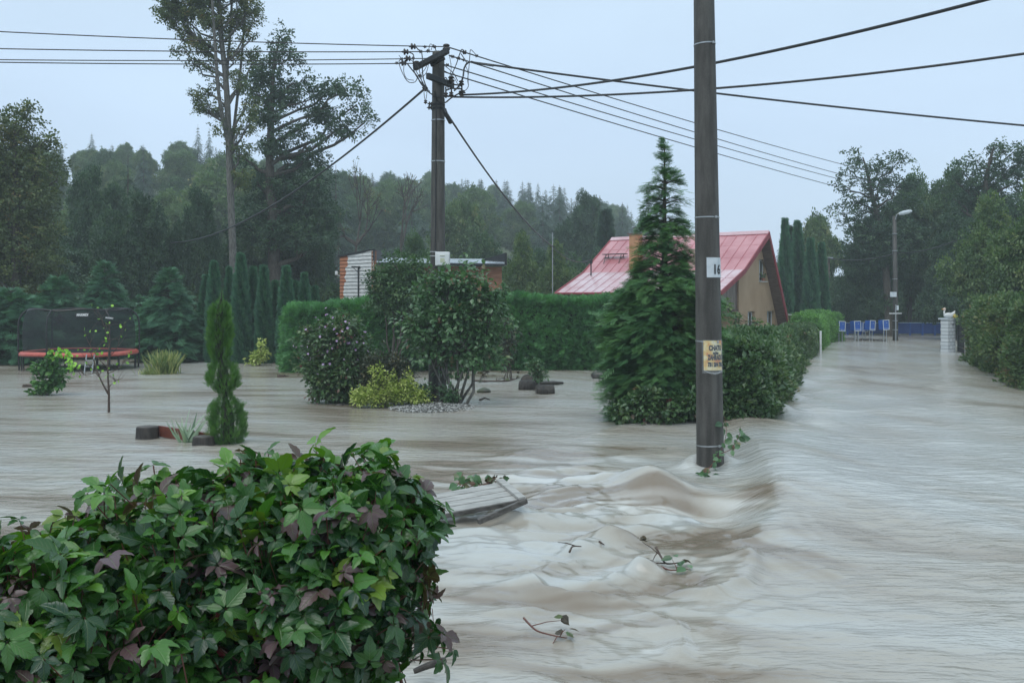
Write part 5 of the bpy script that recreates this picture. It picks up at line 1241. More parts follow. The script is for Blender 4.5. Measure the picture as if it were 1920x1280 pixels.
A = Acc(); A.add(*lathe([(.07, 0), (.10, .14), (.11, .16), (.0, .17)], 10, HP(TW + .02, -.38, 3.42))); pot = A.build('flower_pot', surf("terracotta", (.25, .09, .05), (.32, .13, .08), 9, .8, .2)); put(pot, HP(TW + .02, -.38, 3.42)); tag(pot, "small plant pot on the upper gable window sill of the house", 'flower pot')
B = Acc(); rr_ = np.random.default_rng(2); n = 50; scatter(B, T_LEAF, HP(TW + .02, -.38, 3.68) + rr_.normal(size=(n, 3)) * .09, rr_.normal(size=(n, 3)), rr_.normal(size=(n, 3)), .1, rr_.random(n)); o = B.build('foliage', MT['decid'], pot); put(o, pot.location)

# ------------------------------------------------------------------ peeling shed
shed = thing('shed', "wooden shed with peeling white boards and a flat grey roof behind the hedge", 'shed', P(700, 600, 42) * [1, 1, 0])
def clap(A, x0, x1, z0, ztop, y0, y1, step=.15, lip=.04):
    """overlapping boards between two ground points; ztop(u) is the sloping top"""
    a_, b_ = np.array([x0, y0]), np.array([x1, y1]); d = (b_ - a_); L_ = np.hypot(*d); t_ = d / L_; nr = np.array([t_[1], -t_[0]])
    m_ = 9
    z = z0
    while z < max(ztop(0), ztop(1)):
        for k in range(m_):
            u0, u1 = k / m_, (k + 1) / m_; za, zb = min(z + step, ztop(u0)), min(z + step, ztop(u1))
            if za <= z + .005 or zb <= z + .005: continue
            p0, p1 = a_ + d * u0, a_ + d * u1; q0_, q1_ = p0 + nr * lip, p1 + nr * lip
            V = [[*q0_, z], [*q1_, z], [*p1, zb], [*p0, za], [*p0, z], [*p1, z]]; A.add(V, [np.array([[0, 1, 2, 3], [4, 5, 1, 0]])])
        z += step
def mat_peel():
    m, t, b, o = newmat("peeling_paint"); tc_ = t.nodes.new("ShaderNodeTexCoord"); sp = t.nodes.new("ShaderNodeSeparateXYZ"); t.links.new(tc_.outputs["Object"], sp.inputs[0])
    n = noise_node(t, 1.4, 5, (1, 1, 3)); ma = t.nodes.new("ShaderNodeMath"); ma.operation = 'MULTIPLY_ADD'; ma.inputs[1].default_value = .45; t.links.new(n, ma.inputs[0]); t.links.new(sp.outputs["X"], ma.inputs[2])
    mb = t.nodes.new("ShaderNodeMath"); mb.operation = 'MULTIPLY_ADD'; mb.inputs[1].default_value = -.17; t.links.new(sp.outputs["Z"], mb.inputs[0]); t.links.new(ma.outputs[0], mb.inputs[2])
    gt = t.nodes.new("ShaderNodeMath"); gt.operation = 'GREATER_THAN'; gt.inputs[1].default_value = PEEL; t.links.new(mb.outputs[0], gt.inputs[0])
    n3 = noise_node(t, 4, 5, (1, 1, 6)); r1 = ramp_node(t, [(.3, (.30, .10, .045)), (.7, (.42, .17, .08))], n3); r2 = ramp_node(t, [(.3, (.44, .43, .41)), (.6, (.62, .62, .60))], n3)
    mx = t.nodes.new("ShaderNodeMixRGB"); t.links.new(gt.outputs[0], mx.inputs[0]); t.links.new(r1.outputs[0], mx.inputs[1]); t.links.new(r2.outputs[0], mx.inputs[2]); t.links.new(mx.outputs[0], b.inputs["Base Color"]); b.inputs["Roughness"].default_value = .7; return m
g0_ = np.array([1, 1, 0]); sL, sR = P(638, 600, 42.5) * g0_, P(701, 600, 40.6) * g0_
PEEL = -1.58
zt = lambda u: (P(0, 481, 42.5)[2]) * (1 - u) + P(0, 469, 40.6)[2] * u
A = Acc(); clap(A, sL[0], sR[0], -.5, zt, sL[1], sR[1]); put(A.build('painted_wall', mat_peel(), shed), shed.location)
MT['owood'] = surf("orange_board", (.20, .085, .045), (.32, .15, .085), 3, .7, .3, .01, (1, 1, 8))
A = Acc(); V = []; zL, zR = zt(0), zt(1); d2 = np.array([-.62, 4.2, 0])
sL2, sR2 = sL + d2, sR + d2; in_ = np.array([0, .03, 0])
def quadprism(A, a_, b_, z0a, z1a, z0b, z1b, th):
    a_, b_ = np.array(a_, float), np.array(b_, float); d = b_[:2] - a_[:2]; nr = np.array([-d[1], d[0]]) / np.hypot(*d) * th
    V = [[a_[0], a_[1], z0a], [b_[0], b_[1], z0b], [b_[0], b_[1], z1b], [a_[0], a_[1], z1a]]; V += [[x + nr[0], y + nr[1], z] for x, y, z in V]
    A.add(V, [np.array([[0, 1, 2, 3], [7, 6, 5, 4], [0, 4, 5, 1], [1, 5, 6, 2], [2, 6, 7, 3], [3, 7, 4, 0]])])
A = Acc(); quadprism(A, sL + in_, sR + in_, -.5, zL - .02, -.5, zR - .02, .12); quadprism(A, sR + [.001, .02, 0], sR2, -.5, zR - .02, -.5, zR - .1, .1); quadprism(A, sL2, sL + [0, .16, 0], -.5, zL - .02, -.5, zL - .02, .1)
zf = P(0, 492, 42)[2]; fR = P(941, 600, 44.5) * g0_; fL = P(703, 600, 43) * g0_
quadprism(A, fL, fR, -.5, zf - .1, -.5, zf - .1, .12); quadprism(A, fR, fR + d2, -.5, zf - .1, -.5, zf - .1, .12); put(A.build('timber_wall', MT['owood'], shed), shed.location)
A = Acc(); clap(A, fL[0] + .1, fR[0] - .2, -.5, lambda u: zf - .2, fL[1] - .01, fR[1] - .01, .12); put(A.build('front_boards', MT['owood'], shed), shed.location)
A = Acc(); fa, fb = sL - [.06, .06, 0], sR + [.04, -.06, 0]; V = np.array([[*fa[:2], zL - .02], [*fb[:2], zR - .02], [*fb[:2], zR + .06], [*fa[:2], zL + .06]]); A.add(np.vstack([V, V + d2]), [np.array([[0, 1, 2, 3], [7, 6, 5, 4], [0, 4, 5, 1], [1, 5, 6, 2], [2, 6, 7, 3], [3, 7, 4, 0]])]); quadprism(A, sR + [.02, -.08, 0], sR + [.22, .9, 0], zR - .42, zR + .02, zR - .42, zR + .02, .05); put(A.build('fascia', MT['black'], shed), shed.location)
A = Acc(); a_, b_ = fL + [-.0, -.35, 0], fR + [.12, -.35, 0]; V = np.array([[*a_[:2], zf], [*b_[:2], zf], [b_[0], b_[1] + 4.6, zf + .36], [a_[0], a_[1] + 4.6, zf + .36]]); A.add(np.vstack([V, V + [0, 0, .05]]), [np.array([[3, 2, 1, 0], [4, 5, 6, 7], [0, 1, 5, 4], [1, 2, 6, 5], [2, 3, 7, 6], [3, 0, 4, 7]])]); put(A.build('sheet_roof', surf("pale_sheet_roof", (.36, .40, .44), (.48, .52, .55), 2, .2, .1, .01, metal=.3), shed), shed.location)
A = Acc(); A.add(*beam(a_ + [0, -.06, zf - .03], b_ + [0, -.06, zf - .03], .10, .10)); put(A.build('gutter', MT['black'], shed), shed.location)
A = Acc(); pL, pR = P(868, 600, 47.5), P(947, 600, 45.5); quadprism(A, pL, pR, zf, zf + .05, zf, P(0, 474, 45.5)[2], .12); put(A.build('parapet', MT['black'], shed), shed.location)
A = Acc(); b_ = sL * .44 + sR * .56 + [0, -.1, 0]; A.add(*tube([b_ + [0, 0, 0], b_ + [0, 0, P(0, 500, 41)[2]]], .03, 6)); A.add(*bevbox(b_ + [-.1, -.03, P(0, 500, 41)[2]], [.36, .1, .06], .01)); A.add(*tube([b_ + [-.2, 0, P(0, 502, 41)[2]], b_ + [0, 0, P(0, 510, 41)[2]]], .015, 5)); put(A.build('lamp_bracket', MT['iron'], shed), shed.location)
A = Acc(); b_ = P(631, 512, 42.4); A.add(*bevbox(b_, [.12, .12, .16], .02)); A.add(*tube([b_ + [0, 0, -.06], b_ + [.14, .05, -.12]], .02, 5)); put(A.build('wall_lamp', MT['white'], shed), shed.location)
A = Acc(); b_ = P(706, 600, 42.8) * g0_ + [0, -.1, 0]; A.add(*tube([[b_[0], b_[1], -.2], [b_[0], b_[1], zf - .1]], .04, 8)); put(A.build('downpipe', MT['galv'], shed), shed.location)

# little woodshed beyond the house, posts, bin
t = thing('woodshed', "low dark woodshed with a white roof edge beyond the house", 'shed', P(1492, 620, 56) * [1, 1, 0])
A = Acc(); c = P(1494, 600, 56); A.add(*bevbox([c[0], c[1] + .6, .55], [1.25, 1.2, 2.0], .02)); put(A.build('timber_wall', MT['soffit'], t), t.location)
A = Acc(); A.add(*beam([c[0] - .75, c[1] - .02, 1.66], [c[0] + .72, c[1] - .02, 1.56], 1.5, .04)); put(A.build('roof', MT['white'], t), t.location)
for x, y, yt, D, lb in ((1488.5, 645, 622, 43.0, "short white post at the near end of the low hedge"), (1528.5, 642, 628, 46.5, "short white post at the far end of the low hedge")):
    A = Acc(); b_ = P(x, y, D); A.add(*bevbox([b_[0], b_[1] - .8, .40], [.09, .09, 1.3], .015)); o = A.build('boundary_post', MT['white']); put(o, [b_[0], b_[1] - .8, 0]); tag(o, lb, 'post', "white boundary posts")
A = Acc(); b_ = P(1494, 655, 40); A.add(*lathe([(.22, -.3), (.27, .5), (.29, .52), (.29, .58), (.02, .62)], 16, [b_[0], b_[1] - .2, 0])); o = A.build('rain_barrel', MT['black'], None, True); put(o, [b_[0], b_[1] - .2, 0]); tag(o, "small dark barrel in the water at the end of the low hedge", 'barrel')

# ------------------------------------------------------------------ blue letter boxes
G_B = "blue boxes on stands beside the flooded road"
BOX = [(1579, 611.5, 14.2, 18, 58.5, "leftmost blue box with pale frame beside the light green hedge"), (1608, 611, 13.5, 18, 59, "second blue box from the left with two legs"), (1622.5, 613, 10.5, 17, 60.5, "narrow blue box tucked between two larger boxes"),
       (1636, 610, 12, 18, 60, "blue box right of the narrow one on a thin stand"), (1661.5, 609, 13, 18, 58.5, "blue box standing alone nearest to the street lamp post")]
for k, (x, y, w_, h_, D, lb) in enumerate(BOX):
    c = P(x, y, D); W_, H_ = M(w_, D) * 1.1, M(h_, D) * 1.06; yaw = math.radians(24 - 5 * (k % 3)); R = rz(yaw) @ ry(math.radians([3, -3, 2, 3, -4][k]))
    t = thing('letter_box', lb, 'letter box', (c[0], c[1], 0), 0, G_B)
    A = Acc(); A.add(*bevbox(c + R @ [0, .22, 0], [W_ * .93, .42, H_ * .93], .015, R)); bd = put(A.build('body', MT['blue'], t), t.location)
    A = Acc(); f = .035
    for q, sz in (([-W_ / 2 + f / 2, 0, 0], [f, .03, H_]), ([W_ / 2 - f / 2, 0, 0], [f, .03, H_]), ([0, 0, H_ / 2 - f / 2], [W_ - 2 * f, .026, f]), ([0, 0, -H_ / 2 + f / 2], [W_ - 2 * f, .026, f])): A.add(*bevbox(c + R @ (np.array(q) + [0, -.012, 0]), sz, .004, R))
    put(A.build('frame', MT['palegrey'], t), t.location)
    A = Acc(); rr = np.random.default_rng(k)
    for q in range(4): A.add(*bevbox(c + R @ [(-.36 + .24 * q) * W_ * .8, -.012, -H_ * .34], [.025, .02, .055], .003, R))
    A.add(*bevbox(c + R @ [W_ * .1, -.012, H_ * .2], [.03, .02, .03], .003, R)); put(A.build('fitting', MT['palegrey'], bd), t.location)
    for sx in ((-.12, .12) if k in (0, 1) else (-.1, .1)):
        A = Acc(); b_ = c + R @ [sx, .12, -H_ * .45]; A.add(*tube([b_, [b_[0], b_[1], -.2]], .028 if k != 1 else .05, 6)); put(A.build('leg', MT['galv'], t), t.location)

# blue road-side railing
fx0, fx1 = P(1566, 600, 70), P(1800, 600, 70); rail = thing('blue_railing', "long low blue railing with a pale top bar across the far end of the road", 'railing', (fx0[0], 70, 0))
zt_, zb_ = P(0, 605, 70)[2], .0
A = Acc(); A.add(*bevbox([(fx0[0] + fx1[0]) / 2, 70, zt_], [fx1[0] - fx0[0], .07, .05], .01)); put(A.build('top_rail', surf("pale_blue_rail", (.28, .42, .62), (.36, .50, .68), 3, .35, 0), rail), rail.location)
nP = 11
for k in range(nP):
    x = fx0[0] + (fx1[0] - fx0[0]) * k / (nP - 1); A = Acc(); A.add(*bevbox([x, 70.02, zt_ / 2 - .15], [.13, .08, zt_ + .25], .01)); put(A.build('post', MT['blue'], rail), rail.location)
    if k < nP - 1:
        A = Acc(); x1 = fx0[0] + (fx1[0] - fx0[0]) * (k + 1) / (nP - 1); A.add(*bevbox([(x + x1) / 2, 70.03, zt_ / 2 + .02], [x1 - x - .14, .015, zt_ - .12], .004))
        for q in range(3): A.add(*bevbox([(x + x1) / 2, 70.0, .12 + q * .3], [x1 - x - .14, .03, .03], .004))
        put(A.build('panel', surf("railing_panel", (.012, .055, .24), (.02, .075, .30), 2, .5, .2), rail) if k == 0 else A.build('panel', bpy.data.materials["railing_panel"], rail), rail.location)
# stones washed up by the boxes
def rock(name, label, c, sz, seed, mat, cat='stone', group=None, n=14):
    r = np.random.default_rng(seed); prof = [(.02, -.5), (.6, -.42), (.92, -.15), (1, .1), (.78, .38), (.4, .54), (.02, .6)]; V, F = lathe(prof, n)
    V = V * (1 + .16 * np.stack([vn(V[:, 0] * 1.7 + seed, V[:, 1] * 1.7 + V[:, 2], seed), vn(V[:, 0] * 2 + 3, V[:, 2] * 2, seed + 1), vn(V[:, 1] * 2, V[:, 2] * 2, seed + 2)], 1)) * np.asarray(sz)
    A = Acc(); A.add(V + c, F); o = A.build(name, mat, None, True); put(o, c); return tag(o, label, cat, group)
MT['rock'] = surf("wet_stone", (.035, .032, .03), (.11, .10, .09), 5, .3, .7, .03); MT['mossrock'] = surf("mossy_stone", (.05, .075, .02), (.06, .055, .045), 4, .5, .7, .03)
for k, (x, y, D, w_, lb) in enumerate(((1592, 634, 62, .5, "low stone by the legs of the leftmost blue box"), (1617, 634, 61, .42, "dark stone beneath the narrow blue box"), (1630, 636, 60.5, .36, "stone at the foot of the thin box stand"), (1652, 637, 60, .3, "small stone left of the box nearest the lamp post"))):
    rock('stone', lb, P(x, y, D) * [1, 1, 0] + [0, 0, .02], (w_, .35, .16), k + 3, MT['rock'], group="stones round the blue boxes")

# ------------------------------------------------------------------ street lamp at the far end
D3 = 60.5; b_ = P(1679, 640, D3); lamp = thing('street_lamp', "tall slim street lamp post with a curved white head at the end of the road", 'street lamp', (b_[0], b_[1], 0))
tp = P(1677, 405, D3); A = Acc(); A.add(*tube([[b_[0], b_[1], -.4], [b_[0], b_[1], 3], tp], [.165, .15, .11], 16)); put(A.build('post', MT['concrete'], lamp, True), lamp.location)
A = Acc(); A.add(*tube(smooth_path([P(1679, 412, D3 - .14), P(1682, 402, D3 - .2), P(1690, 400, D3 - .3)], 5), .03, 6)); put(A.build('arm', MT['galv'], lamp), lamp.location)
A = Acc(); V, F = lathe([(.02, -.38), (.09, -.34), (.13, -.1), (.12, .2), (.06, .38), (.01, .42)], 14); R = rz(-.5) @ ry(math.radians(78)); V = (V * [1, .8, 1]) @ R.T; A.add(V + P(1697, 398.5, D3 - .4), F); put(A.build('lamp_head', MT['palegrey'], lamp, True), lamp.location)
A = Acc(); A.add(*bevbox(P(1675, 552, D3 - .2), [.40, .02, .30], .005)); put(A.build('sign_plate', MT['palegrey'], lamp), lamp.location)
for yy in (438, 470, 523, 601, 618):
    z = P(0, yy, D3)[2]; A = Acc(); A.add(*lathe([(.155, -.02), (.165, -.02), (.165, .02), (.155, .02)], 16, [b_[0] + (tp[0] - b_[0]) * z / tp[2], b_[1], z])); put(A.build('steel_band', MT['galv'], lamp), lamp.location)
t = thing('sign_post', "thin grey post with a white crossbar and small sign in front of the lamp post", 'sign post', P(1679.5, 640, 59.6) * [1, 1, 0])
A = Acc(); p_ = P(1679.5, 571, 59.6); A.add(*tube([[p_[0], p_[1], -.2], p_], .035, 8)); put(A.build('post', MT['galv'], t), t.location)
A = Acc(); A.add(*bevbox(P(1679, 587.5, 59.54), [.75, .03, .05], .006)); put(A.build('crossbar', MT['white'], t), t.location)
A = Acc(); A.add(*bevbox(P(1683, 577, 59.6), [.13, .02, .28], .004)); put(A.build('sign_plate', MT['palegrey'], t), t.location)
t = thing('utility_pole', "short dark wooden pole with a small crossarm beyond the slim thujas", 'pole', P(1553, 640, 66) * [1, 1, 0]); p_ = P(1553, 482, 66)
A = Acc(); A.add(*tube([[p_[0], p_[1], -.3], p_], [.14, .11], 10)); put(A.build('shaft', MT['bark'], t, True), t.location)
A = Acc(); A.add(*beam(P(1545, 483.5, 65.8), P(1562, 483.5, 65.8), .09, .09)); put(A.build('crossarm', MT['galv'], t), t.location)
wire('overhead_cable', "pale sagging cable crossing behind the street lamp post", P(1548, 483, 65.8), P(1678, 475, 60.9), .28, .035, 24)
wire('overhead_cable', "pale cable rising right from the street lamp post into the apple tree", P(1678, 475, 60.9), P(1800, 448, 56), .2, .03, 24)

# ------------------------------------------------------------------ white brick pillar and gate
def mat_brick():
    m, t, b, o = newmat("white_brick"); tc_ = t.nodes.new("ShaderNodeTexCoord"); sp = t.nodes.new("ShaderNodeSeparateXYZ"); t.links.new(tc_.outputs["Object"], sp.inputs[0]); ad = t.nodes.new("ShaderNodeMath"); t.links.new(sp.outputs[0], ad.inputs[0]); t.links.new(sp.outputs[1], ad.inputs[1])
    cb = t.nodes.new("ShaderNodeCombineXYZ"); t.links.new(ad.outputs[0], cb.inputs[0]); t.links.new(sp.outputs[2], cb.inputs[1]); br = t.nodes.new("ShaderNodeTexBrick"); t.links.new(cb.outputs[0], br.inputs[0])
    br.inputs["Scale"].default_value = 1; br.inputs["Brick Width"].default_value = .36; br.inputs["Row Height"].default_value = .165; br.inputs["Mortar Size"].default_value = .014
    br.inputs["Color1"].default_value = (.62, .64, .65, 1); br.inputs["Color2"].default_value = (.50, .53, .55, 1); br.inputs["Mortar"].default_value = (.22, .24, .26, 1)
    t.links.new(br.outputs[0], b.inputs["Base Color"]); b.inputs["Roughness"].default_value = .6; iv = t.nodes.new("ShaderNodeMath"); iv.operation = 'SUBTRACT'; iv.inputs[0].default_value = 1; t.links.new(br.outputs[1], iv.inputs[1]); bump(t, b, iv.outputs[0], .8, .02); return m
MT['brick'] = mat_brick(); Dp = 47; c = P(1778, 660, Dp); pil = thing('brick_pillar', "white painted brick gate pillar at the right edge of the road", 'pillar', (c[0], c[1], 0)); R = rz(math.radians(32))
zt_ = P(0, 599, Dp)[2]
for off, sz in (([-.10, 0, 0], [.42, .40]), ([.36, .12, 0], [.24, .34])):
    A = Acc(); q = c * [1, 1, 0] + R @ np.array(off); q[2] = zt_ / 2 - .3; A.add(*bevbox(q, [*sz, zt_ + .6], .012, R)); put(A.build('pier', MT['brick'], pil), pil.location)
A = Acc(); q = c * [1, 1, 0] + R @ np.array([.08, .05, 0]); q[2] = zt_ + .035; A.add(*bevbox(q, [.86, .50, .07], .01, R)); put(A.build('cap', MT['palegrey'], pil), pil.location)
A = Acc(); q = c * [1, 1, 0] + R @ np.array([.165, .10, 0]); q[2] = zt_ / 2; A.add(*bevbox(q, [.10, .2, zt_ - .02], .005, R)); q2 = c * [1, 1, 0] + R @ np.array([.05, -.225, 0]); q2[2] = zt_ - .22; A.add(*bevbox(q2, [.16, .03, .04], .004, R)); put(A.build('letter_slot', MT['black'], pil), pil.location)
t = thing('garden_gate', "dark metal gate between the white pillar and the rusty hedge", 'gate', P(1800, 660, 46.6) * [1, 1, 0])
A = Acc(); g0 = P(1797, 660, 47.4) * [1, 1, 0]; A.add(*bevbox(g0 + [0, 0, .75], [.08, .08, 2.1], .01)); put(A.build('gate_post', MT['iron'], t), t.location)
A = Acc(); g1 = P(1808, 660, 45.6) * [1, 1, 0]
for z in (.25, .8, 1.45): A.add(*beam(g0 + [0, 0, z], g1 + [0, 0, z], .03, .04))
for k in range(12):
    q = g0 + (g1 - g0) * (k + .5) / 12; A.add(*tube([q + [0, 0, -.1], q + [0, 0, 1.5]], .016, 5))
put(A.build('gate_leaf', MT['iron'], t), t.location)
# goose ornament and a yellow gourd on the cap
def blob(A, c, s, R=None, n=12):
    a_ = np.linspace(-np.pi / 2, np.pi / 2, 9); V, F = lathe([(max(.001, math.cos(q)), math.sin(q)) for q in a_], n); V = V * np.asarray(s)
    if R is not None: V = V @ np.asarray(R).T
    A.add(V + c, F)
g = c * [1, 1, 0] + [0, 0, zt_ + .07]; t = thing('goose_ornament', "white goose figure on top of the white brick pillar", 'garden ornament', g)
A = Acc(); blob(A, g + [.02, 0, .13], [.25, .15, .13]); A.add(*tube(smooth_path([g + [-.14, 0, .16], g + [-.20, 0, .26], g + [-.17, 0, .36]], 5), [.065, .06, .055, .05, .045, .042, .04, .04, .04, .04, .04], 8)); A.add(*tube([g + [.16, 0, .16], g + [.26, 0, .24], g + [.32, 0, .36]], [.10, .07, .01], 8)); put(A.build('body', MT['white'], t, True), t.location)
A = Acc(); blob(A, g + [-.18, 0, .42], [.075, .06, .07]); put(A.build('head', surf("pinkish_paint", (.60, .42, .34), (.66, .52, .44), 9, .5, 0), t, True), t.location)
A = Acc(); V, F = lathe([(.03, 0), (.02, .05), (.002, .09)], 8, (0, 0, 0), ry(-1.6)); A.add(V + g + [-.24, 0, .42], F); put(A.build('beak', surf("orange_beak", (.5, .2, .03), (.55, .25, .05), 5, .5, 0), t), t.location)
A = Acc(); V, F = lathe([(.02, -.09), (.10, -.075), (.135, 0), (.10, .075), (.02, .09)], 18); V[:, :2] *= (1 + .07 * np.cos(np.arctan2(V[:, 1], V[:, 0]) * 8))[:, None]; gg = g + [.30, -.05, .09]; A.add(V + gg, F); A.add(*tube([gg + [0, 0, .08], gg + [.01, 0, .12]], .012, 5)); o = A.build('gourd', surf("yellow_gourd", (.42, .33, .06), (.55, .42, .08), 6, .5, 0), None, True); put(o, gg); tag(o, "round yellow gourd beside the goose on the white pillar", 'gourd')

# ------------------------------------------------------------------ trampoline
Dt = 36; c = P(150, 600, Dt) * [1, 1, 0]; Rt = M(205, Dt) / 2; tr_ = thing('trampoline', "round garden trampoline with red rim pad and black safety net standing in the flood", 'trampoline', c)
zr_ = .60; th = np.linspace(0, 2 * np.pi, 49)[:-1]
def ring(A, prof, n=48, wob=0):
    V = np.array([[(c[0] + r0 * math.cos(a_)), (c[1] + r0 * math.sin(a_)), z + wob * math.sin(3 * a_ + 1)] for r0, z in prof for a_ in th]); k = len(prof)
    F = [[i * n + j, i * n + (j + 1) % n, ((i + 1) % k) * n + (j + 1) % n, ((i + 1) % k) * n + j] for i in range(k) for j in range(n)]; A.add(V, [np.array(F)])
A = Acc(); ring(A, [(Rt - .32, zr_ + .03), (Rt - .30, zr_ + .06), (Rt - .04, zr_ + .06), (Rt + .02, zr_ + .0), (Rt + .02, zr_ - .08), (Rt - .02, zr_ - .08), (Rt - .05, zr_ + .0)], wob=.015)
put(A.build('rim_pad', surf("red_pad", (.42, .075, .055), (.52, .13, .10), 4, .4, .3, .02), tr_, True), c)
A = Acc(); A.add(*lathe([(Rt - .30, zr_ + .02), (Rt - .9, zr_ + .005), (.01, zr_)], 48, c)); put(A.build('jumping_mat', MT['black'], tr_), c)
m, t_, b_, o_ = newmat("safety_net"); trn = t_.nodes.new("ShaderNodeBsdfTransparent"); mx = t_.nodes.new("ShaderNodeMixShader"); mx.inputs[0].default_value = .45
b_.inputs["Base Color"].default_value = (.012, .018, .022, 1); b_.inputs["Roughness"].default_value = .7; t_.links.new(trn.outputs[0], mx.inputs[1]); t_.links.new(b_.outputs[0], mx.inputs[2]); t_.links.new(mx.outputs[0], o_.inputs[0])
Rn = Rt - .12; znt = P(0, 582, 34.5)[2] + .02
A = Acc(); prof = [(Rn, zr_ + .05), (Rn + .02, zr_ + .5), (Rn - .0, zr_ + 1.0), (Rn - .06, znt - .25), (Rn - .16, znt)]
V, F = lathe(prof, 64, c); A.add(V + np.stack([.02 * vn(V[:, 2] * 3, V[:, 0] * 3, 4), .02 * vn(V[:, 2] * 3, V[:, 1] * 3, 5), 0 * V[:, 0]], 1), F[:1]); net = put(A.build('safety_net', m, tr_, True), c)
A = Acc(); thb = np.linspace(0, 2 * np.pi, 65); A.add(*tube([[c[0] + (Rn - .16) * math.cos(a_), c[1] + (Rn - .16) * math.sin(a_), znt + .03 * math.cos(a_ * 6)] for a_ in thb], .035, 6)); put(A.build('net_hem', MT['black'], tr_), c)
for k in range(6):
    a_ = math.radians(-98 + 60 * k); ca, sa = math.cos(a_), math.sin(a_); A = Acc()
    A.add(*tube(smooth_path([c + [Rt * ca, Rt * sa, .0], c + [(Rt + .03) * ca, (Rt + .03) * sa, .9], c + [(Rt + .0) * ca, (Rt + .0) * sa, znt - .35], c + [(Rn - .14) * ca, (Rn - .14) * sa, znt]], 6), .03, 8)); put(A.build('net_pole', MT['iron'], tr_), c)
    for dd in (-.22, .22):
        a2 = a_ + dd; A = Acc(); A.add(*tube([c + [(Rt - .05) * math.cos(a2), (Rt - .05) * math.sin(a2), zr_ - .02], c + [(Rt - .08) * math.cos(a2), (Rt - .08) * math.sin(a2), -.5]], .026, 8)); put(A.build('leg', MT['iron'], tr_), c)
A = Acc(); ring(A, [(Rt - .05, zr_ - .12), (Rt - .01, zr_ - .08), (Rt - .01, zr_ - .04), (Rt - .07, zr_ - .04)]); put(A.build('frame_ring', MT['iron'], tr_), c)
lad = None; lx0, lx1 = P(159, 0, 33.8)[0], P(173.5, 0, 33.8)[0]
A = Acc()
for x in (lx0, lx1): A.add(*tube([[x, 33.6, -.5], [x, 33.95, zr_ + .02]], .022, 6))
for z in (-.02, .22, .42): A.add(*bevbox([(lx0 + lx1) / 2, 33.75 + z * .3, z], [lx1 - lx0, .06, .025], .005))
put(A.build('ladder', MT['galv'], tr_), c)
A = Acc(); A.add(*bevbox([P(154, 0, 34.12)[0], 34.13, znt - .17], [.48, .012, .14], .003)); lp = put(A.build('logo_band', MT['black'], tr_), c)
V, F = text_mesh("MARIMEX", .12, .004, .25, .42); A = Acc(); A.add(np.stack([V[:, 0] + P(154, 0, 34.11)[0], np.full(len(V), 34.115), V[:, 1] + znt - .17], 1), F); put(A.build('lettering', MT['letterwhite'], lp), c)
Rl_ = rz(.35) @ ry(.12); A = Acc(); q = P(207, 596, 34.55); q[1] = 34.45; A.add(*bevbox(q, [.30, .012, .09], .003, Rl_)); lp = put(A.build('logo_band', MT['black'], tr_), c)
V, F = text_mesh("MARIMEX", .07, .002, .25, .26); A = Acc(); A.add(np.stack([V[:, 0], 0 * V[:, 0] - .009, V[:, 1]], 1) @ Rl_.T + q, F); put(A.build('lettering', MT['letterwhite'], lp), c)

# ------------------------------------------------------------------ stumps, boards, floating logs, drift
MT['barkdark'] = surf("stump_bark", (.018, .015, .013), (.05, .042, .036), 5, .6, .9, .04, (3, 3, .6)); MT['cut'] = surf("weathered_cut", (.05, .045, .04), (.10, .085, .072), 9, .6, .4, .01)
def stump(label, x, y0, D, w_, h_, seed, tilt=(0, 0)):
    r = np.random.default_rng(seed); b = P(x, y0, D) * [1, 1, 0]; W_ = M(w_, D) / 2; t = thing('tree_stump', label, 'stump', b); R = rx(tilt[0]) @ ry(tilt[1])
    V, F = lathe([(W_ * 1.08, -.35), (W_ * 1.05, 0), (W_, h_ * .6), (W_ * .98, h_ - .012), (W_ * .94, h_)], 26); an = np.arctan2(V[:, 1], V[:, 0]); k = 1 + .035 * np.sin(an * 5 + seed) + .02 * np.sin(an * 13); V[:, 0] *= k; V[:, 1] *= k
    A = Acc(); A.add(V @ R.T + b, F); put(A.build('trunk_section', MT['barkdark'], t), b)
    V, F = lathe([(W_ * .90, h_ + .002), (W_ * .86, h_ + .008), (W_ * .45, h_ + .010), (.01, h_ + .008)], 26); A = Acc(); A.add(V @ R.T + b, F[:1]); put(A.build('cut_face', MT['cut'], t, True), b)
stump("sawn tree stump at the left end of the red plank", 276, 822, 18.0, 40, .20, 1)
stump("sawn tree stump partly hidden by the young thuja", 382, 838, 17.0, 40, .16, 2)
A = Acc(); a_, b_ = P(297, 822, 18.1) * [1, 1, 0] + [0, 0, .11], P(398, 832, 17.35) * [1, 1, 0] + [0, 0, .06]; A.add(*beam(a_, b_, .045, .20)); o = A.build('red_plank', surf("wet_red_board", (.09, .028, .018), (.15, .045, .028), 3, .3, .4, .02, (1, 4, 4))); put(o, a_); tag(o, "red-brown edging plank between the two sawn stumps", 'plank')
def floatlog(label, x, y, D, L_, rad, yaw, seed, mat='barkdark', z=.06, cat='log'):
    b = P(x, y, D) * [1, 1, 0] + [0, 0, z]; t = thing('log', label, cat, b); V, F = lathe([(rad * .94, -L_ / 2), (rad, -L_ / 2 + .02), (rad * 1.03, 0), (rad, L_ / 2 - .02), (rad * .94, L_ / 2)], 22); R = rz(yaw) @ ry(math.pi / 2)
    A = Acc(); A.add(V @ R.T + b, F); put(A.build('bark_shell', MT[mat], t, False), b)
    for sg in (-1, 1):
        V, F = lathe([(rad * .90, sg * (L_ / 2 + .003)), (rad * .5, sg * (L_ / 2 + .01)), (.01, sg * (L_ / 2 + .008))], 22); A = Acc(); A.add(V @ R.T + b, F[:1]); put(A.build('cut_face', MT['cut'], t), b)
    return t
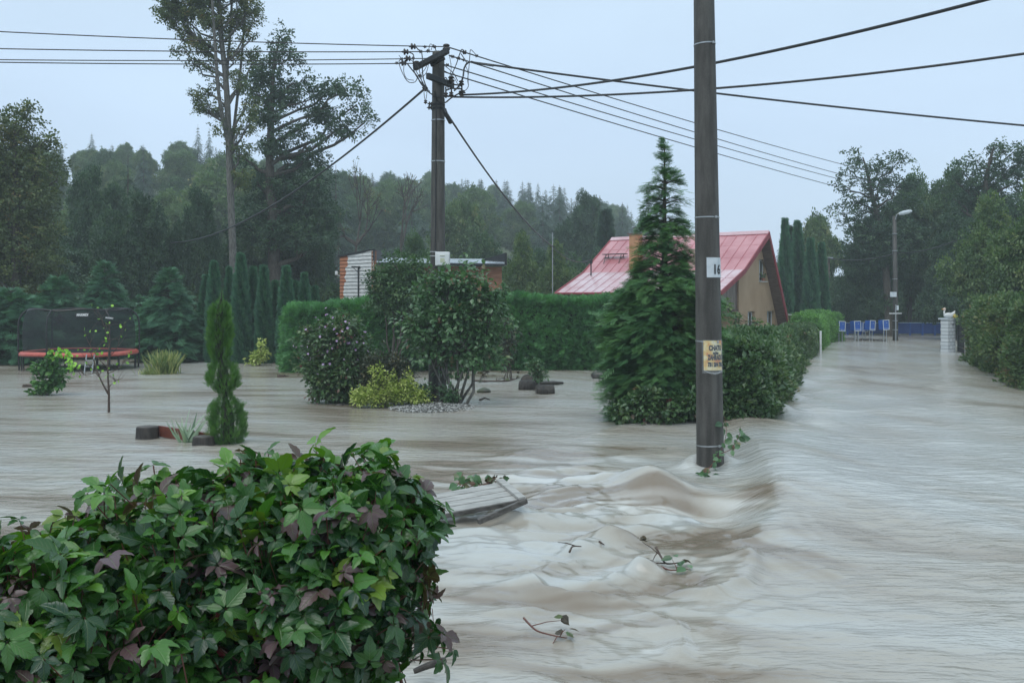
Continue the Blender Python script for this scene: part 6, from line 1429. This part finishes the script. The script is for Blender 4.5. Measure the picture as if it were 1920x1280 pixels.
floatlog("glossy wet log section floating nearest in the garden, lying on its side", 1022, 738, 26.2, .46, .19, .12, 1)
floatlog("bluish wet log section floating just left behind the glossy one", 992, 722, 27.6, .52, .20, -.25, 2)
floatlog("upright dark log behind the leafy shrub in the floating pile", 990, 706, 29, .34, .20, 1.4, 3, z=.12)
A = Acc(); a_, b_ = P(1008, 716, 29) * [1, 1, 0] + [0, 0, .07], P(1048, 712, 29.4) * [1, 1, 0] + [0, 0, .05]; A.add(*beam(a_, b_, .5, .06)); o = A.build('floating_board', MT['barkdark']); put(o, a_); tag(o, "dark board floating right behind the log pile", 'board')
rock('stone', "mossy stone sticking out of the water right of the gravel island", P(907, 732, 26.8) * [1, 1, 0] + [0, 0, .02], (.19, .16, .16), 5, MT['mossrock'])
rock('stone', "round dark boulder half hidden at the left edge of the tall cypress", P(1124, 708, 31.5) * [1, 1, 0] + [0, 0, .08], (.26, .24, .30), 6, MT['rock'])
rock('stone', "small dark stone breaking the surface left of the gravel island", P(636, 757, 23.5) * [1, 1, 0], (.10, .08, .07), 7, MT['rock'])
def twig(name, label, pts, rad, cat='twig', leaves_=0, seed=1, mat='twig', lmat='dead', ls=.08, side=3):
    r = np.random.default_rng(seed); rad = rad * 1.5; ls = ls * 1.15; leaves_ = int(leaves_ * 1.6); p = smooth_path(pts, 5); p[:, 2] -= .02; b = p[0]; t = thing(name, label, cat, b); A = Acc(); A.add(*tube(p, np.linspace(rad, rad * .4, len(p)), 6)); ends = [p[-1]]
    for k in range(side):
        q = p[r.integers(1, len(p) - 1)]; e = q + r.normal(size=3) * [.12, .1, .05] * (1 + rad * 10) + [0, 0, .02]; A.add(*tube([q, (q + e) / 2 + [0, 0, .01], e], [rad * .5, rad * .4, rad * .2], 4)); ends.append(e)
    put(A.build('stem', MT[mat], t, True), b)
    if leaves_:
        B = Acc(); ends = np.array(ends); ii = r.integers(0, len(ends), leaves_); n = leaves_
        scatter(B, T_OVAL, ends[ii] + r.normal(size=(n, 3)) * [.03, .03, .01] + [0, 0, .02], r.normal(size=(n, 3)) * [1, 1, .3], unit(r.normal(size=(n, 3)) * .5 + [0, 0, 1]), ls * r.uniform(.7, 1.2, n), r.random(n)); put(B.build('foliage', MT[lmat], t), b)
    return t
def G(x, y, z=.03): 
    D = (EYE - z) * FPX / (y - HY); return np.array([(x - CX) / FPX * D, D, z])
twig('twig', "leafy broken twig drifting near the bottom centre of the picture", [G(982, 1153, .10), G(996, 1168, .09), G(1010, 1178, .07), G(1040, 1186, .06), G(1062, 1190, .04)], .006, leaves_=7, seed=2, ls=.075, mat='redtwig')
twig('twig', "forked twig with dead leaves caught in the eddy below the pole", [G(1230, 1022, .16), G(1240, 1040, .10), G(1250, 1052, .07), G(1275, 1050, .05)], .009, leaves_=7, seed=3, ls=.09)
twig('twig', "green-leaved twig just below the forked one in the eddy", [G(1240, 1058, .05), G(1258, 1064, .05), G(1290, 1062, .04)], .006, leaves_=4, seed=4, ls=.09, lmat='lilac', mat='redtwig', side=1)
twig('twig', "tiny y-shaped twig floating in mid torrent", [G(1068, 1030, .10), G(1074, 1020, .11), G(1090, 1020, .10)], .008, seed=5, side=1)
twig('twig', "tiniest stick right of the y-shaped twig", [G(1124, 1011, .09), G(1133, 1017, .09)], .008, seed=6, side=0)
twig('twig', "dark bit of wood floating below the mossy stone", [G(900, 748, .04), G(908, 744, .06), G(918, 747, .04)], .02, seed=7, side=1)
twig('twig', "thin drift branches trailing left of the floating log pile", [G(890, 712, .06), G(925, 713, .06), G(955, 712, .05), G(975, 706, .12)], .02, seed=8, side=6, leaves_=10, ls=.12)
twig('twig', "small rusty tuft of drift at the water's edge under the lilac", [G(898, 714, .04), G(906, 700, .10), G(914, 697, .2)], .012, seed=9, side=7, leaves_=22, ls=.13)
twig('twig', "flat dark drift in front of the small lobed-leaf plant", [G(42, 724, .03), G(62, 722, .05)], .05, seed=10, side=1)
twig('twig', "short drift stick lying left of the clipped hedge end", [G(520, 704, .04), G(535, 703, .05)], .05, seed=11, side=1)
A_ = [G(776, 1258, .10), G(800, 1248, .13), G(822, 1241, .14), G(836, 1236, .15)]
t = thing('broken_branch', "thick broken branch stub at the bottom beside the big creeper", 'branch', A_[0]); A = Acc(); A.add(*tube(smooth_path(A_, 5), [.016, .018, .019, .020, .021, .022, .022, .023, .023, .022, .024, .025, .024, .022, .020, .018], 10)); put(A.build('bark_shell', MT['barkdark'], t), t.location)
creeper('drift_branches', "tangle of torn leafy branches lodged behind the wooden panel", [[G(845, 925, .08), G(860, 905, .22), G(868, 885, .30)], [G(850, 925, .05), G(880, 903, .15), G(905, 912, .08)], [G(865, 915, .05), G(872, 900, .12), G(888, 893, .18)], [G(880, 912, .04), G(915, 905, .1), G(945, 900, .12)]], 5, 'lilac', .13, 11, .007, 'branch')
creeper('drift_branches', "brown bare twigs with dead leaves at the right end of the torn branches", [[G(900, 915, .05), G(925, 902, .12), G(948, 905, .06)], [G(905, 910, .08), G(922, 900, .16), G(932, 893, .2)], [G(915, 912, .04), G(935, 908, .1), G(945, 898, .1)]], 6, 'dead', .08, 8, .006, 'branch')
# wooden panel adrift
Tt, Bb, Cc = np.array([.144, 11.2, .25]), np.array([-.41, 11.75, .26]), np.array([-.95, 10.85, .115])
u_ = unit(Cc - Tt); v_ = unit(Bb - Tt - ((Bb - Tt) @ u_) * u_); nn_ = np.cross(v_, u_); nn_ *= np.sign(nn_[2]); Rb = np.stack([u_, v_, nn_], 1); Lb, Wb = np.linalg.norm(Cc - Tt), np.linalg.norm(Bb - Tt)
t = thing('wooden_panel', "broken grey plank panel adrift beside the big creeper", 'board', Tt * [1, 1, 0]); MT['greywood'] = surf("weathered_wood", (.24, .235, .22), (.42, .41, .385), 2.5, .45, .5, .01, (1.5, 8, 8)); MT['darkwood'] = surf("wet_dark_wood", (.045, .04, .035), (.12, .11, .10), 3, .4, .5, .01, (2, 8, 8))
r = np.random.default_rng(3)
for k in range(4):
    A = Acc(); w_ = Wb / 4; A.add(*bevbox(Tt + Rb @ np.array([Lb / 2 + (k % 2) * .03, w_ * (k + .5), 0]), [Lb + r.uniform(-.05, .05), w_ - .026, .028], .004, Rb)); put(A.build('plank', MT['greywood'], t), t.location)
A = Acc(); A.add(*bevbox(Tt + Rb @ np.array([.045, Wb / 2 - .02, .034]), [.085, Wb + .05, .036], .004, Rb)); put(A.build('end_batten', MT['greywood'], t), t.location)
A = Acc(); A.add(*beam(Tt + [.02, -.03, -.005], Tt + unit(Cc - Tt + [.28, -.18, -.03]) * .62 + [0, -.05, -.06], .05, .06)); put(A.build('brace', MT['darkwood'], t), t.location)
A = Acc(); A.add(*bevbox(Tt + Rb @ np.array([Lb / 2, -.014, -.012]), [Lb, .024, .05], .004, Rb)); put(A.build('edge_batten', MT['darkwood'], t), t.location)

# ------------------------------------------------------------------ big creeper in the foreground
def leaflet(seed, ang, ln, wd, droop):
    r = np.random.default_rng(seed); n = 9; ts = np.linspace(0, 1, n); half = wd * np.sin(np.pi * ts ** .78) ** .85; half[-1] = 0; half[0] = .01
    V, U, Q = [], [], []
    for i, t in enumerate(ts):
        zc = -droop * t * t; tooth = (1 + (.16 if i % 2 else -.02)) if 1 < i < n - 1 else 1
        for sd in (-1, 0, 1):
            V.append([sd * half[i] * tooth, t + (.035 * abs(sd) if i % 2 else 0), zc + abs(sd) * half[i] * .38 - (.05 * half[i] if i % 2 else 0)]); U.append(abs(sd) * half[i] / wd); Q.append(t)
    F = []
    for i in range(n - 1):
        for c in (0, 1): F.append([i * 3 + c, i * 3 + c + 1, (i + 1) * 3 + c + 1, (i + 1) * 3 + c])
    V = np.array(V) * [ln, ln, ln]; V[:, 1] += .08; c, s_ = math.cos(ang), math.sin(ang)
    return V @ np.array([[c, -s_, 0], [s_, c, 0], [0, 0, 1]]).T, np.array(F), U, Q
def palmate(seed):
    r = np.random.default_rng(seed); Vs, Fs, U, Q, B_ = [], [], [], [], []; k = 0
    for j, (a_, l_) in enumerate(((-2.0, .58), (-1.0, .86), (0, 1.0), (1.0, .86), (2.0, .58))):
        V, F, u, q = leaflet(seed * 10 + j, -a_ + r.uniform(-.15, .15), l_ * r.uniform(.9, 1.1), r.uniform(.23, .29), r.uniform(.05, .45))
        V = V @ ry(r.uniform(-.35, .35)).T @ rx(r.uniform(-.35, .15)).T
        Vs.append(V); Fs.append(F + k); U += u; Q += q; k += len(V)
    return np.concatenate(Vs), [np.concatenate(Fs)], np.array(U), np.array(Q)
PALM = [palmate(k) for k in range(1, 7)]
def mat_creeper():
    m, t, b, o = newmat("creeper_leaf")
    g = [(0, (.012, .05, .02)), (.30, (.034, .11, .022)), (.5, (.065, .19, .026)), (.62, (.13, .28, .03)), (.70, (.14, .20, .035)), (.735, (.11, .12, .05)), (.77, (.095, .055, .05)), (.90, (.125, .075, .095)), (.93, (.11, .06, .07)), (.97, (.20, .02, .03)), (1, (.06, .025, .03))]
    ma = t.nodes.new("ShaderNodeMath"); ma.operation = 'MULTIPLY_ADD'; ma.inputs[1].default_value = .07; n = noise_node(t, 30, 3); t.links.new(n, ma.inputs[0]); sb = t.nodes.new("ShaderNodeMath"); sb.operation = 'SUBTRACT'; sb.inputs[1].default_value = .035
    t.links.new(attr(t, "rnd"), ma.inputs[2]); t.links.new(ma.outputs[0], sb.inputs[0]); r = ramp_node(t, g, sb.outputs[0])
    # veins: branching from the midrib
    lu, lv = attr(t, "lu"), attr(t, "lv")
    v1 = t.nodes.new("ShaderNodeMath"); v1.operation = 'MULTIPLY_ADD'; v1.inputs[1].default_value = -.28; t.links.new(lu, v1.inputs[0]); t.links.new(lv, v1.inputs[2])
    v2 = t.nodes.new("ShaderNodeMath"); v2.operation = 'MULTIPLY'; v2.inputs[1].default_value = 7.0; t.links.new(v1.outputs[0], v2.inputs[0])
    v3 = t.nodes.new("ShaderNodeMath"); v3.operation = 'PINGPONG'; v3.inputs[1].default_value = .5; t.links.new(v2.outputs[0], v3.inputs[0])
    mr = t.nodes.new("ShaderNodeMapRange"); mr.inputs[1].default_value = 0; mr.inputs[2].default_value = .09; mr.inputs[3].default_value = 1; mr.inputs[4].default_value = 0; t.links.new(v3.outputs[0], mr.inputs[0])
    mr2 = t.nodes.new("ShaderNodeMapRange"); mr2.inputs[1].default_value = .02; mr2.inputs[2].default_value = .09; mr2.inputs[3].default_value = 1; mr2.inputs[4].default_value = 0; t.links.new(lu, mr2.inputs[0])
    mxm = t.nodes.new("ShaderNodeMath"); mxm.operation = 'MAXIMUM'; t.links.new(mr.outputs[0], mxm.inputs[0]); t.links.new(mr2.outputs[0], mxm.inputs[1])
    sc = t.nodes.new("ShaderNodeMath"); sc.operation = 'MULTIPLY'; sc.inputs[1].default_value = .35; t.links.new(mxm.outputs[0], sc.inputs[0])
    mc = t.nodes.new("ShaderNodeMixRGB"); mc.inputs[2].default_value = (.16, .24, .10, 1); t.links.new(sc.outputs[0], mc.inputs[0]); t.links.new(r.outputs[0], mc.inputs[1])
    t.links.new(mc.outputs[0], b.inputs["Base Color"]); b.inputs["Roughness"].default_value = .24; b.inputs["Specular IOR Level"].default_value = .6
    bump(t, b, mxm.outputs[0], -.35, .004) if False else None
    bn = t.nodes.new("ShaderNodeBump"); bn.invert = True; bn.inputs["Strength"].default_value = .5; bn.inputs["Distance"].default_value = .003; t.links.new(mxm.outputs[0], bn.inputs["Height"]); t.links.new(bn.outputs[0], b.inputs["Normal"])
    tr = t.nodes.new("ShaderNodeBsdfTranslucent"); mx = t.nodes.new("ShaderNodeMixShader"); gm = t.nodes.new("ShaderNodeMixRGB"); gm.blend_type = 'MULTIPLY'; gm.inputs[0].default_value = 1; gm.inputs[2].default_value = (1.3, 1.6, .4, 1)
    t.links.new(mc.outputs[0], gm.inputs[1]); t.links.new(gm.outputs[0], tr.inputs[0]); mx.inputs[0].default_value = .22; t.links.new(b.outputs[0], mx.inputs[1]); t.links.new(tr.outputs[0], mx.inputs[2]); t.links.new(mx.outputs[0], o.inputs[0]); return m
def big_creeper():
    r = np.random.default_rng(101)
    LB = [(560, 1092, 245, 205, 3.35, .55), (682, 1000, 112, 118, 3.30, .40), (330, 1048, 150, 128, 3.2, .42), (190, 1206, 270, 205, 3.0, .5), (375, 1345, 300, 230, 3.1, .55), (480, 1022, 165, 120, 3.4, .4), (20, 1290, 240, 235, 2.8, .45),
          (672, 1082, 112, 112, 3.2, .38), (330, 1700, 400, 460, 3.1, .6), (-260, 1330, 260, 260, 2.8, .45)]
    L3 = [(P(x, y, D), np.array([M(a_, D), dr, M(b_, D)])) for x, y, a_, b_, D, dr in LB]
    t = thing('creeper_bush', "large glossy creeper with five-fingered green and purple leaves filling the foreground", 'climbing plant', (L3[0][0][0], L3[0][0][1], 0)); base = np.array([L3[0][0][0], L3[0][0][1], 0])
    pts, nrm = [], []
    for k, (c, rad) in enumerate(L3):
        area = 4 * math.pi * ((rad[0] * rad[1]) ** 1.6 / 3 + (rad[0] * rad[2]) ** 1.6 / 3 + (rad[1] * rad[2]) ** 1.6 / 3) ** (1 / 1.6)
        n = int(area * (600 if k < 8 else 90)); v = sphere_pts(n, r); q = r.choice([1.0, .97, .86, .72, .55], n, p=[.32, .26, .2, .13, .09])[:, None]
        p = c + v * rad * q + (r.normal(size=(n, 3)) * .03); pts.append(p); nrm.append(unit(v / rad))
    p = np.concatenate(pts); nr = np.concatenate(nrm); keep = np.ones(len(p), bool)
    for c, rad in L3: keep &= np.linalg.norm((p - c) / rad, axis=1) > .66 if False else (np.linalg.norm((p - c) / rad, axis=1) > .52)
    p, nr = p[keep], nr[keep]; keep = (p[:, 1] < 3.75) & (p[:, 2] > .1); p, nr = p[keep], nr[keep]; n = len(p)
    lum = .05 * vn(p[:, 0] * 5, p[:, 2] * 5, 3) + .04 * vn(p[:, 1] * 7 + 3, p[:, 0] * 7, 4); p = p + nr * lum[:, None]
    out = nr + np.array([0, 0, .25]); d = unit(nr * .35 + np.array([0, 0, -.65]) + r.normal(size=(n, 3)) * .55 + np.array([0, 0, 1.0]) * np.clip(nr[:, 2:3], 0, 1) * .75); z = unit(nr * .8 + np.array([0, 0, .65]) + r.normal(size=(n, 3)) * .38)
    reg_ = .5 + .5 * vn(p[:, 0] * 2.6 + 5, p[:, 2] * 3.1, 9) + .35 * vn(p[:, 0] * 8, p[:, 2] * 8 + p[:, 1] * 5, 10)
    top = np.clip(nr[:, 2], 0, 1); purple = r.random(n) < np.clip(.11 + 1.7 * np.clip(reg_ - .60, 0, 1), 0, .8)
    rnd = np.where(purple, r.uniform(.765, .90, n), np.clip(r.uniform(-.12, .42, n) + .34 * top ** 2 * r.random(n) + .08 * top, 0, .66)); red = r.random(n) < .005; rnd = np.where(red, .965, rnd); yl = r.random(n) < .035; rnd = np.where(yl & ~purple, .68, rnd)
    shoot = (r.random(n) < .10) & (nr[:, 2] > .35); p[shoot] += nr[shoot] * .03 + np.array([0, 0, 1]) * r.uniform(.0, .06, (shoot.sum(), 1))
    size = r.uniform(.042, .080, n) * (1 + .1 * top); B = Acc(); ch = r.integers(0, len(PALM), n)
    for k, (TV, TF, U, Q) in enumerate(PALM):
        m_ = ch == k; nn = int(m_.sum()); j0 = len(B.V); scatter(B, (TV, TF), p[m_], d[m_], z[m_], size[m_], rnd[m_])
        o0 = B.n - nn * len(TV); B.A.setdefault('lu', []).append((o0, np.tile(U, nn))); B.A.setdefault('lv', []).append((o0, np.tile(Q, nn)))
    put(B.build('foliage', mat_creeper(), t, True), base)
    A = Acc(); TP = (np.array([[-.02, 0, 0], [.02, 0, 0], [0, 0, .03], [-.02, -1, -.1], [.02, -1, -.1], [0, -1, -.07]], float), [np.array([[0, 1, 4, 3], [1, 2, 5, 4], [2, 0, 3, 5]])])
    scatter(A, TP, p, unit(nr * .8 + [0, 0, .5] + r.normal(size=(n, 3)) * .3), z, r.uniform(.06, .12, n), r.random(n)); put(A.build('leaf_stalks', MT['redtwig'], t), base)
    A = Acc()
    for k in range(95):
        c, rad = L3[r.integers(0, 8)]; e = c + unit(r.normal(size=3) + [0, -.3, .3]) * rad * r.uniform(.55, .98); s0 = np.array([r.uniform(-1.5, -.3), r.uniform(2.9, 3.6), -.1 if k % 3 == 0 else r.uniform(.9, 1.5)]); limb(A, s0, e, r.uniform(.004, .012) * (1.6 if k % 3 == 0 else 1), .003, r, 6, .12, 9)
    put(A.build('stems', MT['redtwig'], t, True), base)
big_creeper()

# ------------------------------------------------------------------ misty air
m = bpy.data.materials.new("mist"); m.use_nodes = True; nt_ = m.node_tree; nt_.nodes.clear(); o_ = nt_.nodes.new("ShaderNodeOutputMaterial"); v_ = nt_.nodes.new("ShaderNodeVolumePrincipled")
v_.inputs["Color"].default_value = (.88, .96, 1.0, 1); v_.inputs["Density"].default_value = .0011; v_.inputs["Anisotropy"].default_value = .1; nt_.links.new(v_.outputs[0], o_.inputs["Volume"])
A = Acc(); A.add(*box([0, 205, 27.5], [900, 470, 59])); o = A.build('haze', m); tag(o, kind='stuff'); 
print("objects", len(bpy.data.objects), "faces", sum(len(x.polygons) for x in bpy.data.meshes))
